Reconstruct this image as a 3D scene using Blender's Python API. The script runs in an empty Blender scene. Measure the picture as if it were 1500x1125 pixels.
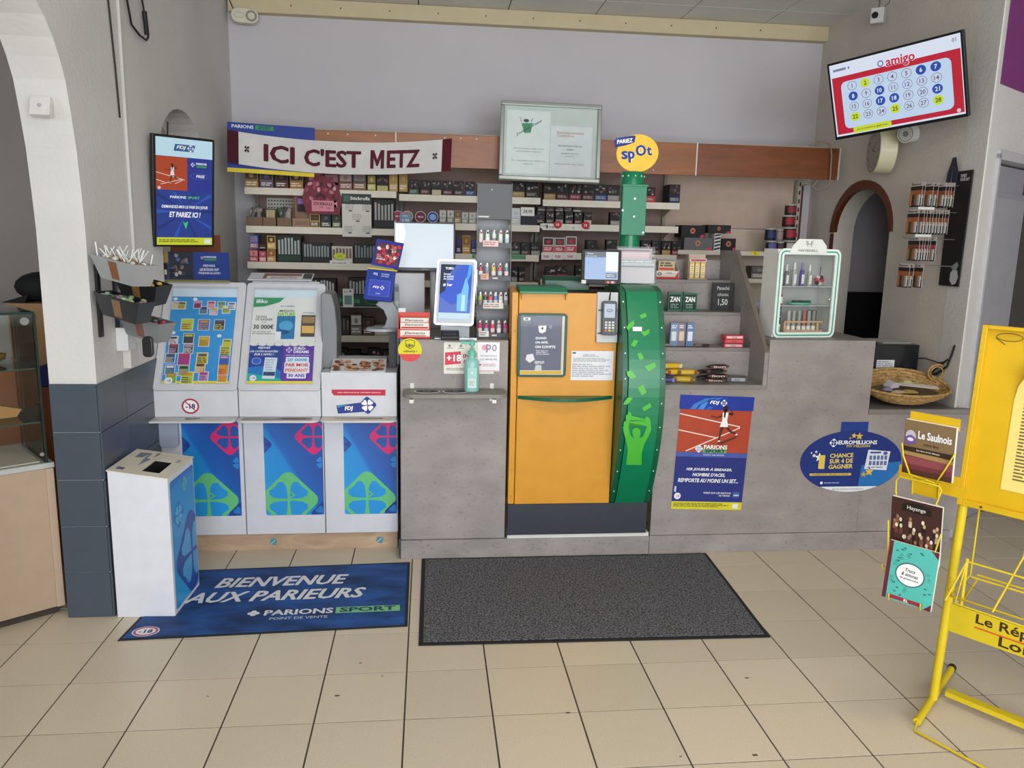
import bpy, math, random
from mathutils import Matrix, Vector, Euler
random.seed(7)
SC = bpy.context.scene
COL = SC.collection
PI = math.pi
# ------------------------------------------------------------------ camera
F_PX, PITCH, YAW, ROLL, CAM_H = 1151.0, .1804, .108, -.022, 1.5988
fwd = Vector((math.sin(YAW)*math.cos(PITCH), math.cos(YAW)*math.cos(PITCH), -math.sin(PITCH)))
rt0 = Vector((math.cos(YAW), -math.sin(YAW), 0))
dn0 = -rt0.cross(fwd)
right = rt0*math.cos(ROLL) + dn0*math.sin(ROLL)
down = dn0*math.cos(ROLL) - rt0*math.sin(ROLL)
cam_data = bpy.data.cameras.new('camera')
cam = bpy.data.objects.new('camera', cam_data); COL.objects.link(cam)
m = Matrix.Identity(4)
for i, v in enumerate((right, -down, -fwd)):
    for j in range(3): m[j][i] = v[j]
m.translation = (0, 0, CAM_H)
cam.matrix_world = m
cam_data.sensor_width = 36; cam_data.lens = 36*F_PX/1500
cam_data.clip_start = .05
SC.camera = cam
# ------------------------------------------------------------------ light
w = bpy.data.worlds.new('daylight'); SC.world = w; w.use_nodes = True
w.node_tree.nodes['Background'].inputs[0].default_value = (.80, .88, 1, 1)
w.node_tree.nodes['Background'].inputs[1].default_value = .75
def area(name, loc, rot, sx, sy, power, colour):
    l = bpy.data.lights.new(name, 'AREA'); l.shape = 'RECTANGLE'; l.size = sx; l.size_y = sy
    l.energy = power; l.color = colour
    o = bpy.data.objects.new(name, l); COL.objects.link(o); o.location = loc; o.rotation_euler = rot
    return o
area('shop_window_daylight', (.8, -2.75, 1.75), (math.radians(90), 0, 0), 5.6, 2.5, 230, (.93, .97, 1))
area('added_side_room_fill', (-4.2, .2, 2.2), (math.radians(62), 0, math.radians(-28)), 1.6, 1.4, 26, (.95, .98, 1))  # added fill light inside the side room, no window stands behind it
area('added_ceiling_fill', (1.0, 1.2, 3.10), (0, 0, 0), 1.2, .6, 22, (1, .93, .83))  # added warm fill light below the ceiling, no fitting belongs to it
vs = SC.view_settings
vs.view_transform = 'Standard'; vs.look = 'None'; vs.gamma = 1; vs.use_curve_mapping = False
vs.exposure = 0.47

# ------------------------------------------------------------------ pixel -> point on a real plane
def at(px, py, axis, val):
    d = right*((px-750)/F_PX) + down*((py-562.5)/F_PX) + fwd
    o = Vector((0, 0, CAM_H)); t = (val - o[axis])/d[axis]
    return o + d*t
def AX(px, py, Y): return at(px, py, 1, Y).x
def AZ(px, py, Y): return at(px, py, 1, Y).z

# ------------------------------------------------------------------ materials (all procedural)
MATS = {}
def lin(h):
    out = []
    for i in (0, 2, 4):
        c = int(h[i:i+2], 16)/255
        out.append(c/12.92 if c <= .04045 else ((c+.055)/1.055)**2.4)
    return out
def new_mat(key):
    mt = bpy.data.materials.new(key); mt.use_nodes = True
    return mt, mt.node_tree, mt.node_tree.nodes['Principled BSDF']
def noise_mix(nt, bs, ca, cb, scale, lo=.4, hi=.6, detail=4, coord='Object', stretch=None):
    N, L = nt.nodes, nt.links
    tc = N.new('ShaderNodeTexCoord'); nz = N.new('ShaderNodeTexNoise'); rp = N.new('ShaderNodeValToRGB')
    nz.inputs['Scale'].default_value = scale; nz.inputs['Detail'].default_value = detail
    src = tc.outputs[coord]
    if stretch:
        mp = N.new('ShaderNodeMapping'); mp.inputs['Scale'].default_value = stretch
        L.new(src, mp.inputs[0]); src = mp.outputs[0]
    L.new(src, nz.inputs['Vector'])
    rp.color_ramp.elements[0].position = lo; rp.color_ramp.elements[1].position = hi
    rp.color_ramp.elements[0].color = (*ca, 1); rp.color_ramp.elements[1].color = (*cb, 1)
    L.new(nz.outputs['Fac'], rp.inputs[0]); L.new(rp.outputs[0], bs.inputs['Base Color'])
    return nz, rp, src
def bump(nt, bs, src, scale, dist, strength=.5, detail=3):
    N, L = nt.nodes, nt.links
    nz = N.new('ShaderNodeTexNoise'); nz.inputs['Scale'].default_value = scale; nz.inputs['Detail'].default_value = detail
    b = N.new('ShaderNodeBump'); b.inputs['Distance'].default_value = dist; b.inputs['Strength'].default_value = strength
    L.new(src, nz.inputs['Vector']); L.new(nz.outputs['Fac'], b.inputs['Height']); L.new(b.outputs[0], bs.inputs['Normal'])
def sc3(c, k): return [min(1, x*k) for x in c]
def mat(key):
    """'rrggbb', 'rrggbb/rough', 'rrggbb/rough/metal', 'E:rrggbb:strength' or a special name"""
    if key in MATS: return MATS[key]
    mt, nt, bs = new_mat(key); N, L = nt.nodes, nt.links
    if key.startswith('E:'):
        _, h, s = key.split(':')
        bs.inputs['Base Color'].default_value = (.01, .01, .01, 1); bs.inputs['Roughness'].default_value = .25
        bs.inputs['Emission Color'].default_value = (*lin(h), 1); bs.inputs['Emission Strength'].default_value = float(s)*.72
    elif key in ('glass', 'acrylic'):
        N.remove(bs); o = N['Material Output']
        tr = N.new('ShaderNodeBsdfTransparent'); gl = N.new('ShaderNodeBsdfGlossy'); mx = N.new('ShaderNodeMixShader'); fr = N.new('ShaderNodeFresnel')
        fr.inputs[0].default_value = 1.28; gl.inputs['Roughness'].default_value = .04
        tr.inputs[0].default_value = (.97, .985, .98, 1) if key == 'glass' else (.95, .96, .97, 1)
        L.new(fr.outputs[0], mx.inputs[0]); L.new(tr.outputs[0], mx.inputs[1]); L.new(gl.outputs[0], mx.inputs[2]); L.new(mx.outputs[0], o.inputs[0])
    elif key == 'concrete':
        c = lin('978f8c'); nz, rp, src = noise_mix(nt, bs, sc3(c, .80), sc3(c, 1.10), 5, .3, .7, 9, stretch=(1, 1, 1.7))
        n2 = N.new('ShaderNodeTexNoise'); n2.inputs['Scale'].default_value = 45; n2.inputs['Detail'].default_value = 6
        L.new(src, n2.inputs['Vector']); r2 = N.new('ShaderNodeValToRGB'); r2.color_ramp.elements[0].position = .28; r2.color_ramp.elements[1].position = .42
        r2.color_ramp.elements[0].color = (.62, .62, .62, 1)
        mx = N.new('ShaderNodeMixRGB'); mx.blend_type = 'MULTIPLY'; mx.inputs[0].default_value = .75
        L.new(n2.outputs['Fac'], r2.inputs[0]); L.new(rp.outputs[0], mx.inputs[1]); L.new(r2.outputs[0], mx.inputs[2]); L.new(mx.outputs[0], bs.inputs['Base Color'])
        bs.inputs['Roughness'].default_value = .55
    elif key == 'concrete_top':
        c = lin('827c77'); noise_mix(nt, bs, sc3(c, .85), sc3(c, 1.1), 6, .3, .7, 8); bs.inputs['Roughness'].default_value = .5
    elif key.startswith('plaster:'):
        h = key.split(':')[1]; c = lin(h); nz, rp, src = noise_mix(nt, bs, sc3(c, .93), sc3(c, 1.05), 2.2, .3, .7, 6)
        bs.inputs['Roughness'].default_value = .9; bump(nt, bs, src, 55, .004, .55, 5)
    elif key == 'smooth_wall':
        c = lin('cac6cb'); nz, rp, src = noise_mix(nt, bs, sc3(c, .95), sc3(c, 1.03), 1.2, .3, .7, 4)
        bs.inputs['Roughness'].default_value = .8; bump(nt, bs, src, 120, .0008, .4)
    elif key.startswith('wood'):
        h = {'wood': '96592b', 'wood_shaded': '7c4420', 'wood_dark': '5c2c16', 'wood_red': '7a4526', 'wood_pale': 'b59a80', 'wood_light': 'd9b68c'}[key]
        c = lin(h); st = (1.3, 6, 6) if key != 'wood_dark' else (6, 6, 6)
        nz, rp, src = noise_mix(nt, bs, sc3(c, .78), sc3(c, 1.14), 2.6, .30, .70, 7, stretch=st)
        nz.inputs['Distortion'].default_value = 1.6
        bs.inputs['Roughness'].default_value = .38
    elif key == 'floor_tile':
        c = lin('cdc0aa'); nz, rp, src = noise_mix(nt, bs, sc3(c, .90), sc3(c, 1.05), 160, .35, .65, 4, coord='Generated')
        oi = N.new('ShaderNodeObjectInfo'); hs = N.new('ShaderNodeHueSaturation'); mr = N.new('ShaderNodeMapRange')
        mr.inputs[3].default_value = .94; mr.inputs[4].default_value = 1.05
        L.new(oi.outputs['Random'], mr.inputs[0]); L.new(mr.outputs[0], hs.inputs['Value']); L.new(rp.outputs[0], hs.inputs['Color']); L.new(hs.outputs[0], bs.inputs['Base Color'])
        nz.inputs['Scale'].default_value = 70
        bs.inputs['Roughness'].default_value = .34
    elif key == 'mat_pile':
        c = lin('4a4a4e'); tc = N.new('ShaderNodeTexCoord'); nz = N.new('ShaderNodeTexNoise'); nz.inputs['Scale'].default_value = 130; nz.inputs['Detail'].default_value = 3
        rp = N.new('ShaderNodeValToRGB'); rp.color_ramp.elements[0].position = .38; rp.color_ramp.elements[1].position = .62
        rp.color_ramp.elements[0].color = (*lin('242427'), 1); rp.color_ramp.elements[1].color = (*lin('74747a'), 1)
        L.new(tc.outputs['Object'], nz.inputs['Vector']); L.new(nz.outputs['Fac'], rp.inputs[0]); L.new(rp.outputs[0], bs.inputs['Base Color'])
        bs.inputs['Roughness'].default_value = .95; bump(nt, bs, tc.outputs['Object'], 130, .004, .7)
    elif key == 'blue_mat':
        c = lin('173a72'); nz, rp, src = noise_mix(nt, bs, lin('112c58'), lin('22549c'), 4, .35, .65, 4, stretch=(1, 2.5, 1))
        bs.inputs['Roughness'].default_value = .7; bump(nt, bs, src, 300, .001, .4)
    elif key == 'cloverblue':
        tc = N.new('ShaderNodeTexCoord'); sp = N.new('ShaderNodeSeparateXYZ'); rp = N.new('ShaderNodeValToRGB'); ad = N.new('ShaderNodeMath'); ad.operation = 'ADD'
        mu = N.new('ShaderNodeMath'); mu.operation = 'MULTIPLY'; mu.inputs[1].default_value = .5
        L.new(tc.outputs['Generated'], sp.inputs[0]); L.new(sp.outputs[0], ad.inputs[0]); L.new(sp.outputs[2], ad.inputs[1]); L.new(ad.outputs[0], mu.inputs[0]); L.new(mu.outputs[0], rp.inputs[0])
        e = rp.color_ramp.elements; e[0].color = (*lin('2aa0dc'), 1); e[0].position = 0; e[1].color = (*lin('1b4f9e'), 1); e[1].position = 1
        x = e.new(.46); x.color = (*lin('1e86d0'), 1); x = e.new(.5); x.color = (*lin('1c63b8'), 1); x = e.new(.72); x.color = (*lin('1a4a9c'), 1)
        L.new(rp.outputs[0], bs.inputs['Base Color']); bs.inputs['Roughness'].default_value = .35
    elif key == 'wicker':
        noise_mix(nt, bs, lin('8c6a3c'), lin('c9a468'), 60, .3, .7, 3); bs.inputs['Roughness'].default_value = .7
    else:
        p = key.split('/'); c = lin(p[0])
        nz, rp, src = noise_mix(nt, bs, sc3(c, .955), sc3(c, 1.03), 14, .3, .7, 3)
        bs.inputs['Specular IOR Level'].default_value = .3 if len(p) < 2 else .45
        bs.inputs['Roughness'].default_value = float(p[1]) if len(p) > 1 else .55
        bs.inputs['Metallic'].default_value = float(p[2]) if len(p) > 2 else 0
    MATS[key] = mt
    return mt

# ------------------------------------------------------------------ mesh builder (all input in the frame T, stored in world space)
TEXT_CACHE = {}
def text_mesh(body, bold, shear):
    k = (body, bold, shear)
    if k not in TEXT_CACHE:
        cu = bpy.data.curves.new('lettering', 'FONT'); cu.body = body; cu.size = 1; cu.offset = bold; cu.shear = shear
        cu.resolution_u = 2; cu.fill_mode = 'FRONT'; cu.align_x = 'LEFT'; cu.space_line = .9
        o = bpy.data.objects.new('lettering', cu); me = bpy.data.meshes.new_from_object(o)
        vs_ = [(v.co.x, v.co.y) for v in me.vertices]; fs = [tuple(p.vertices) for p in me.polygons]
        bpy.data.objects.remove(o); bpy.data.curves.remove(cu); bpy.data.meshes.remove(me)
        if not vs_: vs_ = [(0, 0), (0, 0), (0, 0)]; fs = []
        TEXT_CACHE[k] = (vs_, fs)
    return TEXT_CACHE[k]
PROUD = .0005
class MB:
    def __init__(s, T=None):
        s.v = []; s.f = []; s.mi = []; s.sm = []; s.names = []; s.T = T.copy() if T else Matrix.Identity(4); s.T0 = T.copy() if T else None
    def M(s, n):
        if n not in s.names: s.names.append(n)
        return s.names.index(n)
    def add(s, vs_, fs, m_, smooth=False):
        b = len(s.v); s.v += [s.T @ Vector(v) for v in vs_]; k = s.M(m_)
        for f in fs: s.f.append([b+i for i in f]); s.mi.append(k); s.sm.append(smooth)
        return s
    def box(s, x0, x1, y0, y1, z0, z1, m_):
        x0, x1 = sorted((x0, x1)); y0, y1 = sorted((y0, y1)); z0, z1 = sorted((z0, z1))
        return s.add([(x0, y0, z0), (x1, y0, z0), (x1, y1, z0), (x0, y1, z0), (x0, y0, z1), (x1, y0, z1), (x1, y1, z1), (x0, y1, z1)],
                     [(0, 3, 2, 1), (4, 5, 6, 7), (0, 1, 5, 4), (1, 2, 6, 5), (2, 3, 7, 6), (3, 0, 4, 7)], m_)
    def prism(s, pts, axis, a0, a1, m_):
        """outline pts in the two other axes, extruded along axis"""
        def p3(p, a): q = list(p); q.insert(axis, a); return q
        n = len(pts); vv = [p3(p, a0) for p in pts]+[p3(p, a1) for p in pts]
        return s.add(vv, [list(range(n))[::-1], list(range(n, 2*n))]+[(i, (i+1) % n, n+(i+1) % n, n+i) for i in range(n)], m_)
    def rbox(s, x0, x1, y0, y1, z0, z1, r, m_, n=4):
        """box with corners rounded in the x-z plane"""
        return s.prism(rrect(x0, x1, z0, z1, r, n), 1, y0, y1, m_)
    def cyl(s, p0, p1, r0, m_, r1=None, n=12, caps=True):
        p0, p1 = Vector(p0), Vector(p1); r1 = r0 if r1 is None else r1; d = (p1-p0).normalized()
        u = d.orthogonal().normalized(); w_ = d.cross(u)
        vv = [p+(u*math.cos(2*PI*i/n)+w_*math.sin(2*PI*i/n))*r for p, r in ((p0, r0), (p1, r1)) for i in range(n)]
        s.add(vv, [(i, (i+1) % n, n+(i+1) % n, n+i) for i in range(n)], m_, True)
        if caps: s.add(vv, [list(range(n))[::-1], list(range(n, 2*n))], m_)
        return s
    def tube(s, pts, r, m_, n=6, closed=False):
        pts = [Vector(p) for p in pts]; N = len(pts); rings = []; u = None
        for i, p in enumerate(pts):
            if closed: d = (pts[(i+1) % N]-pts[i-1])
            else: d = pts[min(i+1, N-1)]-pts[max(i-1, 0)]
            d.normalize()
            u = (u-d*u.dot(d)) if u is not None else d.orthogonal()
            if u.length < 1e-6: u = d.orthogonal()
            u.normalize(); w_ = d.cross(u)
            rings.append([p+(u*math.cos(2*PI*k/n)+w_*math.sin(2*PI*k/n))*r for k in range(n)])
        vv = [v for ring in rings for v in ring]; fs = []
        for i in range(N if closed else N-1):
            j = (i+1) % N
            fs += [(i*n+k, i*n+(k+1) % n, j*n+(k+1) % n, j*n+k) for k in range(n)]
        s.add(vv, fs, m_, True)
        if not closed: s.add(vv, [list(range(n))[::-1], list(range((N-1)*n, N*n))], m_)
        return s
    def lathe(s, prof, c, m_, n=16, sx=1, sy=1):
        vv = [(c[0]+r*sx*math.cos(2*PI*i/n), c[1]+r*sy*math.sin(2*PI*i/n), c[2]+z) for r, z in prof for i in range(n)]
        fs = [(k*n+i, k*n+(i+1) % n, (k+1)*n+(i+1) % n, (k+1)*n+i) for k in range(len(prof)-1) for i in range(n)]
        s.add(vv, fs, m_, True); s.add(vv, [list(range(n))[::-1], list(range((len(prof)-1)*n, len(prof)*n))], m_); return s
    def disc(s, cx, cz, rx, rz, y0, y1, m_, n=24, a0=0, a1=2*PI):
        full = abs(a1-a0-2*PI) < 1e-6
        return s.prism([(cx+rx*math.cos(a0+(a1-a0)*i/(n if full else n-1)), cz+rz*math.sin(a0+(a1-a0)*i/(n if full else n-1))) for i in range(n)], 1, y0, y1, m_)
    def ball(s, c, rx, ry, rz, m_, n=10, k=6):
        vv = [(c[0]+rx*math.sin(PI*j/k)*math.cos(2*PI*i/n), c[1]+ry*math.sin(PI*j/k)*math.sin(2*PI*i/n), c[2]-rz*math.cos(PI*j/k)) for j in range(k+1) for i in range(n)]
        return s.add(vv, [(j*n+i, j*n+(i+1) % n, (j+1)*n+(i+1) % n, (j+1)*n+i) for j in range(k) for i in range(n)], m_, True)
    # ---- flat print, facing -y in the frame; l = layer number
    def poly(s, pts, y, m_, l=1):
        return s.add([(p[0], y-PROUD*l, p[1]) for p in pts], [list(range(len(pts)))], m_)
    def rect(s, x0, x1, z0, z1, y, m_, l=1, r=0):
        return s.poly(rrect(x0, x1, z0, z1, r, 3) if r else [(x0, z0), (x1, z0), (x1, z1), (x0, z1)], y, m_, l)
    def ell(s, cx, cz, rx, rz, y, m_, l=1, n=20, rot=0):
        c_, s_ = math.cos(rot), math.sin(rot)
        return s.poly([(cx+rx*math.cos(2*PI*i/n)*c_-rz*math.sin(2*PI*i/n)*s_, cz+rx*math.cos(2*PI*i/n)*s_+rz*math.sin(2*PI*i/n)*c_) for i in range(n)], y, m_, l)
    def ring(s, cx, cz, rx, rz, t, y, m_, l=1, n=24):
        vv = []
        for i in range(n):
            a = 2*PI*i/n; vv += [(cx+rx*math.cos(a), y-PROUD*l, cz+rz*math.sin(a)), (cx+(rx-t)*math.cos(a), y-PROUD*l, cz+(rz-t)*math.sin(a))]
        return s.add(vv, [(2*i, 2*((i+1) % n), 2*((i+1) % n)+1, 2*i+1) for i in range(n)], m_)
    def line(s, x0, z0, x1, z1, t, y, m_, l=1):
        d = Vector((x1-x0, z1-z0)); L_ = d.length or 1; n_ = Vector((-d.y, d.x))/L_*t/2
        return s.poly([(x0+n_.x, z0+n_.y), (x1+n_.x, z1+n_.y), (x1-n_.x, z1-n_.y), (x0-n_.x, z0-n_.y)], y, m_, l)
    def text(s, body, cx, cz, h, y, m_, l=2, w_=None, al='c', bold=.015, shear=0, rot=0):
        """h = height of the whole block; cx, cz = centre (or left/right edge), w_ = forced width"""
        if bold >= .03:
            vv, fs = text_mesh(body, .012, shear); n = len(vv); e = bold*.6
            vv2 = []; f2 = []
            for k, (dx, dz) in enumerate(((-e, 0), (e, 0), (0, e*.6), (0, -e*.6), (0, 0))):
                vv2 += [(a+dx, c+dz) for a, c in vv]; f2 += [tuple(i+k*n for i in f) for f in fs]
            vv, fs = vv2, f2
        else: vv, fs = text_mesh(body, min(bold, .02), shear)
        xs = [v[0] for v in vv]; zs = [v[1] for v in vv]; x0, x1, z0, z1 = min(xs), max(xs), min(zs), max(zs)
        k = h/max(z1-z0, 1e-4); kx = k if w_ is None else w_/max(x1-x0, 1e-4)
        W = (x1-x0)*kx; ox = {'c': -W/2, 'l': 0, 'r': -W}[al]; c_, s_ = math.cos(rot), math.sin(rot)
        out = []; per = max(1, len(vv)//5) if bold >= .03 else len(vv)+1
        for i, (a, b) in enumerate(vv):
            p, q = (a-x0)*kx+ox, (b-(z0+z1)/2)*k
            out.append((cx+p*c_-q*s_, y-PROUD*l-.00008*(i//per), cz+p*s_+q*c_))
        return s.add(out, fs, m_)
    def lines(s, x0, x1, z1, z0, n, y, m_, l=2, t=.5, jag=.25, al='l'):
        """n rows of tiny illegible print as thin word-long strips"""
        p = (z1-z0)/n
        for i in range(n):
            z = z1-p*(i+.5); x = x0; e = x1-(x1-x0)*jag*random.random()
            if al == 'c': x = x0+(x1-e)/2; e = e-(x1-e)/2+(x1-e)/2*0
            while x < e-.002:
                w_ = min(random.uniform(1.2, 4.5)*p, e-x); s.rect(x, x+w_, z-p*t/2, z+p*t/2, y, m_, l); x += w_+p*.45
        return s
    def build(s, name, parent=None, bev=0, kind=None, label=None, seg=2):
        me = bpy.data.meshes.new(name)
        if parent is not None: base = ROOT[parent.name]
        elif s.T0 is not None: base = s.T0
        else:
            xs, ys, zs = [v.x for v in s.v], [v.y for v in s.v], [v.z for v in s.v]
            base = Matrix.Translation(((min(xs)+max(xs))/2, (min(ys)+max(ys))/2, min(zs)))
        inv = base.inverted()
        me.from_pydata([inv @ v for v in s.v], [], s.f)
        for n_ in s.names: me.materials.append(mat(n_))
        me.polygons.foreach_set('material_index', s.mi); me.polygons.foreach_set('use_smooth', s.sm); me.update()
        o = bpy.data.objects.new(name, me); COL.objects.link(o)
        if parent is not None: o.parent = parent
        else: o.matrix_world = base
        ROOT[o.name] = base
        if bev:
            b = o.modifiers.new('rounded_edges', 'BEVEL'); b.width = bev; b.segments = seg; b.limit_method = 'ANGLE'; b.angle_limit = math.radians(50)
        if kind: o['kind'] = kind
        if label: o['label'] = label
        return o
ROOT = {}
def rrect(x0, x1, z0, z1, r, n=4):
    out = []
    for cx, cz, a in ((x1-r, z1-r, 0), (x0+r, z1-r, 90), (x0+r, z0+r, 180), (x1-r, z0+r, 270)):
        for i in range(n+1):
            t = math.radians(a+90*i/n); out.append((cx+r*math.cos(t), cz+r*math.sin(t)))
    return out
def tag(o, label, cat, group=None):
    o['label'] = label; o['category'] = cat
    if group: o['group'] = group
    return o
def frame(loc, rz=0, rx=0, ry=0):
    return Matrix.Translation(loc) @ Euler((math.radians(rx), math.radians(ry), math.radians(rz)), 'XYZ').to_matrix().to_4x4()
def thing(name, label, cat, T, group=None):
    """an Empty at the thing's base; T is a matrix or a location"""
    if not isinstance(T, Matrix): T = Matrix.Translation(T)
    o = bpy.data.objects.new(name, None); COL.objects.link(o); o.matrix_world = T; o.empty_display_size = .05
    ROOT[o.name] = T.copy()
    return tag(o, label, cat, group)
def copy_thing(src, T, label=None, group=None):
    if not isinstance(T, Matrix): T = Matrix.Translation(T)
    r = src.copy(); COL.objects.link(r); r.matrix_world = T; ROOT[r.name] = T.copy()
    if label: r['label'] = label
    if group: r['group'] = group
    for ch in list(src.children):
        c = ch.copy(); COL.objects.link(c); c.parent = r
        for g in list(ch.children):
            d = g.copy(); COL.objects.link(d); d.parent = c
    return r
def setting(mb, name, parent=None, **k):
    o = mb.build(name, parent, **k)
    if parent is None: o['kind'] = 'structure'
    return o
ORD = ['leftmost', 'second', 'third', 'fourth', 'fifth', 'sixth', 'seventh', 'eighth', 'ninth', 'tenth', 'eleventh', 'twelfth', 'thirteenth', 'fourteenth', 'fifteenth', 'sixteenth']
def nth(i, n):
    if n == 1: return 'single'
    if i == 0: return 'leftmost'
    if i == n-1: return 'rightmost'
    return ORD[i]+' from left'
def clover(mb, cx, cz, s_, y, outer, inner, l=1, rot=PI/4, petal=.36):
    """rounded diamond with four petal holes"""
    pts = rrect(-s_, s_, -s_, s_, s_*.35, 4); c_, s2 = math.cos(rot), math.sin(rot)
    mb.poly([(cx+a*c_-b*s2, cz+a*s2+b*c_) for a, b in pts], y, outer, l)
    for k in range(4):
        a = rot+k*PI/2
        ux, uz = math.cos(a), math.sin(a); px, pz = -uz, ux
        P = []
        for t, w_ in ((.07, .0), (.30, .22), (.52, .40), (.74, .44), (.88, .30), (.84, 0), (.88, -.30), (.74, -.44), (.52, -.40), (.30, -.22)):
            P.append((cx+s_*(ux*t+px*w_*.95), cz+s_*(uz*t+pz*w_*.95)))
        mb.poly(P, y, inner, l+1)
def clipclover(mb, cx, cz, s_, y, outer, inner, box, l=1, rot=PI/4):
    """the same, cut to a rectangle (x0,x1,z0,z1)"""
    t = MB(); clover(t, cx, cz, s_, 0, outer, inner, 1, rot)
    for f, k in zip(t.f, t.mi):
        P = [(t.v[i].x, t.v[i].z) for i in f]
        for ax, v, sg in ((0, box[0], 1), (0, box[1], -1), (1, box[2], 1), (1, box[3], -1)):
            Q = []
            for i in range(len(P)):
                a, b = P[i-1], P[i]; ia, ib = (a[ax]-v)*sg >= 0, (b[ax]-v)*sg >= 0
                if ia != ib:
                    u = (v-a[ax])/(b[ax]-a[ax]); Q.append((a[0]+(b[0]-a[0])*u, a[1]+(b[1]-a[1])*u))
                if ib: Q.append(b)
            P = Q
            if len(P) < 3: break
        if len(P) >= 3: mb.poly(P, y, t.names[k], l+(1 if t.names[k] == inner else 0))
def fdj_logo(mb, cx, cz, h, y, l=2, box='2c3f8c', em=None):
    c = (lambda x: 'E:%s:%s' % (x, em)) if em else (lambda x: x)
    mb.poly([(cx-h*1.75, cz-h*.5), (cx+h*1.3, cz-h*.5), (cx+h*1.7, cz+h*.5), (cx-h*1.5, cz+h*.5)], y, c(box), l)
    mb.text('FDJ', cx-h*.55, cz, h*.62, y, c('ffffff'), l+1, shear=.25, bold=.03, w_=h*1.5)
    clover(mb, cx+h*.9, cz, h*.40, y, c('f4f6fa'), c(box), l+1)
def figure(mb, cx, cz, s_, y, l, em=None):
    """small printed player in a white dress mid-stroke"""
    c = (lambda x: 'E:%s:%s' % (x, em)) if em else (lambda x: x)
    def P(pts, m_, k=0): mb.poly([(cx+a*s_, cz+b*s_) for a, b in pts], y, c(m_), l+k)
    P([(-.15, -.05), (.1, -.05), (-.05, -.55), (-.15, -1), (-.24, -1), (-.2, -.5)], '4a2a20')
    P([(0, -.05), (.25, -.08), (.5, -.35), (.85, -.5), (.8, -.6), (.42, -.46)], '4a2a20')
    P([(-.22, -.15), (.3, -.15), (.2, .3), (.25, .75), (-.12, .75), (-.1, .3)], 'f2f2f2', 1)
    P([(-.12, .6), (-.45, .45), (-.85, .55), (-.85, .48), (-.45, .35), (-.1, .48)], '5a3426', 1)
    P([(.2, .72), (.45, .5), (.6, .7), (.35, .95), (.4, .8), (.43, .68), (.28, .62)], '5a3426', 1)
    mb.ell(cx+.05*s_, cz+.98*s_, .15*s_, .18*s_, y, c('241a18'), l+2)
    P([(-.05, .9), (.1, .9), (.05, .35), (-.03, .5)], '241a18', 2)
    P([(-.24, -1), (-.1, -1), (-.12, -1.08), (-.26, -1.06)], 'f0f0f0', 1); P([(.8, -.6), (.92, -.52), (.96, -.6), (.84, -.66)], 'f0f0f0', 1)
# ================================================================== SETTING
TX0, TY0, TS = -.0774, 2.73, .30
LW, RW, BW, CEIL = -1.32, 2.80, 5.70, 3.13
mb = MB(); mb.box(-5, 5.2, -2.6, 6.2, -.12, -.003, '4c4238/.9'); floor = setting(mb, 'floor')
def one_tile(g=.006):
    b = MB(Matrix.Identity(4)); b.box(-TS/2+g/2, TS/2-g/2, -TS/2+g/2, TS/2-g/2, -.004, 0, 'floor_tile'); return b
proto = one_tile().build('floor_tile', floor)
inv = ROOT['floor'].inverted()
first = True; cells = []
for i in range(-6, 15):
    for j in range(-4, 7):
        x, y = TX0+TS*(i+.5), TY0+TS*(j+.5)
        if y > 4.5: continue
        if y > 3.98 and x < 2.85: continue
        if x < -1.45 and y > 3.35: continue
        cells.append((i, j))
        o = proto if first else proto.copy()
        if not first: COL.objects.link(o); o.parent = floor
        first = False
        o.location = (x, y, 0)
cs = set(cells)
mb = MB()
for i in range(-16, 17):
    for j in range(-18, 11):
        if (i, j) in cs: continue
        x, y = TX0+TS*(i+.5), TY0+TS*(j+.5); h = TS/2-.003
        mb.box(x-h, x+h, y-h, y+h, -.004, 0, 'floor_tile')
mb.build('floor_tile_field', floor, kind='stuff')
b = MB()
for px, py, r in ((494, 1019, .006), (528, 971, .004), (304, 1020, .003), (560, 990, .003), (832, 1044, .005), (1106, 1106, .006), (1094, 993, .005), (997, 1108, .003)):
    c = at(px, py, 2, .0004); b.add([(c.x+r*1.6*math.cos(a), c.y+r*math.sin(a)*(1.3 if i % 2 else .7), .0004) for i, a in enumerate([PI*2*k/8 for k in range(8)])], [list(range(8))], '5a5040/.8')
b.build('floor_specks', floor, kind='stuff')
# ceiling: suspended panels on a thin grid
mb = MB(); mb.box(-5, 5.2, -2.6, 6.2, CEIL+.012, CEIL+.14, '8f8a80/.9'); ceiling = setting(mb, 'ceiling')
inv = ROOT['ceiling'].inverted(); first = True
for i in range(-5, 6):
    for j in range(-2, 9):
        x0, y1 = -.07+.6*i, 5.69-.36-.6*(j-1)
        y0 = y1-.6
        if j == 0: y0, y1 = 5.33, 5.70
        if j < 0 or (y1 < 3.4 and abs(i-1) > 3): continue
        a0, a1 = max(x0, -4.9), min(x0+.6, 4.9)
        b = MB(); b.box(a0+.004, a1-.004, y0+.004, y1-.004, CEIL, CEIL+.011, 'plaster:e4e2dc')
        b.build('ceiling_panel', ceiling)
# back wall
mb = MB(); mb.box(LW-.1, 4.4, BW, BW+.12, 0, CEIL, 'smooth_wall'); wall_back = setting(mb, 'wall_back')
mb = MB(); mb.box(LW+.02, RW, BW-.07, BW, CEIL-.10, CEIL-.002, 'cdbf9c/.6')
t1 = setting(mb, 'trim_1', bev=.002)
b = MB()
for k in range(11): b.cyl((LW+.42+k*.32, BW-.073, CEIL-.05), (LW+.42+k*.32, BW-.0695, CEIL-.05), .005, '4a4030', n=8)
b.build('nail_heads', t1, kind='stuff')
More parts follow.
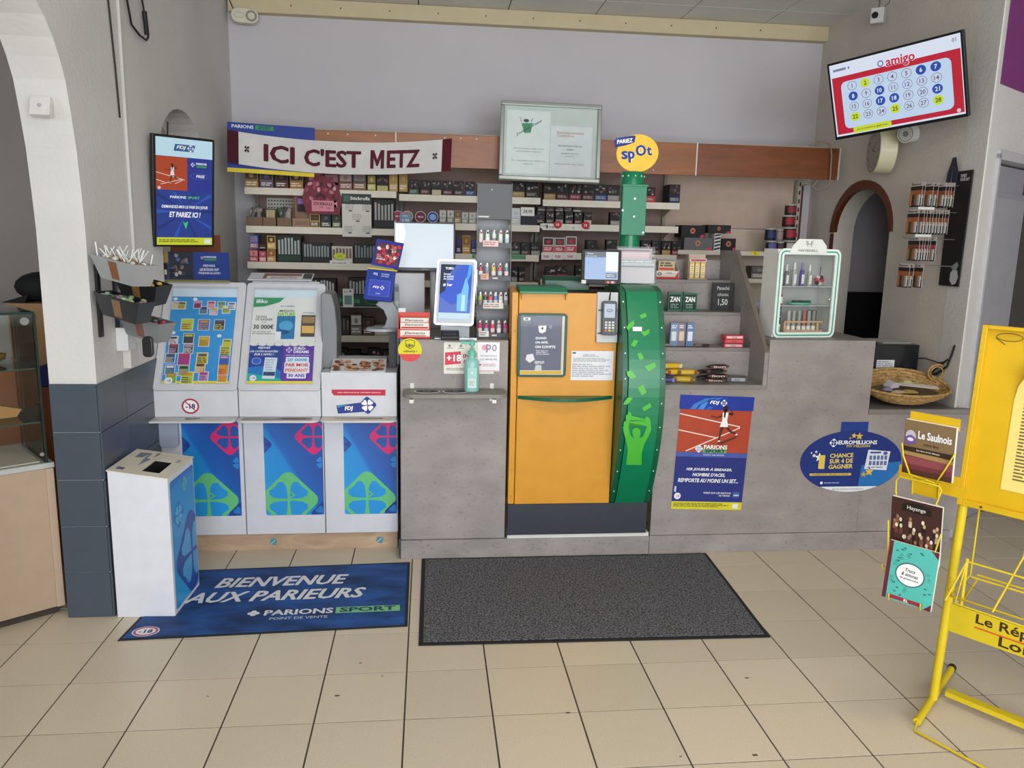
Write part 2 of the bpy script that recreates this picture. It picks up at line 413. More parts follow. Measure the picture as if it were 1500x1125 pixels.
# walls with arches: opening outlines as (y, z) from low y to high y
def arch_wall(x0, x1, ya, yb, z1, openings, m_, z0=0):
    b = MB()
    ops = sorted(openings, key=lambda o: o[0][0]); y = ya
    def slab(a, c, lo): b.box(x0, x1, a, c, lo, z1, m_) if c-a > 1e-4 else None
    for sill, pts in [(o[1], o[0]) for o in ops]:
        slab(y, pts[0][0], z0)
        for (a, za), (c, zc) in zip(pts[:-1], pts[1:]):
            if c-a < 1e-5: continue
            for x, fl in ((x0, 0), (x1, 1)):
                q = [(x, a, za), (x, c, zc), (x, c, z1), (x, a, z1)]; b.add(q, [(0, 1, 2, 3) if fl else (3, 2, 1, 0)], m_)
            b.add([(x0, a, za), (x1, a, za), (x1, c, zc), (x0, c, zc)], [(0, 1, 2, 3)], m_)
        if sill > z0: b.box(x0, x1, pts[0][0], pts[-1][0], z0, sill, m_)
        y = pts[-1][0]
    slab(y, yb, z0)
    return b
def ell_arch(ya, yb, zs, zt, n=18):
    c, r = (ya+yb)/2, (yb-ya)/2
    return [(c-r*math.cos(PI*i/n), zs+(zt-zs)*math.sin(PI*i/n)) for i in range(n+1)]
half = [(3.25, 1.60), (3.24, 1.74), (3.225, 1.90), (3.20, 2.03), (3.174, 2.14), (3.14, 2.21), (3.10, 2.27), (3.04, 2.33), (2.96, 2.385), (2.86, 2.43), (2.74, 2.462), (2.6, 2.475)]
big = [(5.2-y, z) for y, z in half]+[(y, z) for y, z in half[::-1][1:]]
niche = ell_arch(4.14, 5.02, 1.90, 2.25)
mb = arch_wall(LW-.18, LW, -2.5, BW, CEIL, [(big, 0), (niche, 1.30)], 'plaster:d4d2cf')
wl = setting(mb, 'wall_left')
# dado tiles of the left wall: pier face and side
def dado(x0, x1, y0, y1, z0, z1):
    b = MB(); b.box(x0, x1, y0, y1, z0, z1, '47505b/.35'); b.build('wall_tile', wl, bev=.0015, seg=1)
for k in range(5):
    z0, z1 = .2*k+.001, .2*k+.1985
    dado(LW-.18, LW-.001, 3.243, 3.2495, z0, z1)
    ys = [3.243, 3.52, 3.92, 4.32, 4.72, 5.12, 5.69] if k % 2 == 0 else [3.243, 3.52, 3.92, 4.32, 4.72, 5.12, 5.69]
    for a, c in zip(ys[:-1], ys[1:]):
        dado(LW, LW+.008, a+.001, c-.001, z0, z1)
# right wall with arched doorway and the dark room beyond
ra0, ra1 = at(1303, 339, 0, RW).y, at(1222, 340, 0, RW).y
zs_, zt_ = at(1303, 339, 0, RW).z, at(1272, 276, 0, RW).z
mb = arch_wall(RW, RW+.14, 3.95, BW, CEIL, [(ell_arch(ra0, ra1, zs_, zt_), 0)], 'plaster:d2cbc2')
wr = setting(mb, 'wall_right')
b = MB(); A = ell_arch(ra0+.001, ra1-.001, zs_, zt_-.001, 18); B = ell_arch(ra0-.035, ra1+.045, zs_, zt_+.055, 18)
for i in range(18):
    p, q, r_, s_ = A[i], A[i+1], B[i+1], B[i]
    b.add([(x, *v) for x in (RW-.012, RW+.02) for v in (p, q, r_, s_)], [(0, 1, 2, 3), (7, 6, 5, 4), (0, 4, 5, 1), (3, 2, 6, 7), (0, 3, 7, 4), (1, 5, 6, 2)], 'wood_dark')
b.build('arch_trim', wr)
b = MB(); b.box(RW-.010, RW+.01, ra1+.002, ra1+.035, 1.1, zs_-.01, 'wood_dark'); b.build('jamb_trim', wr)
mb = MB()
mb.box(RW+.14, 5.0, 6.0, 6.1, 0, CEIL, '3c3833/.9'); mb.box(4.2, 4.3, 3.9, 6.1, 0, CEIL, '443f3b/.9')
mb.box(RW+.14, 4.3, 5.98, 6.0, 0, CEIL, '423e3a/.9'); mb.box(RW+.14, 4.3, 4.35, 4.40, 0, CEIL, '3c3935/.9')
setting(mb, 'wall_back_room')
# slanted wall at the right with a door
P0, DV = Vector((2.80, 3.85, 0)), Vector((.495, .338, 0)).normalized()
TW = Matrix.Translation(P0) @ Matrix.Rotation(math.atan2(DV.y, DV.x), 4, 'Z')
mb = MB(TW)
mb.box(.155, 1.05, 0, .14, 2.10, CEIL, 'plaster:cfccca'); mb.box(1.05, 2.6, 0, .14, 0, CEIL, 'plaster:cfccca')
mb.prism([(0, 0), (.155, 0), (.155, .14), (.093, .14)], 2, 0, CEIL, 'plaster:cfccca')
ws = setting(mb, 'wall_slanted')
b = MB(TW); b.box(.075, 2.4, -.004, -.0005, 2.43, 3.12, '7a3573/.8'); b.build('purple_paint_band', ws, bev=.002)
b = MB(TW); b.box(.0, .022, -.008, -.0005, .0, CEIL-.005, 'd9d8d3/.6'); setting(b, 'trim_2', bev=.004)
b = MB(TW)
b.box(.155, .185, -.015, .14, 0, 2.10, 'bdbcc0/.5'); b.box(1.02, 1.05, -.015, .14, 0, 2.10, 'bdbcc0/.5'); b.box(.155, 1.05, -.015, .14, 2.07, 2.12, 'bdbcc0/.5')
door = setting(b, 'door_1', bev=.003)
b = MB(TW); b.box(.19, 1.015, .06, .10, .005, 2.06, '9a99a0/.5')
for z0, z1 in ((.15, .95), (1.08, 1.92)):
    b.box(.28, .93, .052, .06, z0, z1, '9a99a0/.5'); b.box(.31, .90, .047, .052, z0+.03, z1-.03, 'a3a2a8/.5')
b.build('door_leaf', door, bev=.003)
# side room behind the left arch, the rest of the shell
mb = MB(); mb.box(-5, LW-.18, 5.0, 5.1, 0, CEIL, 'plaster:b0a8a4'); setting(mb, 'wall_side_room')
mb = MB(); mb.box(-5.1, -5, -2.6, 5.1, 0, CEIL, 'plaster:b8b2ae'); setting(mb, 'wall_far_left')
mb = MB(); mb.box(5.1, 5.2, -2.6, 6.2, 0, CEIL, 'plaster:c4c0bc'); setting(mb, 'wall_far_right')
mb = MB()
mb.box(-5, -2.1, -2.6, -2.5, 0, CEIL, 'plaster:c4c0bc'); mb.box(3.7, 5.2, -2.6, -2.5, 0, CEIL, 'plaster:c4c0bc'); mb.box(-2.1, 3.7, -2.6, -2.5, 3.02, CEIL, 'plaster:c4c0bc'); mb.box(-2.1, 3.7, -2.6, -2.5, 0, .45, 'plaster:c4c0bc')
setting(mb, 'wall_front')
mb = MB()
for x in (-2.1, -.2, 1.75, 3.64): mb.box(x, x+.06, -2.58, -2.52, .45, 3.02, 'd8d8d8/.4')
mb.box(-2.1, 3.7, -2.58, -2.52, .45, .51, 'd8d8d8/.4'); mb.box(-2.1, 3.7, -2.58, -2.52, 2.96, 3.02, 'd8d8d8/.4')
setting(mb, 'window_1')
# pipework and pegs left: cable channel, loose cables, wall plate
b = MB(); b.box(LW, LW+.014, 3.72, 3.745, 1.45, CEIL, 'c9c8c6/.6'); b.build('cable_channel', wl, bev=.003)
b = MB(); b.tube([(LW+.006, 3.60, 3.1), (LW+.006, 3.615, 2.6), (LW+.006, 3.65, 2.3), (LW+.006, 3.668, 2.08)], .004, '2c2a28', n=6); tag(b.build('thin_cable'), 'thin dark cable end hanging down the left wall beside the white cable channel', 'cable')
b = MB()
b.tube([(LW+.012, 3.80, 3.0), (LW+.012, 3.81, 2.62), (LW+.015, 3.85, 2.50), (LW+.02, 3.93, 2.475), (LW+.025, 4.0, 2.47), (LW+.025, 4.03, 2.49), (LW+.02, 4.02, 2.56), (LW+.012, 3.98, 2.75), (LW+.012, 3.97, 3.0)], .005, '1c1b1c', n=6)
b.cyl((LW+.02, 4.03, 2.50), (LW+.018, 4.018, 2.60), .011, '1c1b1c', n=8); b.box(LW+.005, LW+.035, 3.79, 3.83, 2.60, 2.66, '1c1b1c')
tag(b.build('looped_cable'), 'black cable with a plug hanging in a loop high on the left wall', 'cable')
o = thing('wall_plate', 'square white blanking plate on the inside of the left arch', 'wall plate', (-1.41, 3.21, 2.03))
b = MB(Matrix.Translation((-1.41, 3.165, 2.045)) @ Euler((math.radians(-17), 0, 0)).to_matrix().to_4x4()); b.rbox(-.035, .035, -.006, .02, -.035, .035, .004, 'd8d5d2/.4'); b.build('plate', o, bev=.002)
b = MB(b.T0); b.cyl((0, -.011, 0), (0, -.005, 0), .007, 'b0aeac/.3', n=10); b.build('screw', o)
# ================================================================== COUNTERS
CY = 3.80                                                   # front plane of the grey counter
counter = thing('reception_counter', 'long grey stone-effect counter with recess for the yellow kiosk and a lower right end', 'counter', (1.2, CY, 0))
b = MB(); b.box(-.135, .390, CY, CY+.02, .10, 1.118, 'concrete'); b.build('front_panel', counter, bev=.0015, seg=1)
b = MB(); b.box(-.135, .390, CY+.021, CY+.62, 1.095, 1.118, 'concrete_top'); b.build('worktop', counter, bev=.0015, seg=1)
b = MB(); b.box(-.135, -.117, CY+.021, CY+.62, .10, 1.094, 'concrete'); b.build('end_panel', counter)
b = MB(); b.box(1.155, 2.290, CY, CY+.02, .10, .878, 'concrete'); b.box(1.725, 2.290, CY, CY+.02, .878, 1.132, 'concrete'); b.build('front_panel', counter)
b = MB(); b.box(1.725, 2.290, CY+.021, CY+.60, 1.108, 1.132, 'concrete_top'); b.build('worktop', counter, bev=.0015, seg=1)
b = MB(); b.box(2.272, 2.290, CY+.021, CY+.60, .10, 1.107, 'concrete'); b.build('end_panel', counter)
b = MB(); b.box(2.291, 2.87, CY, CY+.02, .10, .745, 'concrete'); b.build('front_panel', counter)
b = MB(); b.prism([(2.291, CY-.004), (2.885, CY-.004), (2.855, CY+.042), (2.79, CY+.042), (2.79, 4.45), (2.291, 4.45)], 2, .746, .772, 'concrete_top'); b.build('low_worktop', counter, bev=.0015, seg=1)
b = MB(); b.box(-.135, 1.148, CY-.012, CY+.02, 0, .098, 'concrete'); b.build('kick_board', counter, bev=.001, seg=1)
b = MB(); b.box(1.152, 2.83, CY-.006, CY+.02, 0, .098, 'concrete'); b.build('kick_board', counter, bev=.001, seg=1)
b = MB(); b.box(.404, 1.145, CY-.006, CY+.1, .0985, .118, 'd8d6d0/.4'); b.build('white_ledge', counter)
b = MB(); b.box(-.146, -.1365, CY-.006, CY+.02, 0, .105, '6d6a68/.3/.8'); b.build('metal_edge', counter)
# stepped snack display let into the counter
sx0, sx1 = 1.155, 1.700
steps = [(CY, .90), (3.985, 1.065), (4.14, 1.239), (4.32, 1.404)]
disp = thing('snack_display', 'grey stepped snack display with a slanted right side set in the counter', 'display', (1.43, CY, .88))
for k, (y, z) in enumerate(steps):
    yn = steps[k+1][0] if k < 3 else 4.50; zn = steps[k+1][1] if k < 3 else 1.53
    b = MB(); b.box(sx0, sx1-.001, y, yn+.012, z-.018, z, 'concrete_top'); b.build('step', disp, bev=.001, seg=1)
    b = MB(); b.box(sx0, sx1-.001, yn, yn+.012, z+.0005, zn-.0185, 'concrete'); b.build('riser', disp)
    b = MB(); b.box(sx0+.01, sx1-.002, y+.002, y+.005, z+.0005, z+.035, 'acrylic'); b.build('lip', disp)
b = MB(); b.prism([(CY-.004, .882), (CY-.004, 1.07), (4.28, 1.57), (4.52, 1.57), (4.52, .882)], 0, sx1, sx1+.022, 'concrete'); b.build('side_panel', disp, bev=.001, seg=1)
b = MB(); b.prism([(CY-.0055, 1.068), (CY-.0055, 1.071), (4.28, 1.5745), (4.28, 1.5705)], 0, sx1-.001, sx1+.023, '6e655c/.6'); b.build('edge_strip', disp)
b = MB(); b.box(sx0, sx1+.022, CY-.005, CY-.0005, .878, .8995, 'concrete_top'); b.build('front_rail', disp)
# small shelf on the left panel, with its brackets
sh = thing('hand_shelf', 'narrow grey rounded-end shelf held by two white brackets below the age warning', 'shelf', (.125, CY-.08, .868))
b = MB(); b.prism(rrect(-.120, .378, CY-.165, CY-.001, .05, 6), 2, .861, .880, 'concrete_top'); b.build('board', sh, bev=.0015, seg=1)
for x in (-.078, .312):
    b = MB(); b.box(x-.010, x+.010, CY-.003, CY-.0005, .815, .905, 'dcdad6/.4'); b.box(x-.010, x+.010, CY-.165, CY-.15, .838, .8605, 'dcdad6/.4'); b.box(x-.010, x+.010, CY-.165, CY-.003, .855, .8605, 'dcdad6/.4')
    b.build('bracket', sh, bev=.001, seg=1)
for x, c, l in ((-.005, '3a3a3e', 'black and white oval sticker on the left of the small shelf'), (.13, '42464e', 'dark blue-grey oval sticker beside the soap bottle on the small shelf')):
    T = frame((x, CY-.085, .8805), 0, -90); b = MB(T); b.disc(0, 0, .062, .042, -.0006, 0, 'e8e6e2'); b.ell(0, 0, .056, .037, -.0006, c, 1)
    b.text('point' if x < 0 else 'jeu', 0, 0, .016, -.0006, 'f0f0f0', 2, bold=.02); tag(b.build('oval_sticker'), l, 'sticker')
# soap dispenser
o = thing('soap_bottle', 'pale turquoise pump bottle standing on the small grey shelf', 'soap bottle', (.208, CY-.075, .8803))
c = (.208, CY-.075, .8803)
b = MB(); b.lathe([(.0, 0), (.033, 0), (.036, .006), (.036, .135), (.033, .15), (.020, .160), (.016, .162), (.016, .17)], c, '8fc4be/.3', 20); b.build('bottle', o)
b = MB(); b.lathe([(.019, .168), (.019, .195), (.010, .202), (.006, .205), (.006, .228)], c, '63b9a0/.35', 14); b.build('collar', o)
b = MB(); b.box(c[0]-.055, c[0]+.01, c[1]-.008, c[1]+.008, c[2]+.229, c[2]+.240, '63b9a0/.35'); b.cyl((c[0], c[1], c[2]+.222), (c[0], c[1], c[2]+.243), .014, '63b9a0/.35', n=12); b.build('pump_head', o, bev=.002)
T = frame((c[0], c[1]-.0366, c[2]+.07)); b = MB(T); b.rect(-.022, .022, -.05, .05, 0, '9dcdc8/.4', 1); b.rect(-.018, .018, -.045, -.005, 0, 'd5e6e2', 2); b.text('+', 0, .025, .012, 0, 'f4f8f6'); b.lines(-.015, .015, -.01, -.04, 4, 0, '7f9f9c', 3); b.build('bottle_label', o)
# stickers on the left panel
def flat(name, label, cat, x, z, draw, y=CY-.001, th=.0008, base='f0eeea', w_=.1, h=.1, rz=0, ry=0, r=0, group=None):
    T = frame((x, y, z), rz, 0, ry); b = MB(T)
    b.prism(rrect(-w_/2, w_/2, -h/2, h/2, r, 4) if r else [(-w_/2, -h/2), (w_/2, -h/2), (w_/2, h/2), (-w_/2, h/2)], 1, -th, 0, base)
    b.yf = -th; draw(b); return tag(b.build(name), label, cat, group)
def d(b):
    y = b.yf
    b.text('+18', -.074, .0, .034, y, 'ffffff', 3, bold=.03); b.poly([(-.117, -.035), (-.04, -.027), (-.04, .033), (-.117, .027)], y, 'd2455a', 1)
    b.text('INTERDIT', .043, .016, .020, y, 'b8404e', 2, w_=.145, bold=.03, rot=.09); b.text('AUX MINEURS', .043, -.010, .018, y, 'b8404e', 2, w_=.145, bold=.03, rot=.09)
    for k in range(4): b.rect(-.11+k*.055, -.08+k*.055, .047, .050, y, '777777', 2); b.ell(-.095+k*.055, .060, .007, .007, y, '8f8f8f', 2, 10); b.rect(-.072+k*.055, -.071+k*.055, .044, .070, y, 'a0a0a0', 2)
    b.lines(-.11, .02, -.048, -.062, 3, y, '8a8886', 2)
flat('age_notice', 'cream notice reading +18 in red behind the pump bottle', 'notice', .198, 1.030, d, w_=.245, h=.155, base='e6e2d8', r=.004)
def d(b):
    y = b.yf
    b.text('p', .0, .042, .040, y, '9088a0', 2, bold=.02); b.ell(-.022, .046, .012, .014, y, 'e8a0b0', 2, 12); b.ring(.028, .044, .011, .016, .005, y, '8c8494', 2, 12)
    b.text('PROJECTION', 0, .004, .009, y, 'a09aa6', 2, w_=.08); b.text('DES MINEURS', 0, -.012, .009, y, 'a09aa6', 2, w_=.085)
    b.rect(-.045, -.035, -.044, -.034, y, 'd06878', 2); b.lines(-.028, .04, -.032, -.048, 2, y, 'c8a0a8', 2); b.rect(-.05, .05, -.026, -.0255, y, 'd8c8cc', 2); b.rect(-.052, .052, -.072, -.066, y, 'e0b8c0', 1)
flat('white_notice', 'white square notice with a faint pink tree right of the age warning', 'notice', .293, 1.037, d, w_=.108, h=.145, base='eceaf0', y=CY-.0045)
def d(b):
    y = b.yf
    b.disc(0, 0, .057, .057, y-.0005, y, 'd64a4c', 28); b.disc(0, 0, .0572, .0572, y-.001, y-.0004, 'dcd22c', 22, -.35, PI+.35)
    b.text('18+', 0, .022, .018, y-.001, '3a3620', 2, bold=.035); b.text('VÉRIFIÉ !', 0, -.006, .011, y-.001, '4a4628', 2, w_=.068, bold=.02)
    for p, q in (((-.022, .044), (0, .051)), ((0, .051), (.022, .044)), ((.022, .044), (.021, .020)), ((.021, .020), (0, .006)), ((0, .006), (-.021, .020)), ((-.021, .020), (-.022, .044))): b.line(*p, *q, .003, y-.001, '4a4628', 2)
flat('round_sticker', 'round yellow and red 18+ sticker on the top left of the counter', 'sticker', -.088, 1.068, d, w_=.02, h=.02, base='d64a4c')

# ================================================================== LOTTERY CONSOLE (three white units)
PF = 3.93
for k, (x0, x1) in enumerate(((-1.316, -.922), (-.918, -.526), (-.522, -.155))):
    lab = ['white lottery stand with a blue tickets poster, beside the left wall', 'middle white lottery stand with the purple and white poster on its slope', 'low white lottery stand with a red strip and lottery logo beside the grey counter'][k]
    s_ = thing('lottery_stand', lab, 'stand', ((x0+x1)/2, PF, 0), 'white lottery stands')
    b = MB(); b.box(x0, x1, PF, PF+.42, .092, .70, 'cfd0d8/.4'); b.build('lower_cabinet', s_, bev=.003)
    b = MB(); b.rbox(x0-.03 if k == 0 else x0+.002, x1-.002, 0, .001, 0, .001, .0, 'dfe0e4/.35') if False else b.prism(rrect(x0-(.03 if k == 0 else -.001), x1-.001, 3.775, PF+.02, .035, 6), 2, .712, .722, 'c9c8c8/.35')
    b.build('ledge', s_, bev=.0015)
    zt = .862 if k < 2 else .945
    b = MB(); b.box(x0, x1, 3.865, PF+.42, .7225, zt, 'cccdd3/.4'); b.build('console_body', s_, bev=.003)
    # poster on the lower cabinet
    px0, px1 = ((-1.214, -.940), (-.820, -.530), (-.426, -.158))[k]
    if k < 3:
        b = MB(frame((0, PF, 0))); b.rect(px0, px1, .193, .685, 0, 'cloverblue', 1, r=.012)
        bx = (px0+.001, px1-.001, .194, .684)
        clipclover(b, px0+.115, .275, .115, 0, '63bd7c/.4', '2292d6/.4', bx, 2); clipclover(b, px1-.045, .605, .072, 0, 'd2236c/.4', '1b4f9e/.4', bx, 2)
        clipclover(b, px0-.012, .565, .040, 0, '1e3f90/.4', '1c57ac/.4', bx, 2); clipclover(b, px1-.002, .47, .036, 0, '1e4f9c/.4', '2280cc/.4', bx, 2); clipclover(b, px1-.0, .20, .05, 0, '1c3f8c/.4', '2078c4/.4', bx, 2)
        b.add([(px0+.125, -.0019, .283), (px0+.15, -.0019, .30), (px0+.125, -.0019, .32), (px0+.118, -.0019, .315), (px0+.14, -.0019, .30), (px0+.118, -.0019, .29)], [(0, 1, 2, 3, 4, 5)], '63bd7c/.4')
        b.T0 = None
        b.build('blue_poster', s_)
    if k < 2:
        # sloped head, 60 degrees; local frame on the slope
        H = .585; ang = 31; xc = (x0+x1)/2; w2 = (x1-x0)/2
        T = frame((xc, 3.853, zt-.004), 0, -ang)
        b = MB(T); b.rbox(-w2, w2, 0, .09, 0, H, .018, 'c8c9cf/.4', 4); b.build('sloped_head', s_, bev=.002)
        b = MB(); yb = 3.853+H*math.sin(math.radians(ang)); zb = zt+H*math.cos(math.radians(ang))
        b.prism([(3.90, zt), (yb+.02, zb-.05), (PF+.42, zb-.06), (PF+.42, zt)], 0, x0+.01, x1-.01, 'c4c5c9/.4'); b.build('back_shell', s_)
        b = MB(T); wI = w2-.040; z0, z1 = .035, .545
        if k == 0:
            b.rect(-wI, wI, z0, z1, 0, '3f9fe0/.3', 1, r=.01); b.rect(-wI, wI, z0, z0+.012, 0, 'f2e03c/.3', 2); b.rect(-wI, wI, z1-.045, z1, 0, 'dcecf6/.2', 2)
            rnd = random.Random(3); cols = ['d6c24a', 'c24a5c', '5c5a66', 'e8e6d8', '7aa84a', 'b44a8c', 'e09a3a', '4a6ab0', 'c8d84a', 'd8a0b8', '3c4450']
            grid = [(-.135, .45, 1), (-.105, .45, 1), (-.03, .455, 1), (-.0, .425, 1), (.035, .455, 1), (.05, .42, 1), (.085, .455, 1), (.11, .43, 1), (.14, .45, 1)]
            grid += [(-.07, .345, 1.5), (.01, .345, 1.4), (.085, .345, 1.3)]
            grid += [(-.125, .26, 1.1), (-.055, .27, 1.3), (.02, .255, 1.3), (-.12, .215, 1.2), (-.05, .215, 1.2), (.13, .245, 1.1), (.125, .205, 1.3), (.125, .155, 1.3), (.125, .105, 1.3), (.125, .065, 1.2), (-.13, .165, 1.2), (-.065, .16, 1.5), (.02, .165, 1.4), (-.125, .105, 1.2), (-.06, .10, 1.3), (.015, .115, 1.2), (-.115, .062, 1.3), (-.04, .062, 1.5), (.035, .07, 1.2)]
            for i, (gx, gz, gs) in enumerate(grid):
                w_, h = .020*gs, .022*gs; c = rnd.choice(cols); c2 = rnd.choice(cols)
                gx = max(-wI+w_+.002, min(wI-w_-.002, gx))
                b.rect(gx-w_, gx+w_, gz-h, gz+h, 0, 'f2f2ee/.3', 3+i % 3); b.rect(gx-w_+.003, gx+w_-.003, gz-h+.003, gz+h-.003, 0, c+'/.3', 4+i % 3)
                b.rect(gx-w_*.7, gx+w_*.7, gz+h*.35, gz+h*.75, 0, c2+'/.3', 5+i % 3); b.lines(gx-w_*.8, gx+w_*.8, gz+h*.2, gz-h*.8, 3, 0, cols[(i*5) % 11]+'/.3', 5+i % 3)
            for gx, gz in ((-.14, .485), (-.045, .485), (-.13, .30), (.09, .285)): b.ell(gx, gz, .011, .009, 0, 'f4f6fa', 7, 12)
            b.ell(-.125, .047, .019, .017, 0, 'f4f4f4', 8, 16); b.text('-18', -.125, .047, .012, 0, '7a4a7a', 9, bold=.02)
        else:
            b.rect(-wI, wI, z0, z1, 0, 'ecebe4/.3', 1, r=.01); b.rect(-wI, wI, z1-.045, z1, 0, 'dfeef4/.2', 2)
            b.poly([(-wI, .505), (0, .505), (-.03, .475), (-wI*.62, .452), (-wI, .446)], 0, '3fa06a/.3', 2); b.text('illiko', -.115, .480, .022, 0, 'ffffff', 3, bold=.02)
            b.text('JEUX DU MOMENT', .012, .452, .010, 0, '6a70a0', 3, w_=.07)
            b.text('TENTEZ\nDE GAGNER', -.098, .385, .026, 0, '6c6a60', 3, w_=.085); b.text('JUSQU\'À', -.098, .362, .007, 0, '6c6a60', 3); b.text('30 000€', -.098, .338, .026, 0, '55534c', 3, w_=.10, bold=.03)
            b.lines(-.15, -.035, .315, .295, 2, 0, 'a8a69c', 3)
            b.text('MISSION', .01, .427, .014, 0, '5a6a48', 3, shear=.2); b.text('NATURE', .01, .408, .022, 0, '8cc83a', 3, bold=.04, w_=.085)
            b.rect(-.035, .055, .272, .398, 0, '2f7fb4/.3', 3); b.ell(.012, .345, .035, .028, 0, '5ab0dc/.3', 4, 14); b.ell(.0, .31, .03, .014, 0, '1f5f94/.3', 4, 12); b.rect(-.04, -.01, .262, .312, 0, 'f2f2f2/.3', 5)
            b.rect(.085, wI-.002, .285, .405, 0, '5a5044/.3', 3); b.rect(.09, wI-.006, .305, .345, 0, 'e8c070/.3', 4); b.rect(.09, wI-.006, .36, .395, 0, 'a88a64/.3', 4); b.text('ATTITUDE', .118, .417, .008, 0, '6a60a0', 3, w_=.055)
            for i in range(8): b.ell(-wI+.02+i*.039, .245, .024, .012, 0, 'ecebe4/.3', 4, 12)
            b.rect(-wI, .005, z0+.012, .243, 0, '2c4a9c/.3', 2); b.rect(.005, wI, z0+.012, .243, 0, '6a3fa6/.3', 2)
            b.poly([(-wI, .047), (-.0, .047), (.005, .10), (-.05, .13), (-wI, .12)], 0, '2480c8/.3', 3); b.poly([(-wI, .047), (.005, .047), (.005, .06), (-wI, .09)], 0, '2cb4a8/.3', 4)
            b.text('REJOUEZ', -.085, .222, .014, 0, 'ffffff', 5, shear=.25, bold=.03); b.text('LES COTES BOOSTÉES', -.085, .205, .012, 0, 'ffffff', 5, w_=.135, shear=.25, bold=.03); b.text("SUR L'APPLI !", -.085, .188, .012, 0, 'ffffff', 5, w_=.095, shear=.25, bold=.03)
            b.poly([(-.085, .06), (-.025, .058), (-.018, .17), (-.078, .172)], 0, 'e4eaf2/.3', 5); b.poly([(-.082, .075), (-.026, .074), (-.024, .095), (-.08, .096)], 0, '34507c/.3', 6); b.lines(-.075, -.028, .165, .10, 5, 0, 'b8c4d4', 6)
            b.rect(-.14, -.095, .135, .168, 0, '3c6cc8/.3', 5, r=.004); b.ring(-.118, .152, .022, .018, .002, 0, 'c8d8f4', 6)
            clover(b, .035, .212, .012, 0, 'f0ecf8', '6a3fa6', 5); b.text('EURO-\nDREAMS', .095, .212, .034, 0, 'ffffff', 5, bold=.04, w_=.075); b.lines(.02, .145, .188, .180, 1, 0, 'd8c8f0', 5)
            for z, t, c_, w_ in ((.160, '20 000€', '48b4e0', .10), (.132, 'PAR MOIS', 'd83a5c', .11), (.104, 'PENDANT', 'e07a60', .11), (.076, '30 ANS', '5a48b0', .08)):
                b.rect(.078-w_/2-.006, .078+w_/2+.006, z-.015, z+.015, 0, 'f6f4f8/.3', 5, r=.005); b.text(t, .078, z, .017, 0, c_, 7, w_=w_, bold=.045)
            b.rect(-wI, wI, z0, z0+.012, 0, 'f2e03c/.3', 5); b.ell(-.128, .062, .016, .016, 0, 'f4f4f4', 6, 16); b.text('-18', -.128, .062, .011, 0, '7a4a9a', 7)
        b.build('poster', s_, label=['bright blue poster crowded with small ticket pictures', 'white and purple lottery game poster'][k])
        b = MB(T); b.box(-wI-.003, wI+.003, -.0075, -.0055, .03, .555, 'acrylic'); b.build('clear_cover', s_)
        if k == 1:
            b = MB(T); b.box(-.17, .165, -.004, .02, H-.004, H+.008, 'b8bcc2/.3'); b.build('top_rail', s_)
    if k == 0:
        T = frame((AX(279, 595, 3.865), 3.8645, AZ(279, 595, 3.865))); b = MB(T); b.ring(0, 0, .041, .038, .008, 0, 'a83246', 2, 28); b.ell(0, 0, .034, .031, 0, 'eceaf0', 1); b.text('-18', 0, 0, .026, 0, '3a2c6a', 2, bold=.04); b.line(-.022, .022, .022, -.022, .005, 0, 'a83246', 3); b.build('ban_sign', s_)
    if k == 2:
        b = MB(); b.prism([(3.866, .945), (3.866, .95), (3.99, .995), (4.10, .995), (4.10, .945)], 0, x0+.045, x1-.055, 'c9cacc/.3'); b.build('coin_tray', s_, bev=.002)
        T = frame((0, 3.864, .952), 0, -70); b = MB(T)
        for i in range(70):
            rx = x0+.06+random.random()*(x1-x0-.13); rz = .012+random.random()*.10; b.ell(rx, rz, .014, .011, 0, random.choice(['b07a5c', 'c89a7c', '8c5a44', 'd4ac90', '6a4438']), 1+i % 4, 8)
        b.text("POUR JOUER DEMANDEZ ICI", (x0+x1)/2, .02, .008, 0, '3a302c', 6); b.T0 = None; b.build('coin_print', s_)
        T = frame(((x0+x1)/2, 3.8645, .845)); b = MB(T); b.poly([(-.128, -.008), (-.122, -.015), (.128, -.015), (.128, .015), (-.133, .015), (-.133, -.002)], 0, 'bc3049', 1); b.text('JOUER COMPORTE DES RISQUES : ENDETTEMENT, DÉPENDANCE', .0, 0, .008, 0, 'f4d8dc', 2, w_=.21); b.T0 = None
        b.build('red_strip', s_)
        T = frame((AX(523, 597, 3.865), 3.8645, AZ(523, 597, 3.865)), 0, 0, -4); b = MB(T)
        b.poly([(-.095, -.024), (.05, -.024), (.06, .026), (-.1, .018)], 0, '2c3f8c', 1); b.poly([(-.095, .005), (-.03, .02), (-.1, .018)], 0, '3a8aa8', 2); b.text('FDJ', -.04, -.003, .026, 0, 'ffffff', 3, shear=.2, bold=.04); clover(b, .052, .008, .034, 0, '2c3f8c', 'f4f4f8', 2); b.ell(.058, .0065, .005, .005, 0, 'c83a5a', 5, 8)
        b.T0 = None; b.build('logo', s_)
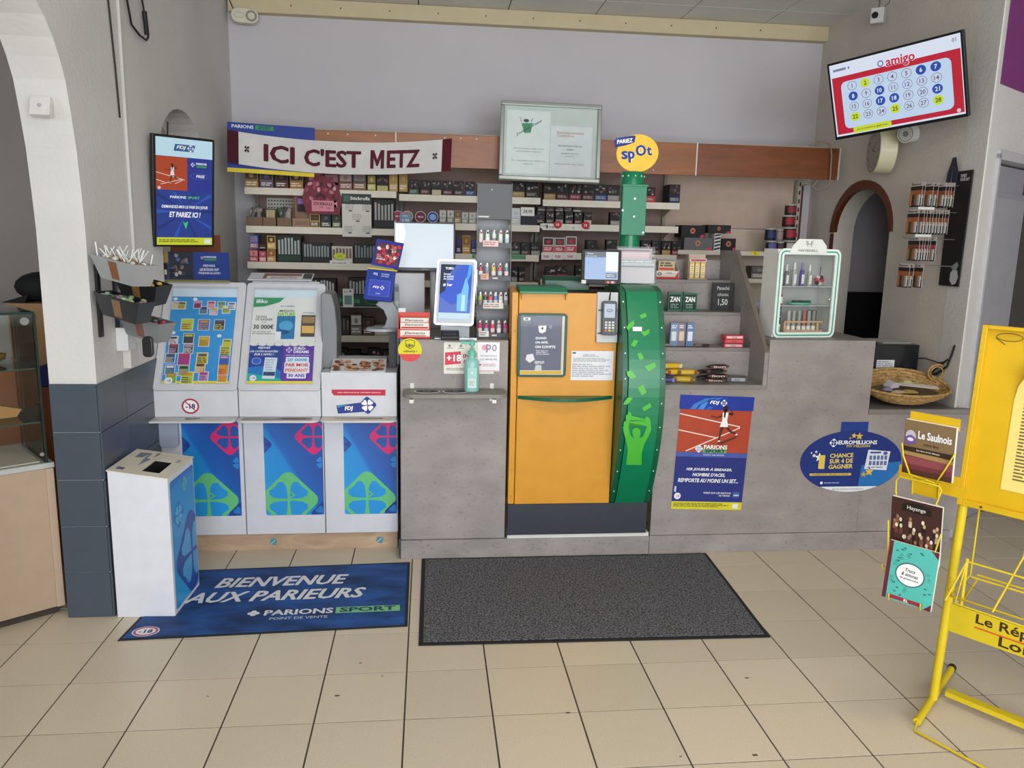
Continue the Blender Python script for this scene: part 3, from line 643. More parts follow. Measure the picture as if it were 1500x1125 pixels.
# ledge flyers
for k, (x, c_, t, l) in enumerate(((-1.13, 'd9d4cc', 'FDJ', 'pale printed sticker on the left end of the lottery ledge'), (-.73, '9a8f8c', 'SPORT', 'long brown and navy ad strip on the middle lottery ledge'), (-.35, 'd8c8b8', 'CAGNOTTE', 'long cream and pink ad strip on the right lottery ledge'))):
    T = frame((x, 3.822, .7222), 0, -90); b = MB(T); w_ = .05 if k == 0 else .165
    b.box(-w_, w_, -.0008, 0, -.028, .028, c_); b.text(t, -.04 if k else 0, .004, .018, -.0008, 'b05a50' if k == 2 else 'e8e4e0', 2); b.lines(.02 if k else -.03, w_-.01, .018, -.018, 3, -.0008, '7a5a5c', 2)
    tag(b.build('ledge_flyer'), l, 'sticker')
# plinth under the lottery stands
o = thing('wooden_plinth', 'pale wooden plinth board under the white lottery stands', 'plinth', (-.72, PF+.02, 0))
b = MB(); b.box(-1.316, -.158, PF+.015, PF+.045, 0, .090, 'wood_pale'); b.build('board', o, bev=.001, seg=1)
for x in (AX(400, 797, PF), AX(556, 792, PF)):
    T = frame((x, PF+.0148, .045)); b = MB(T)
    for a in range(4): b.ell(.009*math.cos(a*PI/2+.6), .009*math.sin(a*PI/2+.6), .011, .011, 0, '4f8a94', 1+a, 10)
    b.line(-.015, -.012, .01, .01, .003, 0, 'c8dcd8', 6); b.T0 = None; b.build('clover_sticker', o)
# white side bracket at the wall
b = MB(); b.rbox(-1.312, -1.222, 3.90, 3.925, .56, .700, .02, '9fa6b4/.4'); tag(b.build('bracket_plate', bev=.002), 'grey-white rounded plate under the left end of the lottery ledge', 'bracket')
# ================================================================== BIN
T = Matrix(((.238, -.02, 0, -1.306), (-.012, .31, 0, 3.252), (0, 0, 1, 0), (0, 0, 0, 1)))
T = frame((-1.300, 3.235, 0), -2.5)
o = thing('cardboard_bin', 'tall white cardboard ticket bin with a blue side by the tiled pier', 'bin', T)
b = MB(T); W_, D_ = .238, .31
pr = [(0, .640), (W_, .612), (W_, 0), (0, 0)]
b.add([(0, 0, 0), (W_, 0, 0), (W_, D_, 0), (0, D_, 0), (0, 0, .640), (W_, 0, .606), (W_, D_, .612), (0, D_, .640)], [(0, 3, 2, 1), (0, 1, 5, 4), (1, 2, 6, 5), (2, 3, 7, 6), (3, 0, 4, 7)], 'd8dae2/.5'); b.build('box', o, bev=.003)
b = MB(T)
def tp(x, y, up=0): return (x, y, .6405-.034*x/W_+.005*y/D_+up)
hx0, hx1, hy0, hy1 = .118, .190, .045, .20
ring = [(-.003, -.003), (W_+.003, -.003), (W_+.003, D_+.003), (-.003, D_+.003)]; hole = [(hx0, hy0), (hx1, hy0), (hx1, hy1), (hx0, hy1)]
for up in (0, .004):
    b.add([tp(*p, up) for p in ring+hole], [(0, 1, 5, 4), (1, 2, 6, 5), (2, 3, 7, 6), (3, 0, 4, 7)], 'd9d2c2/.6')
b.add([tp(*p, u) for u in (0, .004) for p in ring], [(0, 1, 5, 4), (1, 2, 6, 5), (2, 3, 7, 6), (3, 0, 4, 7)], 'd9d2c2/.6')
b.add([tp(*p, u) for u in (0, .004) for p in hole], [(0, 1, 5, 4), (1, 2, 6, 5), (2, 3, 7, 6), (3, 0, 4, 7)], 'b8ae9c/.6'); b.build('lid', o)
b = MB(T); L4 = [(hx0-.004, hy0-.004), (hx1+.004, hy0-.004), (hx1+.004, hy1+.004), (hx0-.004, hy1+.004)]; b.add([tp(*p, -.001) for p in L4]+[tp(*p, -.4) for p in L4], [(0, 1, 5, 4), (1, 2, 6, 5), (2, 3, 7, 6), (3, 0, 4, 7), (4, 5, 6, 7)], '0a0a0b/.9'); b.build('slot_shade_liner', o)  # black liner under the lid, paints the darkness inside the slot
b = MB(T)
for pts, c_ in (([(.02, .03), (.05, .03), (.05, .06), (.02, .06)], '6a6a78'), ([(.03, .2), (.06, .21), (.07, .28), (.03, .27)], '7c7c8c'), ([(.08, .1), (.1, .2), (.075, .21)], '85859a'), ([(.075, .14), (.08, .27), (.065, .28)], '8c8c9c'), ([(.10, .22), (.11, .29), (.095, .29)], '70707e'), ([(.2, .2), (.215, .2), (.215, .24), (.2, .24)], '9a9aa2')):
    b.add([tp(x, y, .0046) for x, y in pts], [list(range(len(pts)))], c_)
b.build('lid_print', o, kind='stuff')
TB = T @ Matrix.Translation((W_, 0, 0)) @ Matrix.Rotation(PI/2, 4, 'Z'); b = MB(TB)
b.rect(.02, D_-.008, .02, .585, 0, 'cloverblue', 1, r=.015); bx = (.021, D_-.009, .021, .584)
clipclover(b, .235, .20, .15, 0, '2a4fa4/.4', '4aa0d8/.4', bx, 2); clipclover(b, .10, .42, .048, 0, '2f74c0/.4', '58b0e0/.4', bx, 2); clipclover(b, .185, .53, .026, 0, '6ab47c/.4', '3a9ad8/.4', bx, 2)
b.T0 = T; b.build('side_print', o)
# ================================================================== FLOOR MATS
def quadmat(name, label, pts, th, m_, edge, draw=None, pile=None):
    cx = sum(p[0] for p in pts)/4; cy = sum(p[1] for p in pts)/4
    o = thing(name, label, 'mat', (cx, cy, .0003))
    b = MB(); b.prism(pts, 2, .0004, th*.6, edge); b.build('border', o)
    q = [((p[0]-cx)*.975+cx, (p[1]-cy)*.955+cy) for p in pts]
    b = MB(); b.prism(q, 2, th*.6+.0001, th, m_); b.build('pile', o)
    return o
quadmat('grey_floor_mat', 'large charcoal ribbed doormat in front of the yellow kiosk', [(-.036, 2.915), (1.415, 2.890), (1.455, 3.775), (-.03, 3.778)], .009, 'mat_pile', '1d1d1f/.8')
m2 = quadmat('blue_floor_mat', 'blue welcome mat reading BIENVENUE AUX PARIEURS beside the white bin', [(-1.225, 3.03), (-.083, 3.078), (-.088, 3.745), (-1.16, 3.70)], .005, 'blue_mat', '20262e/.8')
T = frame((-.60, 3.38, .0055), 1.5, -90); b = MB(T)
b.text('BIENVENUE', -.07, .170, .105, 0, 'dfe0e2/.7', 1, w_=.60, bold=.035, shear=.30); b.text('AUX PARIEURS', -.075, .02, .105, 0, 'dfe0e2/.7', 1, w_=.79, bold=.035, shear=.30)
b.text('PARIONS', .045, -.150, .050, 0, 'dfe0e2/.7', 1, w_=.29, bold=.035); b.rect(.20, .475, -.178, -.122, 0, '7fc08a/.7', 1); b.text('SPORT', .337, -.150, .042, 0, '1f4a5c/.7', 3, w_=.24, bold=.035)
b.text('POINT DE VENTE', .05, -.205, .022, 0, 'b8c0cc/.7', 1, w_=.24)
for a in range(4): b.ell(-.145+.014*math.cos(a*PI/2), -.150+.014*math.sin(a*PI/2), .012, .012, 0, 'dfe0e2/.7', 1+a % 2, 10)
b.ell(-.545, -.272, .053, .042, 0, 'e8e4ea', 1); b.ring(-.545, -.272, .048, .038, .009, 0, 'a84a6a', 2); b.text('-18', -.545, -.272, .03, 0, '3a3a6a', 2, bold=.03)
b.T0 = None; b.build('mat_lettering', m2, kind='stuff')
# ================================================================== YELLOW AND GREEN KIOSK
KX0, KX1 = .400, 1.138
Yl, Gr, Dg = 'd2932a/.4', '0c7a50/.28', '0b5c3e/.35'
kiosk = thing('betting_kiosk', 'yellow and green self-service kiosk set into the grey counter', 'kiosk', (.77, 3.9, .118))
b = MB(); b.box(KX0+.004, KX1-.012, 3.785, 3.80, .120, .285, '2f333e/.45'); b.build('plinth_panel', kiosk)
# yellow door, gently bowed
def bowed(x0, x1, prof, m_, name, th=.03, n=1, lean=0):
    b = MB(); b.prism([(y, z) for y, z in prof]+[(y+th, z) for y, z in prof[::-1]], 0, x0, x1, m_); return b
gx = .925
yp = [(3.775, .288), (3.770, .5), (3.765, .80), (3.768, 1.10), (3.775, 1.355)]
b = MB(); o2 = []
b.prism([(y, z) for y, z in yp]+[(3.80, 1.355), (3.80, .288)], 0, KX0+.035, gx-.003, Yl); b.build('yellow_door', kiosk, bev=.003)
b = MB(); b.prism([(y+.006, z) for y, z in yp]+[(3.95, 1.375), (3.95, .288)], 0, KX0+.002, KX0+.032, Yl); b.build('yellow_side_flange', kiosk, bev=.002)
b = MB()
for k in range(8): z = .33+k*.14; b.cyl((KX0+.017, 3.7705, z), (KX0+.017, 3.775, z), .003, 'b87a14/.4', n=6)
b.build('rivets', kiosk, kind='stuff')
# green bulging column
import math as _m
gp = []
for i in range(25):
    t = i/24; z = .288+t*(1.368-.288); gp.append((3.775-.165*math.sin(PI*min(1, t*.98+.02))**.85, z))
gp = [(3.775-.165*max(0, math.sin(PI*(z-.288)/1.12))**.9, z) for z in [.288+i*.045 for i in range(25)]]
gp += [(3.80, 1.383), (3.84, 1.392), (4.1, 1.394)]
def col_pts(off, gp=gp): return [(y-off, z) for y, z in gp]
b = MB(); b.prism(gp+[(4.1, .288)], 0, gx+.028, KX1-.033, Gr); b.build('green_column', kiosk)
for x0, x1 in ((gx, gx+.027), (KX1-.032, KX1)):
    b = MB(); b.prism([(y+.012, z) for y, z in gp[:-1]]+[(4.1, 1.385), (4.1, .288)], 0, x0, x1, Dg); b.build('green_side_flange', kiosk, bev=.0015, seg=1)
b = MB()
for x in (gx+.013, KX1-.016):
    for k in range(9):
        z = .36+k*.12; yy = 3.775-.165*max(0, math.sin(PI*(z-.288)/1.12))**.9+.0115; b.cyl((x, yy-.002, z), (x, yy+.002, z), .0035, 'c8d0cc/.3/.6', n=6)
b.build('screws', kiosk, kind='stuff')
# printed light green figures on the column (wrapped to its curve)
def gy(z):
    z = min(max(z, .29), 1.36); return 3.775-.165*max(0, math.sin(PI*(z-.288)/1.12))**.9
b = MB(); LG = '4cb43c/.35'
def wrap(pts, m_=LG, dz=.03):
    """polygon cut in horizontal strips so that it follows the curved column"""
    zs0, zs1 = min(p[1] for p in pts), max(p[1] for p in pts); z = zs0
    while z < zs1-1e-6:
        zn = min(z+dz, zs1); P = list(pts)
        for v, sg in ((z, 1), (zn, -1)):
            Q = []
            for i in range(len(P)):
                a, c = P[i-1], P[i]; ia, ic = (a[1]-v)*sg >= 0, (c[1]-v)*sg >= 0
                if ia != ic: u = (v-a[1])/(c[1]-a[1]); Q.append((a[0]+(c[0]-a[0])*u, v))
                if ic: Q.append(c)
            P = Q
            if len(P) < 3: break
        if len(P) >= 3: b.add([(p[0], gy(p[1])-.0022, p[1]) for p in P], [list(range(len(P)))], m_)
        z = zn
def gpx(x, y):
    Yc = 3.68; p = at(x, y, 1, Yc)
    for _ in range(6): p = at(x, y, 1, gy(p.z))
    return (p.x, p.z)
def gpix(l, m_=LG): wrap([gpx(720+x*280/1050, 520+y*300/1125) for x, y in l], m_)
gpix([(738, 603), (748, 520), (735, 462), (722, 410), (727, 365), (738, 362), (737, 330), (746, 328), (754, 310), (765, 318), (768, 340), (757, 368), (752, 395), (762, 440), (778, 455), (782, 457)] + [(812, 457), (832, 445), (852, 395), (850, 365), (842, 345), (855, 337), (868, 348), (872, 362), (877, 410), (860, 450), (838, 490), (824, 540), (824, 604)])
gpix([(776, 440), (772, 415), (784, 400), (802, 400), (816, 412), (818, 435), (810, 462), (784, 462)])
for l in ([(742, 90), (768, 85), (795, 120), (768, 132), (745, 112)], [(838, 62), (895, 40), (905, 62), (862, 92)], [(800, 178), (832, 163), (852, 205), (825, 222)], [(725, 262), (745, 235), (775, 230), (768, 250), (740, 275)], [(826, 290), (870, 262), (878, 285), (838, 308)], [(800, -8), (820, -14), (828, 6), (806, 10)]): gpix(l)
def gpix2(l): wrap([gpx(720+x*280/955, 250+y*330/1125) for x, y in l], LG)
for l in ([(738, 722), (770, 710), (776, 728), (748, 740)], [(672, 782), (690, 760), (712, 745), (712, 770), (682, 798)], [(745, 805), (768, 800), (788, 790), (788, 812), (762, 828)], [(695, 872), (712, 843), (732, 850), (716, 880)], [(732, 925), (748, 912), (762, 938), (740, 945)]): gpix2(l)
b.build('printed_figure', kiosk, kind='stuff', label='light green cheering figure under falling banknotes')
b = MB()
def gtag(x0, x1, z0, z1): wrap([(x0, z0), (x1, z0), (x1, z1), (x0, z1)], 'e8e4e6/.4', .01)
gtag(.975, 1.02, 1.185, 1.205)
b.build('white_label', kiosk)
# curved green handle
b = MB(); hx0, hx1 = .438, .912; P = []
for i in range(13):
    t = i/12; P.append((hx0+(hx1-hx0)*t, 3.764-.085*math.sin(PI*t)))
b.prism(P+[(hx1, 3.766), (hx0, 3.766)], 2, .834, .850, Dg); b.build('door_handle', kiosk, bev=.003)
# poster frame on the door, with leaning sheet
def yd(z): return 3.768
fx0, fx1, fz0, fz1 = AX(758, 500, 3.76), AX(830, 500, 3.76), AZ(795, 552, 3.76), AZ(795, 459, 3.76)
b = MB(); b.rbox(fx0, fx1, 3.752, 3.767, fz0, fz1, .018, '0f4a34/.35'); b.build('poster_frame', kiosk, bev=.002)
T = frame(((fx0+fx1)/2, 3.7515, (fz0+fz1)/2)); b = MB(T); w_, h = (fx1-fx0)/2-.014, (fz1-fz0)/2-.012
b.rect(-w_, w_, -h, h, 0, 'e4dcc4', 1); b.rect(-w_, w_-.012, -h+.022, h, 0, '6b6c7e/.4', 2); b.rect(-w_+.002, w_-.008, -h+.003, -h+.018, 0, 'e0b94a', 2)
b.rect(-w_+.012, -w_+.045, h-.022, h-.008, 0, 'f0f0ee', 3); b.ell(-w_+.028, h-.015, .009, .004, 0, '3c6a4a', 4, 10); b.lines(-w_+.01, -w_+.05, h-.025, h-.031, 1, 0, '6aa074', 3)
b.poly([(-.022, h-.048), (.018, h-.045), (.015, h-.075), (-.003, h-.085), (-.018, h-.078)], 0, 'e8e6e4', 3); b.ell(.038, h-.052, .008, .010, 0, '9a9aa4', 3, 10); b.ell(-.002, h-.06, .005, .006, 0, '4a4a5a', 4, 8)
for i, t in enumerate(('QUAND', 'ON AIME,', 'ON COMPTE')): b.text(t, -.035, h-.108-i*.021, .013, 0, 'f4f4f4', 3, al='l', bold=.04)
b.lines(-.03, .045, h-.165, h-.19, 3, 0, 'c8c8d0', 3); b.poly([(-.075, -.045), (-.045, -.04), (-.035, -.07), (-.06, -.085), (-.08, -.07)], 0, 'e0dee0', 3)
b.lines(-.035, .015, -.075, -.09, 2, 0, 'd8d8dc', 3, t=.7); b.poly([(-.035, -h+.022), (.0, -h+.022), (-.002, -.095), (-.03, -.095)], 0, 'c8c8cc', 3)
b.T0 = None; b.build('poster', kiosk)
b = MB(); b.box(fx0+.012, fx1-.012, 3.7495, 3.7505, fz0+.01, fz1-.01, 'acrylic'); b.build('clear_cover', kiosk)
# A4 sheet
x0, x1, z0, z1 = AX(837, 515, 3.765), AX(899, 515, 3.765), AZ(868, 557, 3.765), AZ(868, 514, 3.765)
T = frame(((x0+x1)/2, 3.7638, (z0+z1)/2)); b = MB(T); w_, h = (x1-x0)/2, (z1-z0)/2
b.box(-w_, w_, -.0006, .0006, -h, h, 'dfdfe6'); b.rect(-w_+.006, -w_+.022, h-.014, h-.006, -.0006, '505862', 1)
b.lines(-.06, .06, h-.016, h-.03, 2, -.0006, '9a9aa4', 1, al='c'); b.lines(-w_+.01, w_-.01, h-.034, h-.055, 3, -.0006, '98a098', 1); b.lines(-w_+.006, w_-.006, h-.062, -h+.016, 7, -.0006, 'a4a4ac', 1, jag=.5)
b.T0 = None; b.build('notice_sheet', kiosk)
# top: lip, green boxes
b = MB(); b.prism([(3.745, 1.352), (3.745, 1.362), (3.80, 1.382), (3.92, 1.385), (3.92, 1.352)], 0, AX(761, 435, 3.76), AX(831, 435, 3.76), '137a55/.3'); b.build('green_lip', kiosk, bev=.002)
for x in (AX(764, 440, 3.76), AX(829, 440, 3.76)):
    b = MB(); b.prism([(3.748, 1.351), (3.772, 1.32), (3.772, 1.351)], 0, x-.002, x+.002, Yl); b.build('lip_gusset', kiosk)
b = MB(); b.box(KX0+.034, gx, 3.80, 4.1, 1.30, 1.354, '1c1f20/.5'); b.build('top_deck', kiosk)
b = MB(); b.prism([(3.98, 1.355), (3.98, 1.405), (4.02, 1.425), (4.09, 1.425), (4.09, 1.355)], 0, AX(797, 420, 4.0), AX(862, 420, 4.0), '0b4a36/.3'); b.build('ticket_printer_cover', kiosk, bev=.003)
# grey plate with card terminal
T = frame((.868, 3.758, 1.243), 0, -5); b = MB(T); b.box(-.052, .052, 0, .012, -.125, .12, 'b4b6b8/.35'); b.build('mounting_plate', kiosk, bev=.002)
TT = frame((.873, 3.746, 1.155), -3, -5)
ct = thing('card_terminal', 'black card payment terminal held on the grey plate of the yellow kiosk', 'card terminal', TT)
b = MB(TT); b.rbox(-.036, .036, -.024, 0, 0, .165, .012, '17181b/.35'); b.box(-.052, .052, -.008, -.002, .006, .012, '17181b/.4'); b.box(-.052, .052, -.008, -.002, .118, .124, '17181b/.4'); b.build('body', ct, bev=.002)
b = MB(TT); b.rect(-.026, .026, .085, .152, -.024, 'E:b4c4d8:.75', 1); b.ell(0, .12, .017, .009, -.024, 'E:6a8aa0:.6', 2, 12); b.text('pmu', 0, .12, .007, -.024, 'E:e8f0f8:.7', 3); b.build('screen', ct)
b = MB(TT)
for i in range(3):
    for j in range(4): b.box(-.022+i*.017, -.010+i*.017, -.0262, -.0235, .058-j*.013, .067-j*.013, ['c8c8c8/.4', 'c8c8c8/.4', 'c8c8c8/.4', ['c04a3a/.4', 'd8a040/.4', '4aa060/.4'][i]][j])
b.build('key', ct, kind='stuff')
b = MB(); b.tube([(.875, 3.755, 1.325), (.880, 3.77, 1.36), (.885, 3.80, 1.385), (.89, 3.86, 1.39)], .0035, '17181b', n=6); b.build('cable', kiosk)
# touch monitor
TT = frame((.855, 3.88, 1.480), -4, -6)
sc = thing('kiosk_monitor', 'black framed touch monitor with a pale blue screen on top of the kiosk', 'monitor', TT)
sw, shh = .099, .085
b = MB(TT); b.rbox(-sw, sw, 0, .022, -shh, shh, .006, '0e0f11/.55'); b.build('housing', sc, bev=.002)
b = MB(TT); b.rect(-.083, .083, -.062, .074, 0, 'E:8fb0dc:.9', 1); b.rect(-.083, .022, .047, .074, 0, 'E:5a6a84:.5', 2); b.rect(.022, .083, -.022, .074, 0, 'E:e4f0fa:1.0', 2); b.rect(.022, .078, -.055, -.03, 0, 'E:5c7494:.6', 2); b.text('Bonjour', -.055, .064, .009, 0, 'E:f0f4fa:.8', 3); b.lines(-.078, -.02, .055, .050, 1, 0, 'E:dce4ee:.8', 3); b.lines(.026, .074, -.034, -.05, 2, 0, 'E:ccd8e6:.8', 3); b.build('screen', sc)
b = MB(TT); b.rect(-.098, -.075, -.084, -.066, 0, 'd8d8d8', 1); b.rect(.02, .075, -.082, -.068, 0, '8a4048', 1); b.rect(.03, .04, -.08, -.07, 0, 'd8a08a', 2); b.rect(.05, .065, -.08, -.07, 0, 'c8c8c8', 2); b.build('stickers', sc, kind='stuff')
b = MB(); b.box(.80, .90, 3.90, 3.97, 1.386, 1.405, '1a1b1e/.4'); b.cyl((.855, 3.925, 1.40), (.855, 3.905, 1.46), .014, '1a1b1e/.4'); b.build('stand', sc)
# clear leaflet holder
TT = frame((1.055, 3.99, 1.3945), -3, -5)
lh = thing('leaflet_holder', 'clear acrylic holder with two printed leaflets behind the kiosk monitor', 'leaflet holder', TT)
b = MB(TT); b.box(-.095, .105, .012, .015, 0, .19, 'acrylic'); b.box(-.095, .105, -.03, -.027, 0, .125, 'acrylic'); b.box(-.097, -.095, -.03, .015, 0, .13, 'acrylic'); b.box(.105, .107, -.03, .015, 0, .13, 'acrylic'); b.build('holder', lh)
b = MB(TT); b.box(-.088, .088, .004, .008, .002, .180, 'b8b2b6'); b.rect(-.08, .08, .165, .172, .004, '8a8a92', 1); b.rect(-.075, .075, .10, .16, .004, 'd8c8cc', 1); b.build('rear_leaflet', lh)
b = MB(TT); b.box(-.085, .098, -.022, -.017, .002, .122, 'c4bebc'); b.rect(-.08, .093, .105, .118, -.022, '8c9494', 1); b.lines(-.078, .09, .117, .106, 1, -.022, 'e4e4e4', 2); b.rect(-.08, .093, .082, .090, -.022, '7a8284', 1); b.ring(.005, .045, .07, .028, .002, -.022, 'd8a8a8', 1); b.lines(-.05, .06, .06, .03, 4, -.022, 'd4bcbc', 1); b.build('front_leaflet', lh)
# green mast with the round sign
ms = thing('sign_mast', 'green mast with bolted cover carrying the round yellow sign', 'mast', (1.055, 4.13, 1.395))
c = (1.055, 4.13)
b = MB(); b.lathe([(.052, 0), (.052, .56)], (c[0], c[1], 1.395), Gr, 20); b.build('tube', ms)
b = MB(); b.box(c[0]-.064, c[0]+.062, c[1]-.068, c[1]-.02, 1.640, 1.895, '1c7f5c/.4'); b.box(c[0]-.067, c[0]+.068, c[1]-.07, c[1]-.02, 1.885, 1.897, '1c7f5c/.4'); b.build('cover_plate', ms, bev=.002)
b = MB()
for x, z in ((.0, 1.825), (.0, 1.735), (-.062, 1.765), (.052, 1.655)): b.cyl((c[0]+x, c[1]-.0715, z), (c[0]+x, c[1]-.068, z), .005, 'd0d8d4/.3/.5', n=8)
b.build('bolts', ms, kind='stuff')
b = MB(); b.lathe([(.060, 0), (.060, .065), (.055, .068)], (c[0], c[1], 1.895), Gr, 24); b.build('top_ring', ms)
for k in range(5):
    a = math.radians(200+k*35); 
    b = MB(); b.ball((c[0]+.060*math.cos(a), c[1]+.060*math.sin(a), 1.94), .005, .005, .005, 'c8dcd0/.3', 8, 4); b.build('stud', ms)
T = frame((1.068, 4.10, 2.055), 2, 0, -8)
sg = thing('round_sign', 'round yellow sign reading PARIEZ spOt on top of the green mast', 'sign', T)
b = MB(T); b.disc(0, 0, .112, .094, 0, .006, 'f0c22c/.4', 40); b.build('disc', sg, bev=.001, seg=1)
b = MB(T); b.poly([(-.118, .04), (-.06, .045), (-.012, .055), (-.003, .085), (-.012, .09), (-.105, .085), (-.118, .075)], 0, '2b3a80', 1); b.text('PARIEZ', -.062, .067, .020, 0, 'ffffff', 2, w_=.085, bold=.04, shear=.15)
for m_, bd, l in (('f2f0ea', .20, 2), ('2c3f94', .07, 4)):
    b.text('s', -.070, -.002, .042, 0, m_, l, w_=.034, bold=bd*.7); b.text('p', -.034, -.014, .056, 0, m_, l, w_=.036, bold=bd*.7); b.text('O', .018, .012, .056, 0, m_, l, w_=.056, bold=bd*.7); b.text('t', .062, .004, .044, 0, m_, l, w_=.026, bold=bd*.7)
b.build('print', sg)
b = MB(T); b.box(-.02, .01, .0005, .012, -.115, -.06, '0d6a4a/.4'); b.build('bracket', sg)

# ================================================================== FASCIA, SCARF, BOARD
fa = thing('wooden_fascia', 'long varnished brown wood board running above the back shelves', 'fascia', (.75, 5.16, 2.045))
FY = 5.15; edges = [-1.215, -.205, .74, 1.735, 2.712]
for k in range(4):
    b = MB(); b.box(edges[k]+.004, edges[k+1]-.004, FY, FY+.018, 2.045, 2.245, 'wood' if k < 3 else 'wood_shaded'); b.build('wood_panel', fa, bev=.001, seg=1)  # last panel: same wood in a darker colour, its shading painted in
for x in edges[1:]:
    b = MB(); b.box(x-.0045, x+.0045, FY-.006, FY+.02, 2.043, 2.250, 'd8cfc0/.5'); b.build('joint_strip', fa)
b = MB(); b.box(edges[0], edges[-1], FY-.002, FY+.05, 2.2455, 2.251, 'a89a86/.6'); b.build('top_edge', fa)
for x in (-1.1, .74, 2.45):
    b = MB(); b.box(x, x+.03, FY+.0185, BW-.001, 2.215, 2.240, '7a6c5c/.6'); setting(b, 'trim_3')
b = MB()
for x in (-.62, -.5, -.33, 0.1, .2, .3, 1.3, 1.45): b.cyl((x, FY-.003, 2.225 if x < 1 else 2.07), (x, FY, 2.225 if x < 1 else 2.07), .005, 'e0d8c8', n=6)
b.build('screw_heads', fa, kind='stuff')
b = MB(); b.tube([(2.50, FY+.015, 2.256), (2.53, FY-.0, 2.272), (2.58, FY-.02, 2.284), (2.63, FY-.022, 2.265), (2.645, FY-.022, 2.20), (2.65, FY-.022, 2.02), (2.64, FY-.0, 1.985), (2.61, FY+.05, 1.975), (2.575, FY+.06, 2.0), (2.60, FY+.06, 2.04)], .0055, '9c8a74/.6', n=6); tag(b.build('loose_cable'), 'beige cable looping over the right end of the wooden fascia', 'cable')
# blue poster behind the scarf
T = frame((-.965, FY-.0015, 2.135), 0, 0, 2); b = MB(T); b.box(-.262, .262, -.0008, 0, -.165, .13, '31469a'); b.rect(-.262, .262, -.165, -.140, -.0008, 'e8d23a', 1)
b.text('PARIONS', -.17, .108, .020, -.0008, 'e8ecf4', 2, bold=.03, w_=.13); b.rect(-.095, .015, .095, .12, -.0008, '3f9a5c', 1); b.text('SPORT', -.04, .108, .018, -.0008, '24366a', 2, bold=.03)
tag(b.build('blue_poster'), 'blue and yellow sports betting poster half hidden behind the scarf', 'poster')
# the scarf: sagging cloth
def scarf():
    sc = thing('supporter_scarf', 'white and maroon scarf reading ICI C\'EST METZ pinned across the fascia', 'scarf', (-.54, FY-.03, 2.07))
    tl, tr_, bl, br = at(333, 190, 1, FY-.02), at(662, 203, 1, FY-.02), at(334, 238, 1, FY-.02), at(660, 250, 1, FY-.02)
    def pt(u, v, off=0):
        sag_t, sag_b = .046, .045
        top = tl.lerp(tr_, u); bot = bl.lerp(br, u); s_ = 4*u*(1-u)
        top = top+Vector((0, 0, -sag_t*s_)); bot = bot+Vector((0, 0, -sag_b*s_))
        p = bot.lerp(top, v); wv = .006*math.sin(u*11+v*2.5)+.004*math.sin(u*23-v*4)
        return Vector((p.x, FY-.022-wv-off, p.z))
    def cloth(u0, u1, m_, nu=40, name='cloth'):
        b = MB(); vv = []; nv = 6
        for off in (0, -.004):
            for i in range(nu+1):
                for j in range(nv+1): vv.append(pt(u0+(u1-u0)*i/nu, j/nv, off))
        fs = []; S = (nu+1)*(nv+1)
        for i in range(nu):
            for j in range(nv):
                a = i*(nv+1)+j; fs += [(a, a+nv+1, a+nv+2, a+1), (S+a, S+a+1, S+a+nv+2, S+a+nv+1)]
        b.add(vv, fs, m_, True); b.build(name, sc)
    cloth(.048, .957, 'd9d6d4/.9'); cloth(0, .047, '4a1a26/.95', 3, 'knitted_end'); cloth(.958, 1.0, '5a1422/.95', 3, 'knitted_end')
    b = MB(); t = MB(); t.text('ICI', .158, 0, .55, 0, 'x', 0, w_=.135, bold=.042, al='l'); t.text("C'EST", .334, 0, .55, 0, 'x', 0, w_=.256, bold=.042, al='l'); t.text('ETZ', .706, 0, .55, 0, 'x', 0, w_=.150, bold=.042, al='l'); t.poly([(.632+.062*a, -.29+.58*c_) for a, c_ in ((0, 0), (0, 1), (.26, 1), (.5, .48), (.74, 1), (1, 1), (1, 0), (.76, 0), (.76, .58), (.56, .14), (.44, .14), (.24, .58), (.24, 0))], 0, 'x', 0)
    t2 = [(v.x, .47+v.z) for v in t.v]
    import bmesh
    bm = bmesh.new(); bv_ = [bm.verts.new((u, v, 0)) for u, v in t2]
    for f in t.f:
        try: bm.faces.new([bv_[i] for i in f])
        except ValueError: pass
    for _ in range(3):
        le = [e for e in bm.edges if abs(e.verts[0].co.x-e.verts[1].co.x) > .012 or abs(e.verts[0].co.y-e.verts[1].co.y) > .16]
        if le: bmesh.ops.subdivide_edges(bm, edges=le, cuts=1, use_grid_fill=False); bmesh.ops.triangulate(bm, faces=bm.faces[:])
    bm.verts.index_update(); vv = [pt(v.co.x, v.co.y, .006) for v in bm.verts]; b.add(vv, [[v.index for v in f.verts] for f in bm.faces], '5c1c2a/.9'); bm.free()
    for u in (.085, .925):
        for a in range(4):
            q = [(u, .5), (u+.010*math.cos(a*PI/2+.3), .5+.10*math.sin(a*PI/2+.3)), (u+.014*math.cos(a*PI/2+.8), .5+.12*math.sin(a*PI/2+.8)), (u+.010*math.cos(a*PI/2+1.3), .5+.10*math.sin(a*PI/2+1.3))]
            b.add([pt(x, z, .006) for x, z in q], [(0, 1, 2, 3)], '3c2024/.9')
    b.build('lettering', sc, kind='stuff')
scarf()
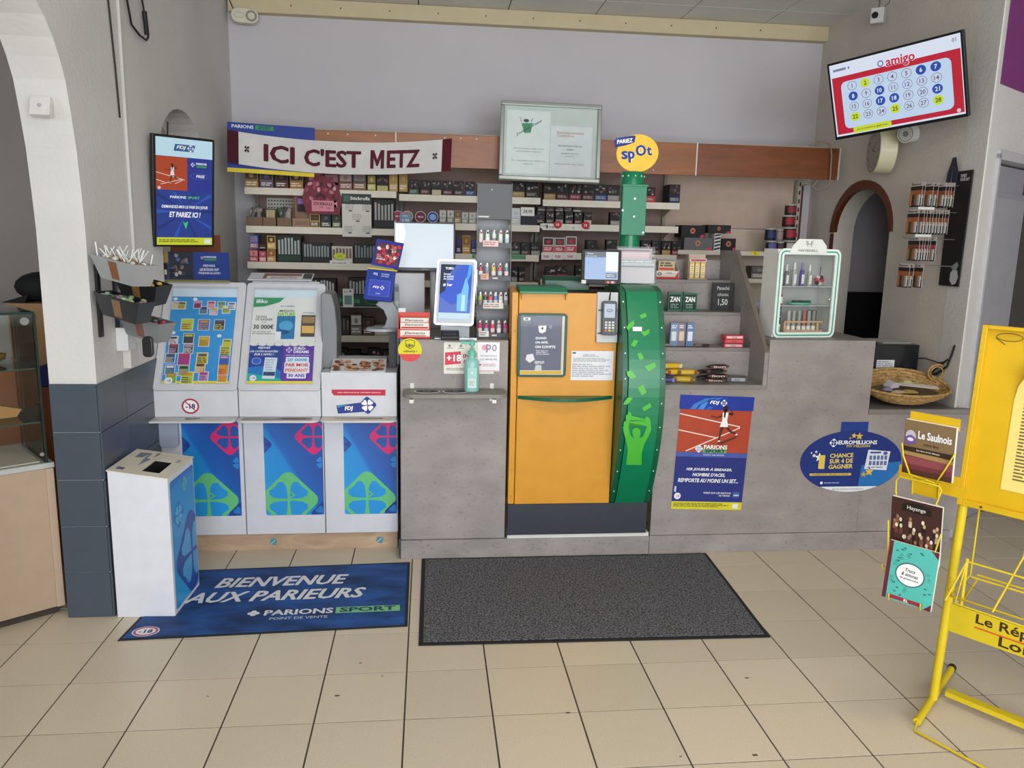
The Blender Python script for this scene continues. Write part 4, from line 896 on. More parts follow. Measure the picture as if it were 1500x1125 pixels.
# framed notice board
T = frame((.757, 5.06, 2.210), -3.5, -8, 1)
nb = thing('notice_board', 'silver framed glass notice case with a restaurant menu notice above the shelves', 'notice board', T)
W2, H2 = .318, .243
b = MB(T); b.box(-W2+.012, W2-.012, .006, .03, -H2+.012, H2-.012, 'cfd4d2/.5'); b.build('back_panel', nb)
for x0, x1, z0, z1 in ((-W2, W2, H2-.026, H2), (-W2, W2, -H2, -H2+.026), (-W2, -W2+.026, -H2+.027, H2-.027), (W2-.026, W2, -H2+.027, H2-.027)):
    b = MB(T); b.box(x0, x1, -.012, .032, z0, z1, 'aab0ae/.3/.7'); b.build('frame_rail', nb, bev=.005)
b = MB(T); b.box(-.275, -.004, .0045, .0055, -.20, .19, 'e4e8e8'); y = .0045
b.text("J'minute d'azur", -.135, .085, .018, y, '4a5a50', 3, w_=.19, rot=.55, shear=.2); b.poly([(-.185, .11), (-.115, .115), (-.125, .055), (-.165, .05)], y, '4f9a78', 1); b.ell(-.155, .128, .018, .011, y, '4a5e50', 1, 10); b.line(-.185, .115, -.195, .15, .004, y, 'c08a80', 1); b.line(-.125, .12, -.115, .145, .004, y, '4a5e50', 1)
b.text('Une boutique à découvrir', -.135, -.045, .012, y, '8f969a', 1, w_=.19); b.text('vous propose à emporter', -.135, -.063, .011, y, '8f969a', 1, w_=.16); b.text('Sur réservation par téléphone', -.135, -.120, .012, y, '8f969a', 1, w_=.21); b.text('auparavant', -.135, -.140, .011, y, '8f969a', 1)
b.build('left_sheet', nb)
b = MB(T); b.box(.002, .262, .0045, .0055, -.205, .105, 'e2e4e8'); y = .0045
b.text('Renseignements\nCuisinière', .125, .055, .034, y, 'c8968a', 1, w_=.17); b.text('DE VENDREDI SOIR AU', .125, -.018, .010, y, '787c84', 1, w_=.15, bold=.02); b.text('SAMEDI', .125, -.040, .010, y, '787c84', 1, bold=.02); b.text('À PARTIR DE 18 H', .125, -.064, .010, y, '787c84', 1, w_=.11, bold=.02); b.text('AU 06 00 00', .125, -.082, .008, y, '888c94', 1)
b.text('RÉSERVEZ PAR TÉL. 24H24', .125, -.130, .009, y, 'a08c88', 1, w_=.18); b.build('right_sheet', nb)
b = MB(T); b.box(-W2+.02, W2-.02, -.004, -.002, -H2+.02, H2-.02, 'glass'); b.build('glass_door', nb)
b = MB(T); b.cyl((0, -.018, -H2+.012), (0, -.012, -H2+.012), .006, '8a8c8a/.3/.8', n=10); b.build('lock', nb)
# ================================================================== BACK SHELVING
SY = 5.30
BAYS = [(-1.17, -.205, [1.896, 1.655, 1.427, 1.183, .951, .72], 'left'), (-.195, .74, [1.88, 1.701, 1.505, 1.323, 1.131, .95], 'middle'), (.75, 1.69, [1.871, 1.715, 1.524, 1.345, 1.15], 'right')]
for x0, x1, zs_, nm in BAYS:
    o = thing('shelving_bay', {'left': 'left bay of cream metal shelves under the scarf', 'middle': 'middle bay of cream metal shelves behind the white monitor', 'right': 'right bay of cream metal shelves behind the yellow kiosk'}[nm], 'shelving', ((x0+x1)/2, 5.5, 0), 'cream shelving bays')
    b = MB(); b.box(x0, x1, 5.655, 5.675, .08, 2.12, '8c766e/.7'); b.build('back_panel', o)
    for x in (x0, x1-.02):
        b = MB(); b.box(x, x+.02, 5.625, 5.654, 0, 2.10, '8c857a/.5'); b.build('upright', o)
    b = MB(); b.box(x0, x1, SY+.02, 5.62, 0, .10, 'b8ae9c/.5'); b.build('base', o)
    for z in zs_:
        b = MB(); b.box(x0+.003, x1-.003, SY+.004, 5.62, z-.02, z, 'cfc6b4/.5')
        s_ = b.build('shelf', o)
        b = MB(); b.box(x0+.003, x1-.003, SY-.008, SY+.003, z-.042, z+.002, 'ddd5c4/.45'); b.build('price_rail', s_, bev=.0015, seg=1) if False else b.build('price_rail', o, bev=.0015, seg=1)
        for x in (x0+.022, x1-.026):
            b = MB(); b.prism([(SY+.05, z-.021), (5.62, z-.021), (5.62, z-.09)], 0, x, x+.003, 'cfc6b4/.5'); b.build('shelf_bracket', o)
b = MB(); b.box(-1.10, -.72, 5.648, 5.654, 1.70, 1.85, 'd8d4c8/.5')
for i in range(19):
    for j in range(6): b.rect(-1.09+i*.0195, -1.082+i*.0195, 1.712+j*.023, 1.722+j*.023, 5.648, '2c2a2a', 1)
tag(b.build('pegboard_panel'), 'perforated cream panel behind the brown bins of the left bay', 'panel')
o = thing('end_shelving', 'short beige wall shelving with two shelves right of the bays', 'shelving', (2.07, 5.5, 0))
XU = AX(1163, 330, 5.62)
b = MB(); b.box(1.70, XU-.01, 5.655, 5.675, 1.20, 1.718, 'c8b9a8/.7'); b.build('back_panel', o)
b = MB(); b.box(1.70, XU-.01, 5.655, 5.675, 1.722, 2.12, 'bfa898/.7'); b.build('back_panel', o)
for z, x0 in ((1.562, 1.70), (1.375, 1.70), (1.16, 1.70)):
    b = MB(); b.box(x0, XU-.004, SY+.01, 5.65, z-.03, z, 'd8d0c2/.5'); b.build('shelf', o, bev=.001, seg=1)
b = MB(); b.box(XU, XU+.025, 5.60, 5.65, .0, 2.07, 'b8b0a4/.6'); b.build('upright', o)
b = MB()
for k in range(14): b.box(XU+.007, XU+.018, 5.5992, 5.600, 1.25+k*.06, 1.28+k*.06, '2a2826')
b.build('slots', o, kind='stuff')
b = MB(); b.box(XU+.05, XU+.07, 5.66, BW-.001, 1.3, 2.04, '5a3322/.6'); b.box(XU+.03, XU+.10, 5.62, BW-.001, 2.045, 2.07, 'b8aea0/.6'); tag(b.build('brown_conduit'), 'dark brown vertical conduit on the back wall right of the end shelving', 'conduit')
# ---- products
PROTO = {}
def product(name, key, fn, T, label, cat, group):
    """the first of a kind builds the mesh; others are copies that share it"""
    if key not in PROTO:
        b = MB(T); fn(b); o = b.build(name); PROTO[key] = o
    else:
        o = PROTO[key].copy(); COL.objects.link(o); o.matrix_world = T; ROOT[o.name] = T.copy()
    return tag(o, label, cat, group)
def carton(w_, h, d, c1, c2, c3, style):
    def fn(b):
        b.box(-w_/2, w_/2, 0, d, 0, h, c1)
        rnd = random.Random(hash((c1, c2, c3, style)) % 997 if False else sum(map(ord, c1+c2+c3))+style)
        if style == 0:      # tobacco pouch box: picture above, coloured band with name below
            b.rect(-w_*.46, w_*.46, 0, h*.34, 0, c2, 1)
            b.rect(-w_*.46, w_*.46, h*.40, h*.97, 0, '1e1c1f', 1)
            for k in range(7): x = rnd.uniform(-w_*.36, w_*.36); z = rnd.uniform(h*.50, h*.88); b.ell(x, z, w_*rnd.uniform(.05, .15), h*rnd.uniform(.03, .10), 0, rnd.choice([c3, '8a7c78', '5c5456', '3a3438', 'b8aaa4', '7c4a4a']), 2+k % 3, 7)
            b.lines(-w_*.38, w_*.38, h*.27, h*.10, 2, 0, 'b8b0ac', 2)
        elif style == 1:    # front open display carton
            b.rect(-w_*.47, w_*.47, h*.05, h*.42, 0, c2, 1); b.rect(-w_*.42, w_*.42, h*.5, h*.94, 0, c3, 1); b.ell(0, h*.7, w_*.18, h*.13, 0, c2, 2, 10); b.lines(-w_*.38, w_*.38, h*.36, h*.12, 2, 0, 'ece6dc', 2)
        elif style == 2:    # dark open box with slim tubes standing in it
            b.rect(-w_*.46, w_*.46, h*.06, h*.26, 0, c2, 1)
            n = max(3, int(w_/.02))
            for k in range(n):
                x = -w_*.40+w_*.8*k/(n-1); b.box(x-w_*.28/n, x+w_*.28/n, -.004, .0, h*.30, h*rnd.uniform(.80, .94), c3)
        elif style == 3:    # plain box with emblem
            b.ell(-w_*.02, h*.55, h*.22, h*.24, 0, c2, 1, 12); b.ell(-w_*.02, h*.55, h*.10, h*.11, 0, c3, 2, 8); b.poly([(w_*.30, 0), (w_*.48, h*.04), (w_*.45, h*.26), (w_*.32, h*.2)], 0, 'd83a6a', 1)
        elif style == 4:    # striped
            for k in range(5): b.poly([(-w_*.45, h*(.02+.2*k)), (w_*.45, h*(.10+.2*k) if k < 5 else h), (w_*.45, h*min(.98, .20+.2*k)), (-w_*.45, h*(.12+.2*k))], 0, c2, 1)
    return fn
COLN = {}
def row(desc, px0, px1, z, items, Y=SY+.012, group=None, gap=.006, cat='tobacco pack'):
    """items: (name, weight, h, depth, c1, c2, c3, style, look)"""
    xa, xb = AX(px0, 340, Y), AX(px1, 340, Y); xa, xb = at(px0, 0, 1, Y).x, xb
    # use the row's own height for the pixel column
    q = [at(px0, p, 1, Y) for p in range(240, 560, 4)]; xa = min(q, key=lambda v: abs(v.z-z-.04)).x
    q = [at(px1, p, 1, Y) for p in range(240, 560, 4)]; xb = min(q, key=lambda v: abs(v.z-z-.04)).x
    tot = sum(i[1] for i in items); x = xa
    for k, it in enumerate(items):
        nm, wt, h, d, c1, c2, c3, st, look = it
        w_ = (xb-xa)*wt/tot; cx = x+w_/2; x += w_
        if nm is None: continue
        if st == 9: continue
        key = (round(w_, 2), h, d, c1, c2, c3, st)
        lab = ('%s, %s %s' % (look, nth(k, len(items)), desc)) if len(items) > 1 else '%s %s' % (look, desc)
        product(nm, key, carton(max(.02, round(w_, 2)-gap), h, d, c1, c2, c3, st), frame((cx, Y+.006*random.random(), z+.0006), random.uniform(-2, 2)), lab, cat, group or 'packs '+desc)
P_ = 'tobacco_pack'
def packs(n, seed, h=.085, looks=None):
    rnd = random.Random(seed); out = []
    pal = [('241f22', 'a88a4a', 'gold banded tobacco pack'), ('1f1d22', '5a2a30', 'maroon banded tobacco pack'), ('232023', '32508c', 'blue banded tobacco pack'), ('201e20', '8c8a88', 'grey banded tobacco pack'), ('2a2224', '8a2c38', 'red banded tobacco pack'), ('222024', '3a6a54', 'green banded tobacco pack'), ('28232a', 'c8b89c', 'cream banded tobacco pack'), ('1e1c1e', '4a3a34', 'brown banded tobacco pack')]
    for i in range(n):
        c1, c2, l = pal[(looks[i] if looks else rnd.randrange(8))]
        out.append((P_, 1, h, .06, c1, c2, ['9a8078', '6a5a64', '7c6a5c', 'a89890'][rnd.randrange(4)], 0, l))
    return out
# left bay
row('on the top left shelf', 357, 445, 1.897, [('tobacco_tin', 1, .105, .10, '8a6c48', 'b08a50', '4c4438', 1, 'wood framed tobacco box with a gold label'), ('tobacco_tin', 1, .10, .10, '7a6450', '5c5878', '3c3a40', 1, 'wood framed tobacco box with a violet label'), ('tobacco_tin', 1, .10, .10, '4a3428', '5c3a2c', '2c2222', 1, 'wood framed dark brown tobacco box'), ('tobacco_tin', 1, .105, .10, '8c6a44', 'b4823c', '2c3038', 1, 'wood framed tobacco box with an orange label')], cat='box')
row('beside the red card on the top left shelf', 450, 497, 1.897, [('rolling_box', 1, .11, .10, '6a3038', 'a84a58', 'b87880', 1, 'red flowered carton'), ('rolling_box', 1, .10, .10, '5a2a34', '8a4450', '9c6a70', 1, 'dark red carton')], cat='box')
row('right of the red card on the top left shelf', 496, 537, 1.897, [('rolling_box', 1, .11, .10, '5c4448', '9a6a5c', 'a8908c', 1, 'brown patterned carton'), ('rolling_box', 1, .115, .10, '4a4444', '8c6a4a', '7c7a7c', 1, 'grey patterned carton')], cat='box')
row('in the amber top shelf group', 537, 598, 1.897, [('pouch_box', 1, .10, .10, '5a4a34', 'c8c060', 'a08a50', 1, 'yellow trimmed brown carton'), ('pouch_box', 1.2, .10, .10, '3c2c2e', 'c0b860', '6a4a4c', 0, 'dark carton with a yellow foot'), ('pouch_box', 1, .12, .10, 'b09054', 'c8a868', 'b89858', 1, 'amber carton'), ('pouch_box', 1, .12, .10, 'a88a50', 'bc9c5c', 'a8884c', 1, 'dull amber carton')], cat='box')
row('on top middle shelf left of dark board', 598, 697, 1.884, packs(6, 3, .09, [5, 1, 6, 1, 7, 2]))
row('on the top middle shelf right of the dark board', 750, 789, 1.884, packs(2, 5, .10, [0, 7]))
row('on the top right shelf', 796, 908, 1.875, packs(6, 6, .105, [0, 1, 4, 1, 2, 3]))
row('on the top right shelf beside the mast', 942, 961, 1.875, [(P_, 1, .10, .06, '8a2a30', 'b83a3c', '3c2428', 0, 'red and dark tobacco pack')])
row('at the right end of the top right shelf', 980, 997, 1.875, [('dark_carton', 1, .12, .16, '1f2126', '23305c', '5a5c64', 0, 'tall black and navy carton')], cat='box')
# red fan card with its ticket
T = frame((AX(472, 290, SY-.02), SY-.03, 1.74)); o = thing('red_card_display', 'red flowered cardboard display with a pink STICKROLLS price ticket', 'display', T)
b = MB(T); b.prism([(-.10, 0), (.11, .0), (.125, .10), (.10, .19), (.05, .215), (0, .25), (-.05, .215), (-.10, .19), (-.125, .10)], 1, 0, .004, '7a2c3c')
rnd = random.Random(2)
for k in range(36): x, z = rnd.uniform(-.10, .10), rnd.uniform(.02, .20); b.ell(x, z, .016, .011, 0, rnd.choice(['a8485c', '8c3444', '5a1c28', 'c07884', '442028', 'd0a0a4']), 1+k % 4, 7, rnd.random()*3)
b.build('card', o)
b = MB(T); b.box(-.065, .075, -.006, -.004, .018, .085, 'd88a98'); b.text('STICKROLLS', .005, .065, .020, -.006, '4a2830', 1, w_=.12, bold=.04); b.text('3,50', .04, .038, .013, -.006, '4a2830', 1); b.text('boîte', -.005, .045, .009, -.006, '4a2830', 1); b.build('price_ticket', o)
# brown bins with goods
for k, (xa, xb) in enumerate(((361, 384), (385, 404), (406, 427))):
    Y = SY+.012; x0, x1 = at(xa, 322, 1, Y).x, at(xb, 322, 1, Y).x
    o = thing('cardboard_bin', '%s brown cardboard bin of rolled cones on the second left shelf' % ['leftmost', 'middle', 'rightmost'][k], 'box', ((x0+x1)/2, Y, 1.6565), 'brown bins on the second shelf')
    b = MB(); t = .003
    b.box(x0, x1, Y, Y+t, 1.6565, 1.712, '7c6552/.8'); b.box(x0, x1, Y+.12, Y+.12+t, 1.6565, 1.77, '5c4638/.8'); b.box(x0, x0+t, Y+t, Y+.12, 1.6565, 1.715, '6c5544/.8'); b.box(x1-t, x1, Y+t, Y+.12, 1.6565, 1.715, '6c5544/.8'); b.box(x0+t, x1-t, Y+t, Y+.12, 1.6565, 1.66, '5c4638/.8'); b.build('bin', o)
    rnd = random.Random(k)
    b = MB()
    for j in range(5 if k != 1 else 3):
        x = x0+.015+(x1-x0-.03)*(j+.5)/(5 if k != 1 else 3)
        if k == 1: b.cyl((x, Y+.03, 1.665), (x+.004, Y+.035, 1.76), .008, 'b8a888', r1=.014, n=8)
        else: b.cyl((x, Y+.04+.02*(j % 2), 1.67), (x+rnd.uniform(-.03, .03), Y+.05, 1.735+rnd.random()*.05), .012, ['6a6468', 'a8a098', '4a4448', '3c6a54', '8c8480'][(j+k) % 5], r1=.018, n=8); b.ball((x, Y+.05, 1.74+.03*rnd.random()), .018, .016, .018, ['8a8486', '5c5458', 'b8b0a8', '4a7a60', '9c948c'][j], 8, 5)
    b.build('contents', o, kind='stuff')
T = frame((at(440, 322, 1, SY).x, SY+.012, 1.6565)); o = thing('cardboard_display', 'tall brown cardboard display with a purple and black front', 'display', T)
b = MB(T); b.box(-.052, .055, 0, .10, 0, .055, 'a0826a/.8'); b.box(-.052, .055, .08, .083, .055, .20, '9c7c66/.8'); b.prism([(.0, .055), (.08, .20), (.08, .055)], 0, -.052, -.049, '9c7c66/.8'); b.prism([(.02, .055), (.08, .20), (.08, .055)], 0, .052, .055, '9c7c66/.8'); b.rect(-.035, .045, .01, .04, 0, '8c6e5a', 1); b.build('box', o)
b = MB(T); b.box(-.025, .055, .05, .07, .10, .19, '2a2026'); b.rect(-.025, .055, .145, .188, .05, '7a4a9c', 1); b.lines(-.02, .05, .18, .15, 3, .05, 'c8a8dc', 2); b.build('purple_pack', o)
T = frame((at(415, 322, 1, SY).x, SY+.11, 1.715)); b = MB(T); b.poly([(0, .03), (.05, .07), (.08, .0)], 0, '8a6f5e', 1); b.prism([(-.01, .03), (.06, .085), (.085, .07), (.05, .02), (.08, -.03)], 1, 0, .003, '8a6f5e'); tag(b.build('folded_card_flap'), 'folded brown cardboard flap beside the purple display', 'card')
row('on the second left shelf, lower layer', 453, 500, 1.656, [('snack_pack', 1, .085, .07, 'c0a85a', '6a4a2c', '4a3a28', 1, 'yellow and brown carton'), ('snack_pack', 1, .085, .07, '20242c', '5a5c60', '34383c', 1, 'black carton'), ('snack_pack', .9, .085, .07, '4a5440', '6c7058', '2c3428', 1, 'olive carton')], cat='box')
row('on the second left shelf, upper layer', 452, 499, 1.743, [('snack_pack', 1, .08, .07, 'c8b05c', '7a5a34', '5c4a30', 1, 'yellow carton with dark prints'), ('snack_pack', 1, .09, .07, '24365a', '3c6a3c', '8cb04a', 1, 'navy carton with a green print'), ('snack_pack', .9, .08, .07, '9c3a38', 'b8504a', '5c2424', 1, 'red carton')], cat='box')
# white price poster hanging on the left bay
x0, x1, z0, z1 = AX(501, 315, SY-.012), AX(544, 315, SY-.012), AZ(522, 347, SY-.012), AZ(522, 284, SY-.012)
T = frame(((x0+x1)/2, SY-.012, (z0+z1)/2)); b = MB(T); w_, h = (x1-x0)/2, (z1-z0)/2
b.box(-w_, w_, 0, .0015, -h, h, 'd8d4cc'); b.rect(-w_, w_, h-.065, h, 0, '34403c', 1); b.rect(-w_+.01, -w_+.05, h-.05, h-.008, 0, '4a6a5a', 2); b.text('Stickrolls', .022, h-.028, .022, 0, 'e8e8e4', 2, w_=.125, bold=.03)
for px, pz in ((-.065, .055), (.045, .055), (-.02, -.01), (-.07, -.085), (.045, -.085)): b.lines(px, px+.055, pz+.02, pz-.02, 4, 0, '8c8c88', 1, t=.35); b.ell(px+.025, pz-.026, .014, .005, 0, '5c5c58', 1, 8); b.rect(px-.006, px-.004, pz-.02, pz+.02, 0, '6c6c68', 1)
tag(b.build('price_poster'), 'white price poster headed Stickrolls hanging on the left bay', 'poster')
row('beside the white Stickrolls poster', 547, 578, 1.656, [('black_display', 1, .185, .10, '1e1e20', '2c2c2e', 'a8a8a6', 2, 'tall black display of clear tubes')], cat='display')
# third shelf, left bay
row('on the third left shelf, lower layer', 365, 404, 1.428, [('gum_box', 1, .075, .07, 'a8384c', 'c05a68', 'd89098', 1, 'red gum box'), ('gum_box', .9, .07, .07, 'a04048', 'd89aa0', 'b86068', 1, 'red and pink gum box'), ('gum_box', 1, .08, .07, 'b07848', 'c89868', '8a5a34', 1, 'orange gum box')], cat='box')
row('on the third left shelf, upper layer', 365, 404, 1.511, [('gum_box', 1, .085, .07, '4a5a94', 'a87088', '7c84b0', 1, 'blue gum box'), ('gum_box', .9, .03, .07, '4c3420', '5c4028', '3a2818', 1, 'flat brown gum box'), ('gum_box', 1, .085, .07, 'c09848', 'd0b064', '4c3c20', 1, 'yellow gum box with a dark print')], cat='box')
row('on the third left shelf', 405, 552, 1.428, [('tube_display', 1.15, .17, .12, '202a26', '2c4434', 'a8b0ac', 2, 'tall dark green display of clear tubes'), ('tube_display', 1.35, .13, .12, '1e2022', '26282a', '8c9494', 2, 'black display of silver tubes'), ('tube_display', 1, .11, .12, 'c4c2b4', 'dad8cc', '7c5a60', 2, 'pale display with red and black tubes'), ('tube_display', 1.1, .13, .12, '1e2022', '2a2c2e', '7c8486', 2, 'black display of grey tubes')], cat='display')
for px, s_ in ((452, 'Stick'), (473, 'rolls')):
    pass
T = frame((AX(498, 375, SY-.01), SY-.012, 1.455)); b = MB(T); P = []
for i in range(24): a = 2*PI*i/24; r = 1 if i % 2 else .78; P.append((.046*r*math.cos(a), .024*r*math.sin(a)+.02))
b.prism(P, 1, 0, .001, 'c4d83a'); b.text('2,50', 0, .02, .016, 0, '6a7428', 1, bold=.02); b.box(-.066, .066, -.002, .001, -.040, -.008, 'e0ded6'); b.lines(-.05, .05, -.018, -.03, 1, -.002, '8c8a84', 1)
tag(b.build('star_price_tag'), 'neon yellow star price tag on the third shelf of the left bay', 'price tag')
# fourth shelf, left bay and below
row('on the fourth left shelf above the lottery stand', 365, 448, 1.184, [('snack_box', 1, .10, .08, '6a6c74', 'a8a8b4', '4c4a50', 1, 'grey carton'), ('snack_box', 1, .13, .08, '8a8890', 'a8a4ac', '74727c', 1, 'pale grey carton'), ('snack_box', .8, .13, .08, '3c4868', '5c6888', '2c3450', 1, 'slate blue carton'), ('snack_box', 1.2, .13, .08, '8c2434', 'a03444', '6c1c2a', 1, 'dark red carton'), ('snack_box', 1, .12, .08, 'a82c30', 'c85048', '4c2020', 1, 'bright red carton')], cat='box')
row('on the fourth left shelf', 450, 545, 1.184, [('black_box', 1.2, .14, .12, '17181a', '24262a', 'b8b8b8', 2, 'black carton with white lettering'), (None, .5, .1, .1, '', '', '', 9, ''), ('black_box', 1, .15, .12, '17181a', '202226', '9c9c9c', 2, 'black carton of vape pens')], cat='box')
T = frame((AX(517, 430, SY-.03), SY-.04, 1.150)); b = MB(T); b.box(-.19, .20, 0, .004, 0, .075, '1f4434'); b.text('Herbs', -.02, .04, .036, 0, '4a9c6c', 1, bold=.03, w_=.13); b.text('Green', -.13, .03, .022, 0, '3c7c58', 1); b.ring(.13, .04, .05, .026, .004, 0, '4a9c6c', 1)
b.T0 = T; tag(b.build('green_banner_card'), 'dark green card reading Herbs along the fourth left shelf', 'card')
T = frame((AX(510, 425, SY-.05), SY-.06, 1.146)); b = MB(T); b.box(-.034, .034, 0, .015, 0, .12, 'd8dcd8'); b.rect(-.024, .024, .018, .078, 0, '6a8c84', 1); b.ell(.015, .105, .006, .007, 0, '2c2c2c', 1, 8); b.lines(-.026, .0, .11, .095, 2, 0, '9c9c9c', 1); tag(b.build('white_box'), 'small upright white box with a green picture before the Herbs card', 'box')
row('on the fifth left shelf', 490, 572, .952, [('dark_jar', 1.2, .12, .08, '2a2826', '3c3834', '6a6258', 2, 'dark box of small tubes'), ('white_carton', 1, .14, .08, '5c5450', '8c8480', 'c8c4bc', 1, 'brown carton with a white flap'), ('brown_carton', .9, .12, .08, '4c3830', '6a4c3c', '3a2c26', 1, 'brown carton'), ('pale_tub', 1.3, .07, .08, 'b0a888', 'c4bc9c', '9c947c', 1, 'low cream tub')], cat='box')
row('on the sixth left shelf', 490, 572, .721, [('dark_pack', 1, .14, .08, '2a2028', '4c3a4c', '6c5468', 0, 'purplish black pack'), ('dark_pack', 1, .13, .08, '1c1c1e', '34343a', 'c8c4c0', 3, 'black pack with a white picture'), ('dark_pack', .5, .10, .08, '18181a', '202022', '28282a', 1, 'small black pack'), ('dark_pack', 1, .14, .08, '3a2028', '6a3440', '9c6a70', 0, 'maroon pack'), ('dark_pack', .8, .13, .08, '32202a', '5c3444', '7c5460', 0, 'plum pack')], cat='pack')
# second shelf, middle bay: round tins, white packs
for k, (px, c1, c2, t, lk) in enumerate(((583, 'a83a4c', 'e8d8d8', 'VELO', 'red and white'), (597, 'b87880', '5c3a44', '', 'pink and brown'), (616, '7a2844', 'e8e0e4', 'VELO', 'maroon'), (634, '1f4a94', '8cb4e0', '', 'blue'))):
    def fn(b, c1=c1, c2=c2, t=t):
        b.disc(0, .04, .036, .036, -.012, .012, 'e8e6e4', 24); b.ell(0, .04, .033, .033, -.012, c1, 1, 20); b.ell(0, .04, .022, .020, -.012, c2 if not t else c1, 2, 14)
        if t: b.text(t, 0, .04, .012, -.012, c2, 3, bold=.03)
    product('round_tin', ('tin', k), fn, frame((at(px, 315, 1, SY+.03).x, SY+.03, 1.703-.003)), '%s round pouch tin standing on edge behind the white monitor' % lk, 'tin', 'round tins on the second middle shelf')
T = frame((AX(594, 322, SY-.012), SY-.013, 1.69)); b = MB(T); b.box(-.038, .038, 0, .001, 0, .068, '7a94b4'); b.text('5,90', 0, .022, .024, 0, 'eef2f8', 1, bold=.03); b.text('PRIX', 0, .052, .012, 0, 'dfe6f0', 1); tag(b.build('blue_price_card'), 'pale blue price card reading 5,90 before the round tins', 'price tag')
row('behind the dark board on the second middle shelf', 643, 697, 1.702, [('white_pack', 1, .085, .05, 'a8a8a4', '9c9c98', 'c8c8c2', 1, 'grey white pack'), ('white_pack', 1, .085, .05, 'acaca6', '8c8c8a', 'c4c4be', 1, 'pale grey pack'), ('tan_pack', .9, .085, .07, '8c7a5c', 'a08c68', '6c5c44', 1, 'tan pack'), ('white_pack', 1, .075, .05, 'a4a49e', '90908c', 'bcbcb6', 1, 'dull white pack'), ('white_pack', .9, .075, .05, 'a8a8a2', '94948e', 'c0c0ba', 1, 'small white pack')], cat='pack')
row('on the second middle shelf right of the dark board', 748, 763, 1.702, [('white_box', 1, .11, .08, 'c8ccd0', 'bcc0c4', 'd0d4d8', 1, 'blank white carton')], cat='box')
T = frame((AX(773, 306, SY-.012), SY-.013, 1.79)); b = MB(T); b.box(-.045, .045, 0, .001, -.028, .028, 'e4e2dc'); b.text('28,90', 0, 0, .024, 0, '4c4c50', 1, shear=.2); tag(b.build('handwritten_price_card'), 'white handwritten price card 28,90 hanging under the top middle shelf', 'price tag')
b = MB(); b.box(AX(764, 320, SY+.01), AX(786, 320, SY+.01), SY+.005, SY+.009, 1.7035, 1.775, '1a1e2c'); tag(b.build('navy_card'), 'dark navy card standing below the handwritten 28,90 price card', 'card')
row('on the second right shelf', 785, 868, 1.716, packs(6, 21, .082, [7, 7, 3, 7, 1, 6]))
row('above on the second right shelf', 787, 852, 1.80, packs(5, 22, .025, [3, 7, 3, 7, 6]))
row('on the second right shelf by the mast', 893, 911, 1.716, packs(1, 23, .085, [3]))
row('on the third middle shelf beside the lighters', 748, 792, 1.506, packs(3, 24, .085, [5, 7, 3]))
row('on the third middle shelf left of the lighters', 668, 700, 1.506, [('purple_pack', .8, .10, .06, '2c2a5c', '4a3a7c', '3c3468', 1, 'violet pack'), ('yellow_pack', 1.3, .12, .06, 'a8865c', 'c0942c', '8a6434', 1, 'amber pack'), ('purple_pack', 1, .09, .06, '2c2450', '3c3070', '504888', 1, 'deep purple pack')], cat='pack')
row('on the third right shelf, red group', 795, 845, 1.525, [(P_, 1, .10, .06, 'c8c0bc', 'c02c3c', '3c3436', 1, 'white and red tobacco pack'), (P_, 1, .10, .06, 'ccc4c0', 'b82838', '544a4a', 1, 'red and white tobacco pack'), (P_, 1, .11, .06, 'd0c8c4', 'c43240', '6a4a4a', 1, 'white tobacco pack with a red band')])
row('on the third right shelf', 859, 875, 1.525, packs(1, 26, .09, [7]))
row('on the third right shelf before the mast', 887, 905, 1.525, packs(1, 27, .095, [3]))
row('on the third right shelf right of the mast', 939, 998, 1.525, packs(4, 28, .095, [3, 7, 0, 4]))
row('on the fourth middle shelf', 748, 770, 1.324, packs(2, 29, .10, [3, 7]))
row('on the fourth right shelf, red group', 799, 832, 1.346, [(P_, 1, .085, .06, '2c2628', 'b82c38', '8c7c78', 0, 'black and red tobacco pack'), (P_, 1, .095, .06, '4a4244', 'b03038', 'c8c0b8', 0, 'grey and red tobacco pack')])
row('on the fourth right shelf behind the monitor', 842, 862, 1.346, packs(1, 31, .095, [3]))
# price tags on the rails
def ptag(px, py, w_, h, c, t, tc, lab, Y=SY-.0085):
    T = frame((AX(px, py, Y), Y, AZ(px, py, Y))); b = MB(T); b.box(-w_/2, w_/2, -.0008, 0, -h/2, h/2, c)
    if t: b.text(t, 0, 0, h*.5, -.0008, tc, 1, bold=.02)
    tag(b.build('price_tag'), lab, 'price tag', 'shelf price tags')
for px, py, w_, t, l in ((797, 331, .05, '11,20', 'white price ticket under the second right shelf, leftmost'), (808, 333, .07, '10,90', 'white price ticket with red round mark, second right shelf'), (840, 334, .06, '12', 'white price ticket in the middle of the second right shelf'), (860, 335, .05, '10,60', 'white price ticket by the second red mark, second right shelf')): ptag(px, py, w_, .03, 'e4e0d8', t, '4a4444', l)
for px, py, l in ((817, 329, 'left round red price mark on the second right shelf'), (858, 330, 'right round red price mark on the second right shelf')):
    T = frame((AX(px, py, SY-.012), SY-.011, AZ(px, py, SY-.012))); b = MB(T); b.disc(0, 0, .028, .026, -.001, 0, 'b82c3a', 16); b.text('10', 0, 0, .018, -.001, 'f0dcdc', 1, bold=.03); tag(b.build('round_price_mark'), l, 'price tag')
ptag(731, 376, .36, .028, '5c9470', 'PROMOTION', 'dfeae2', 'long green price strip on the third middle rail'); 
for px, l in ((760, 'left'), (778, 'right')): ptag(px, 418, .055, .03, 'd8d6d0', '8,10', '4a4a4a', '%s white ticket on the fourth middle rail' % l)
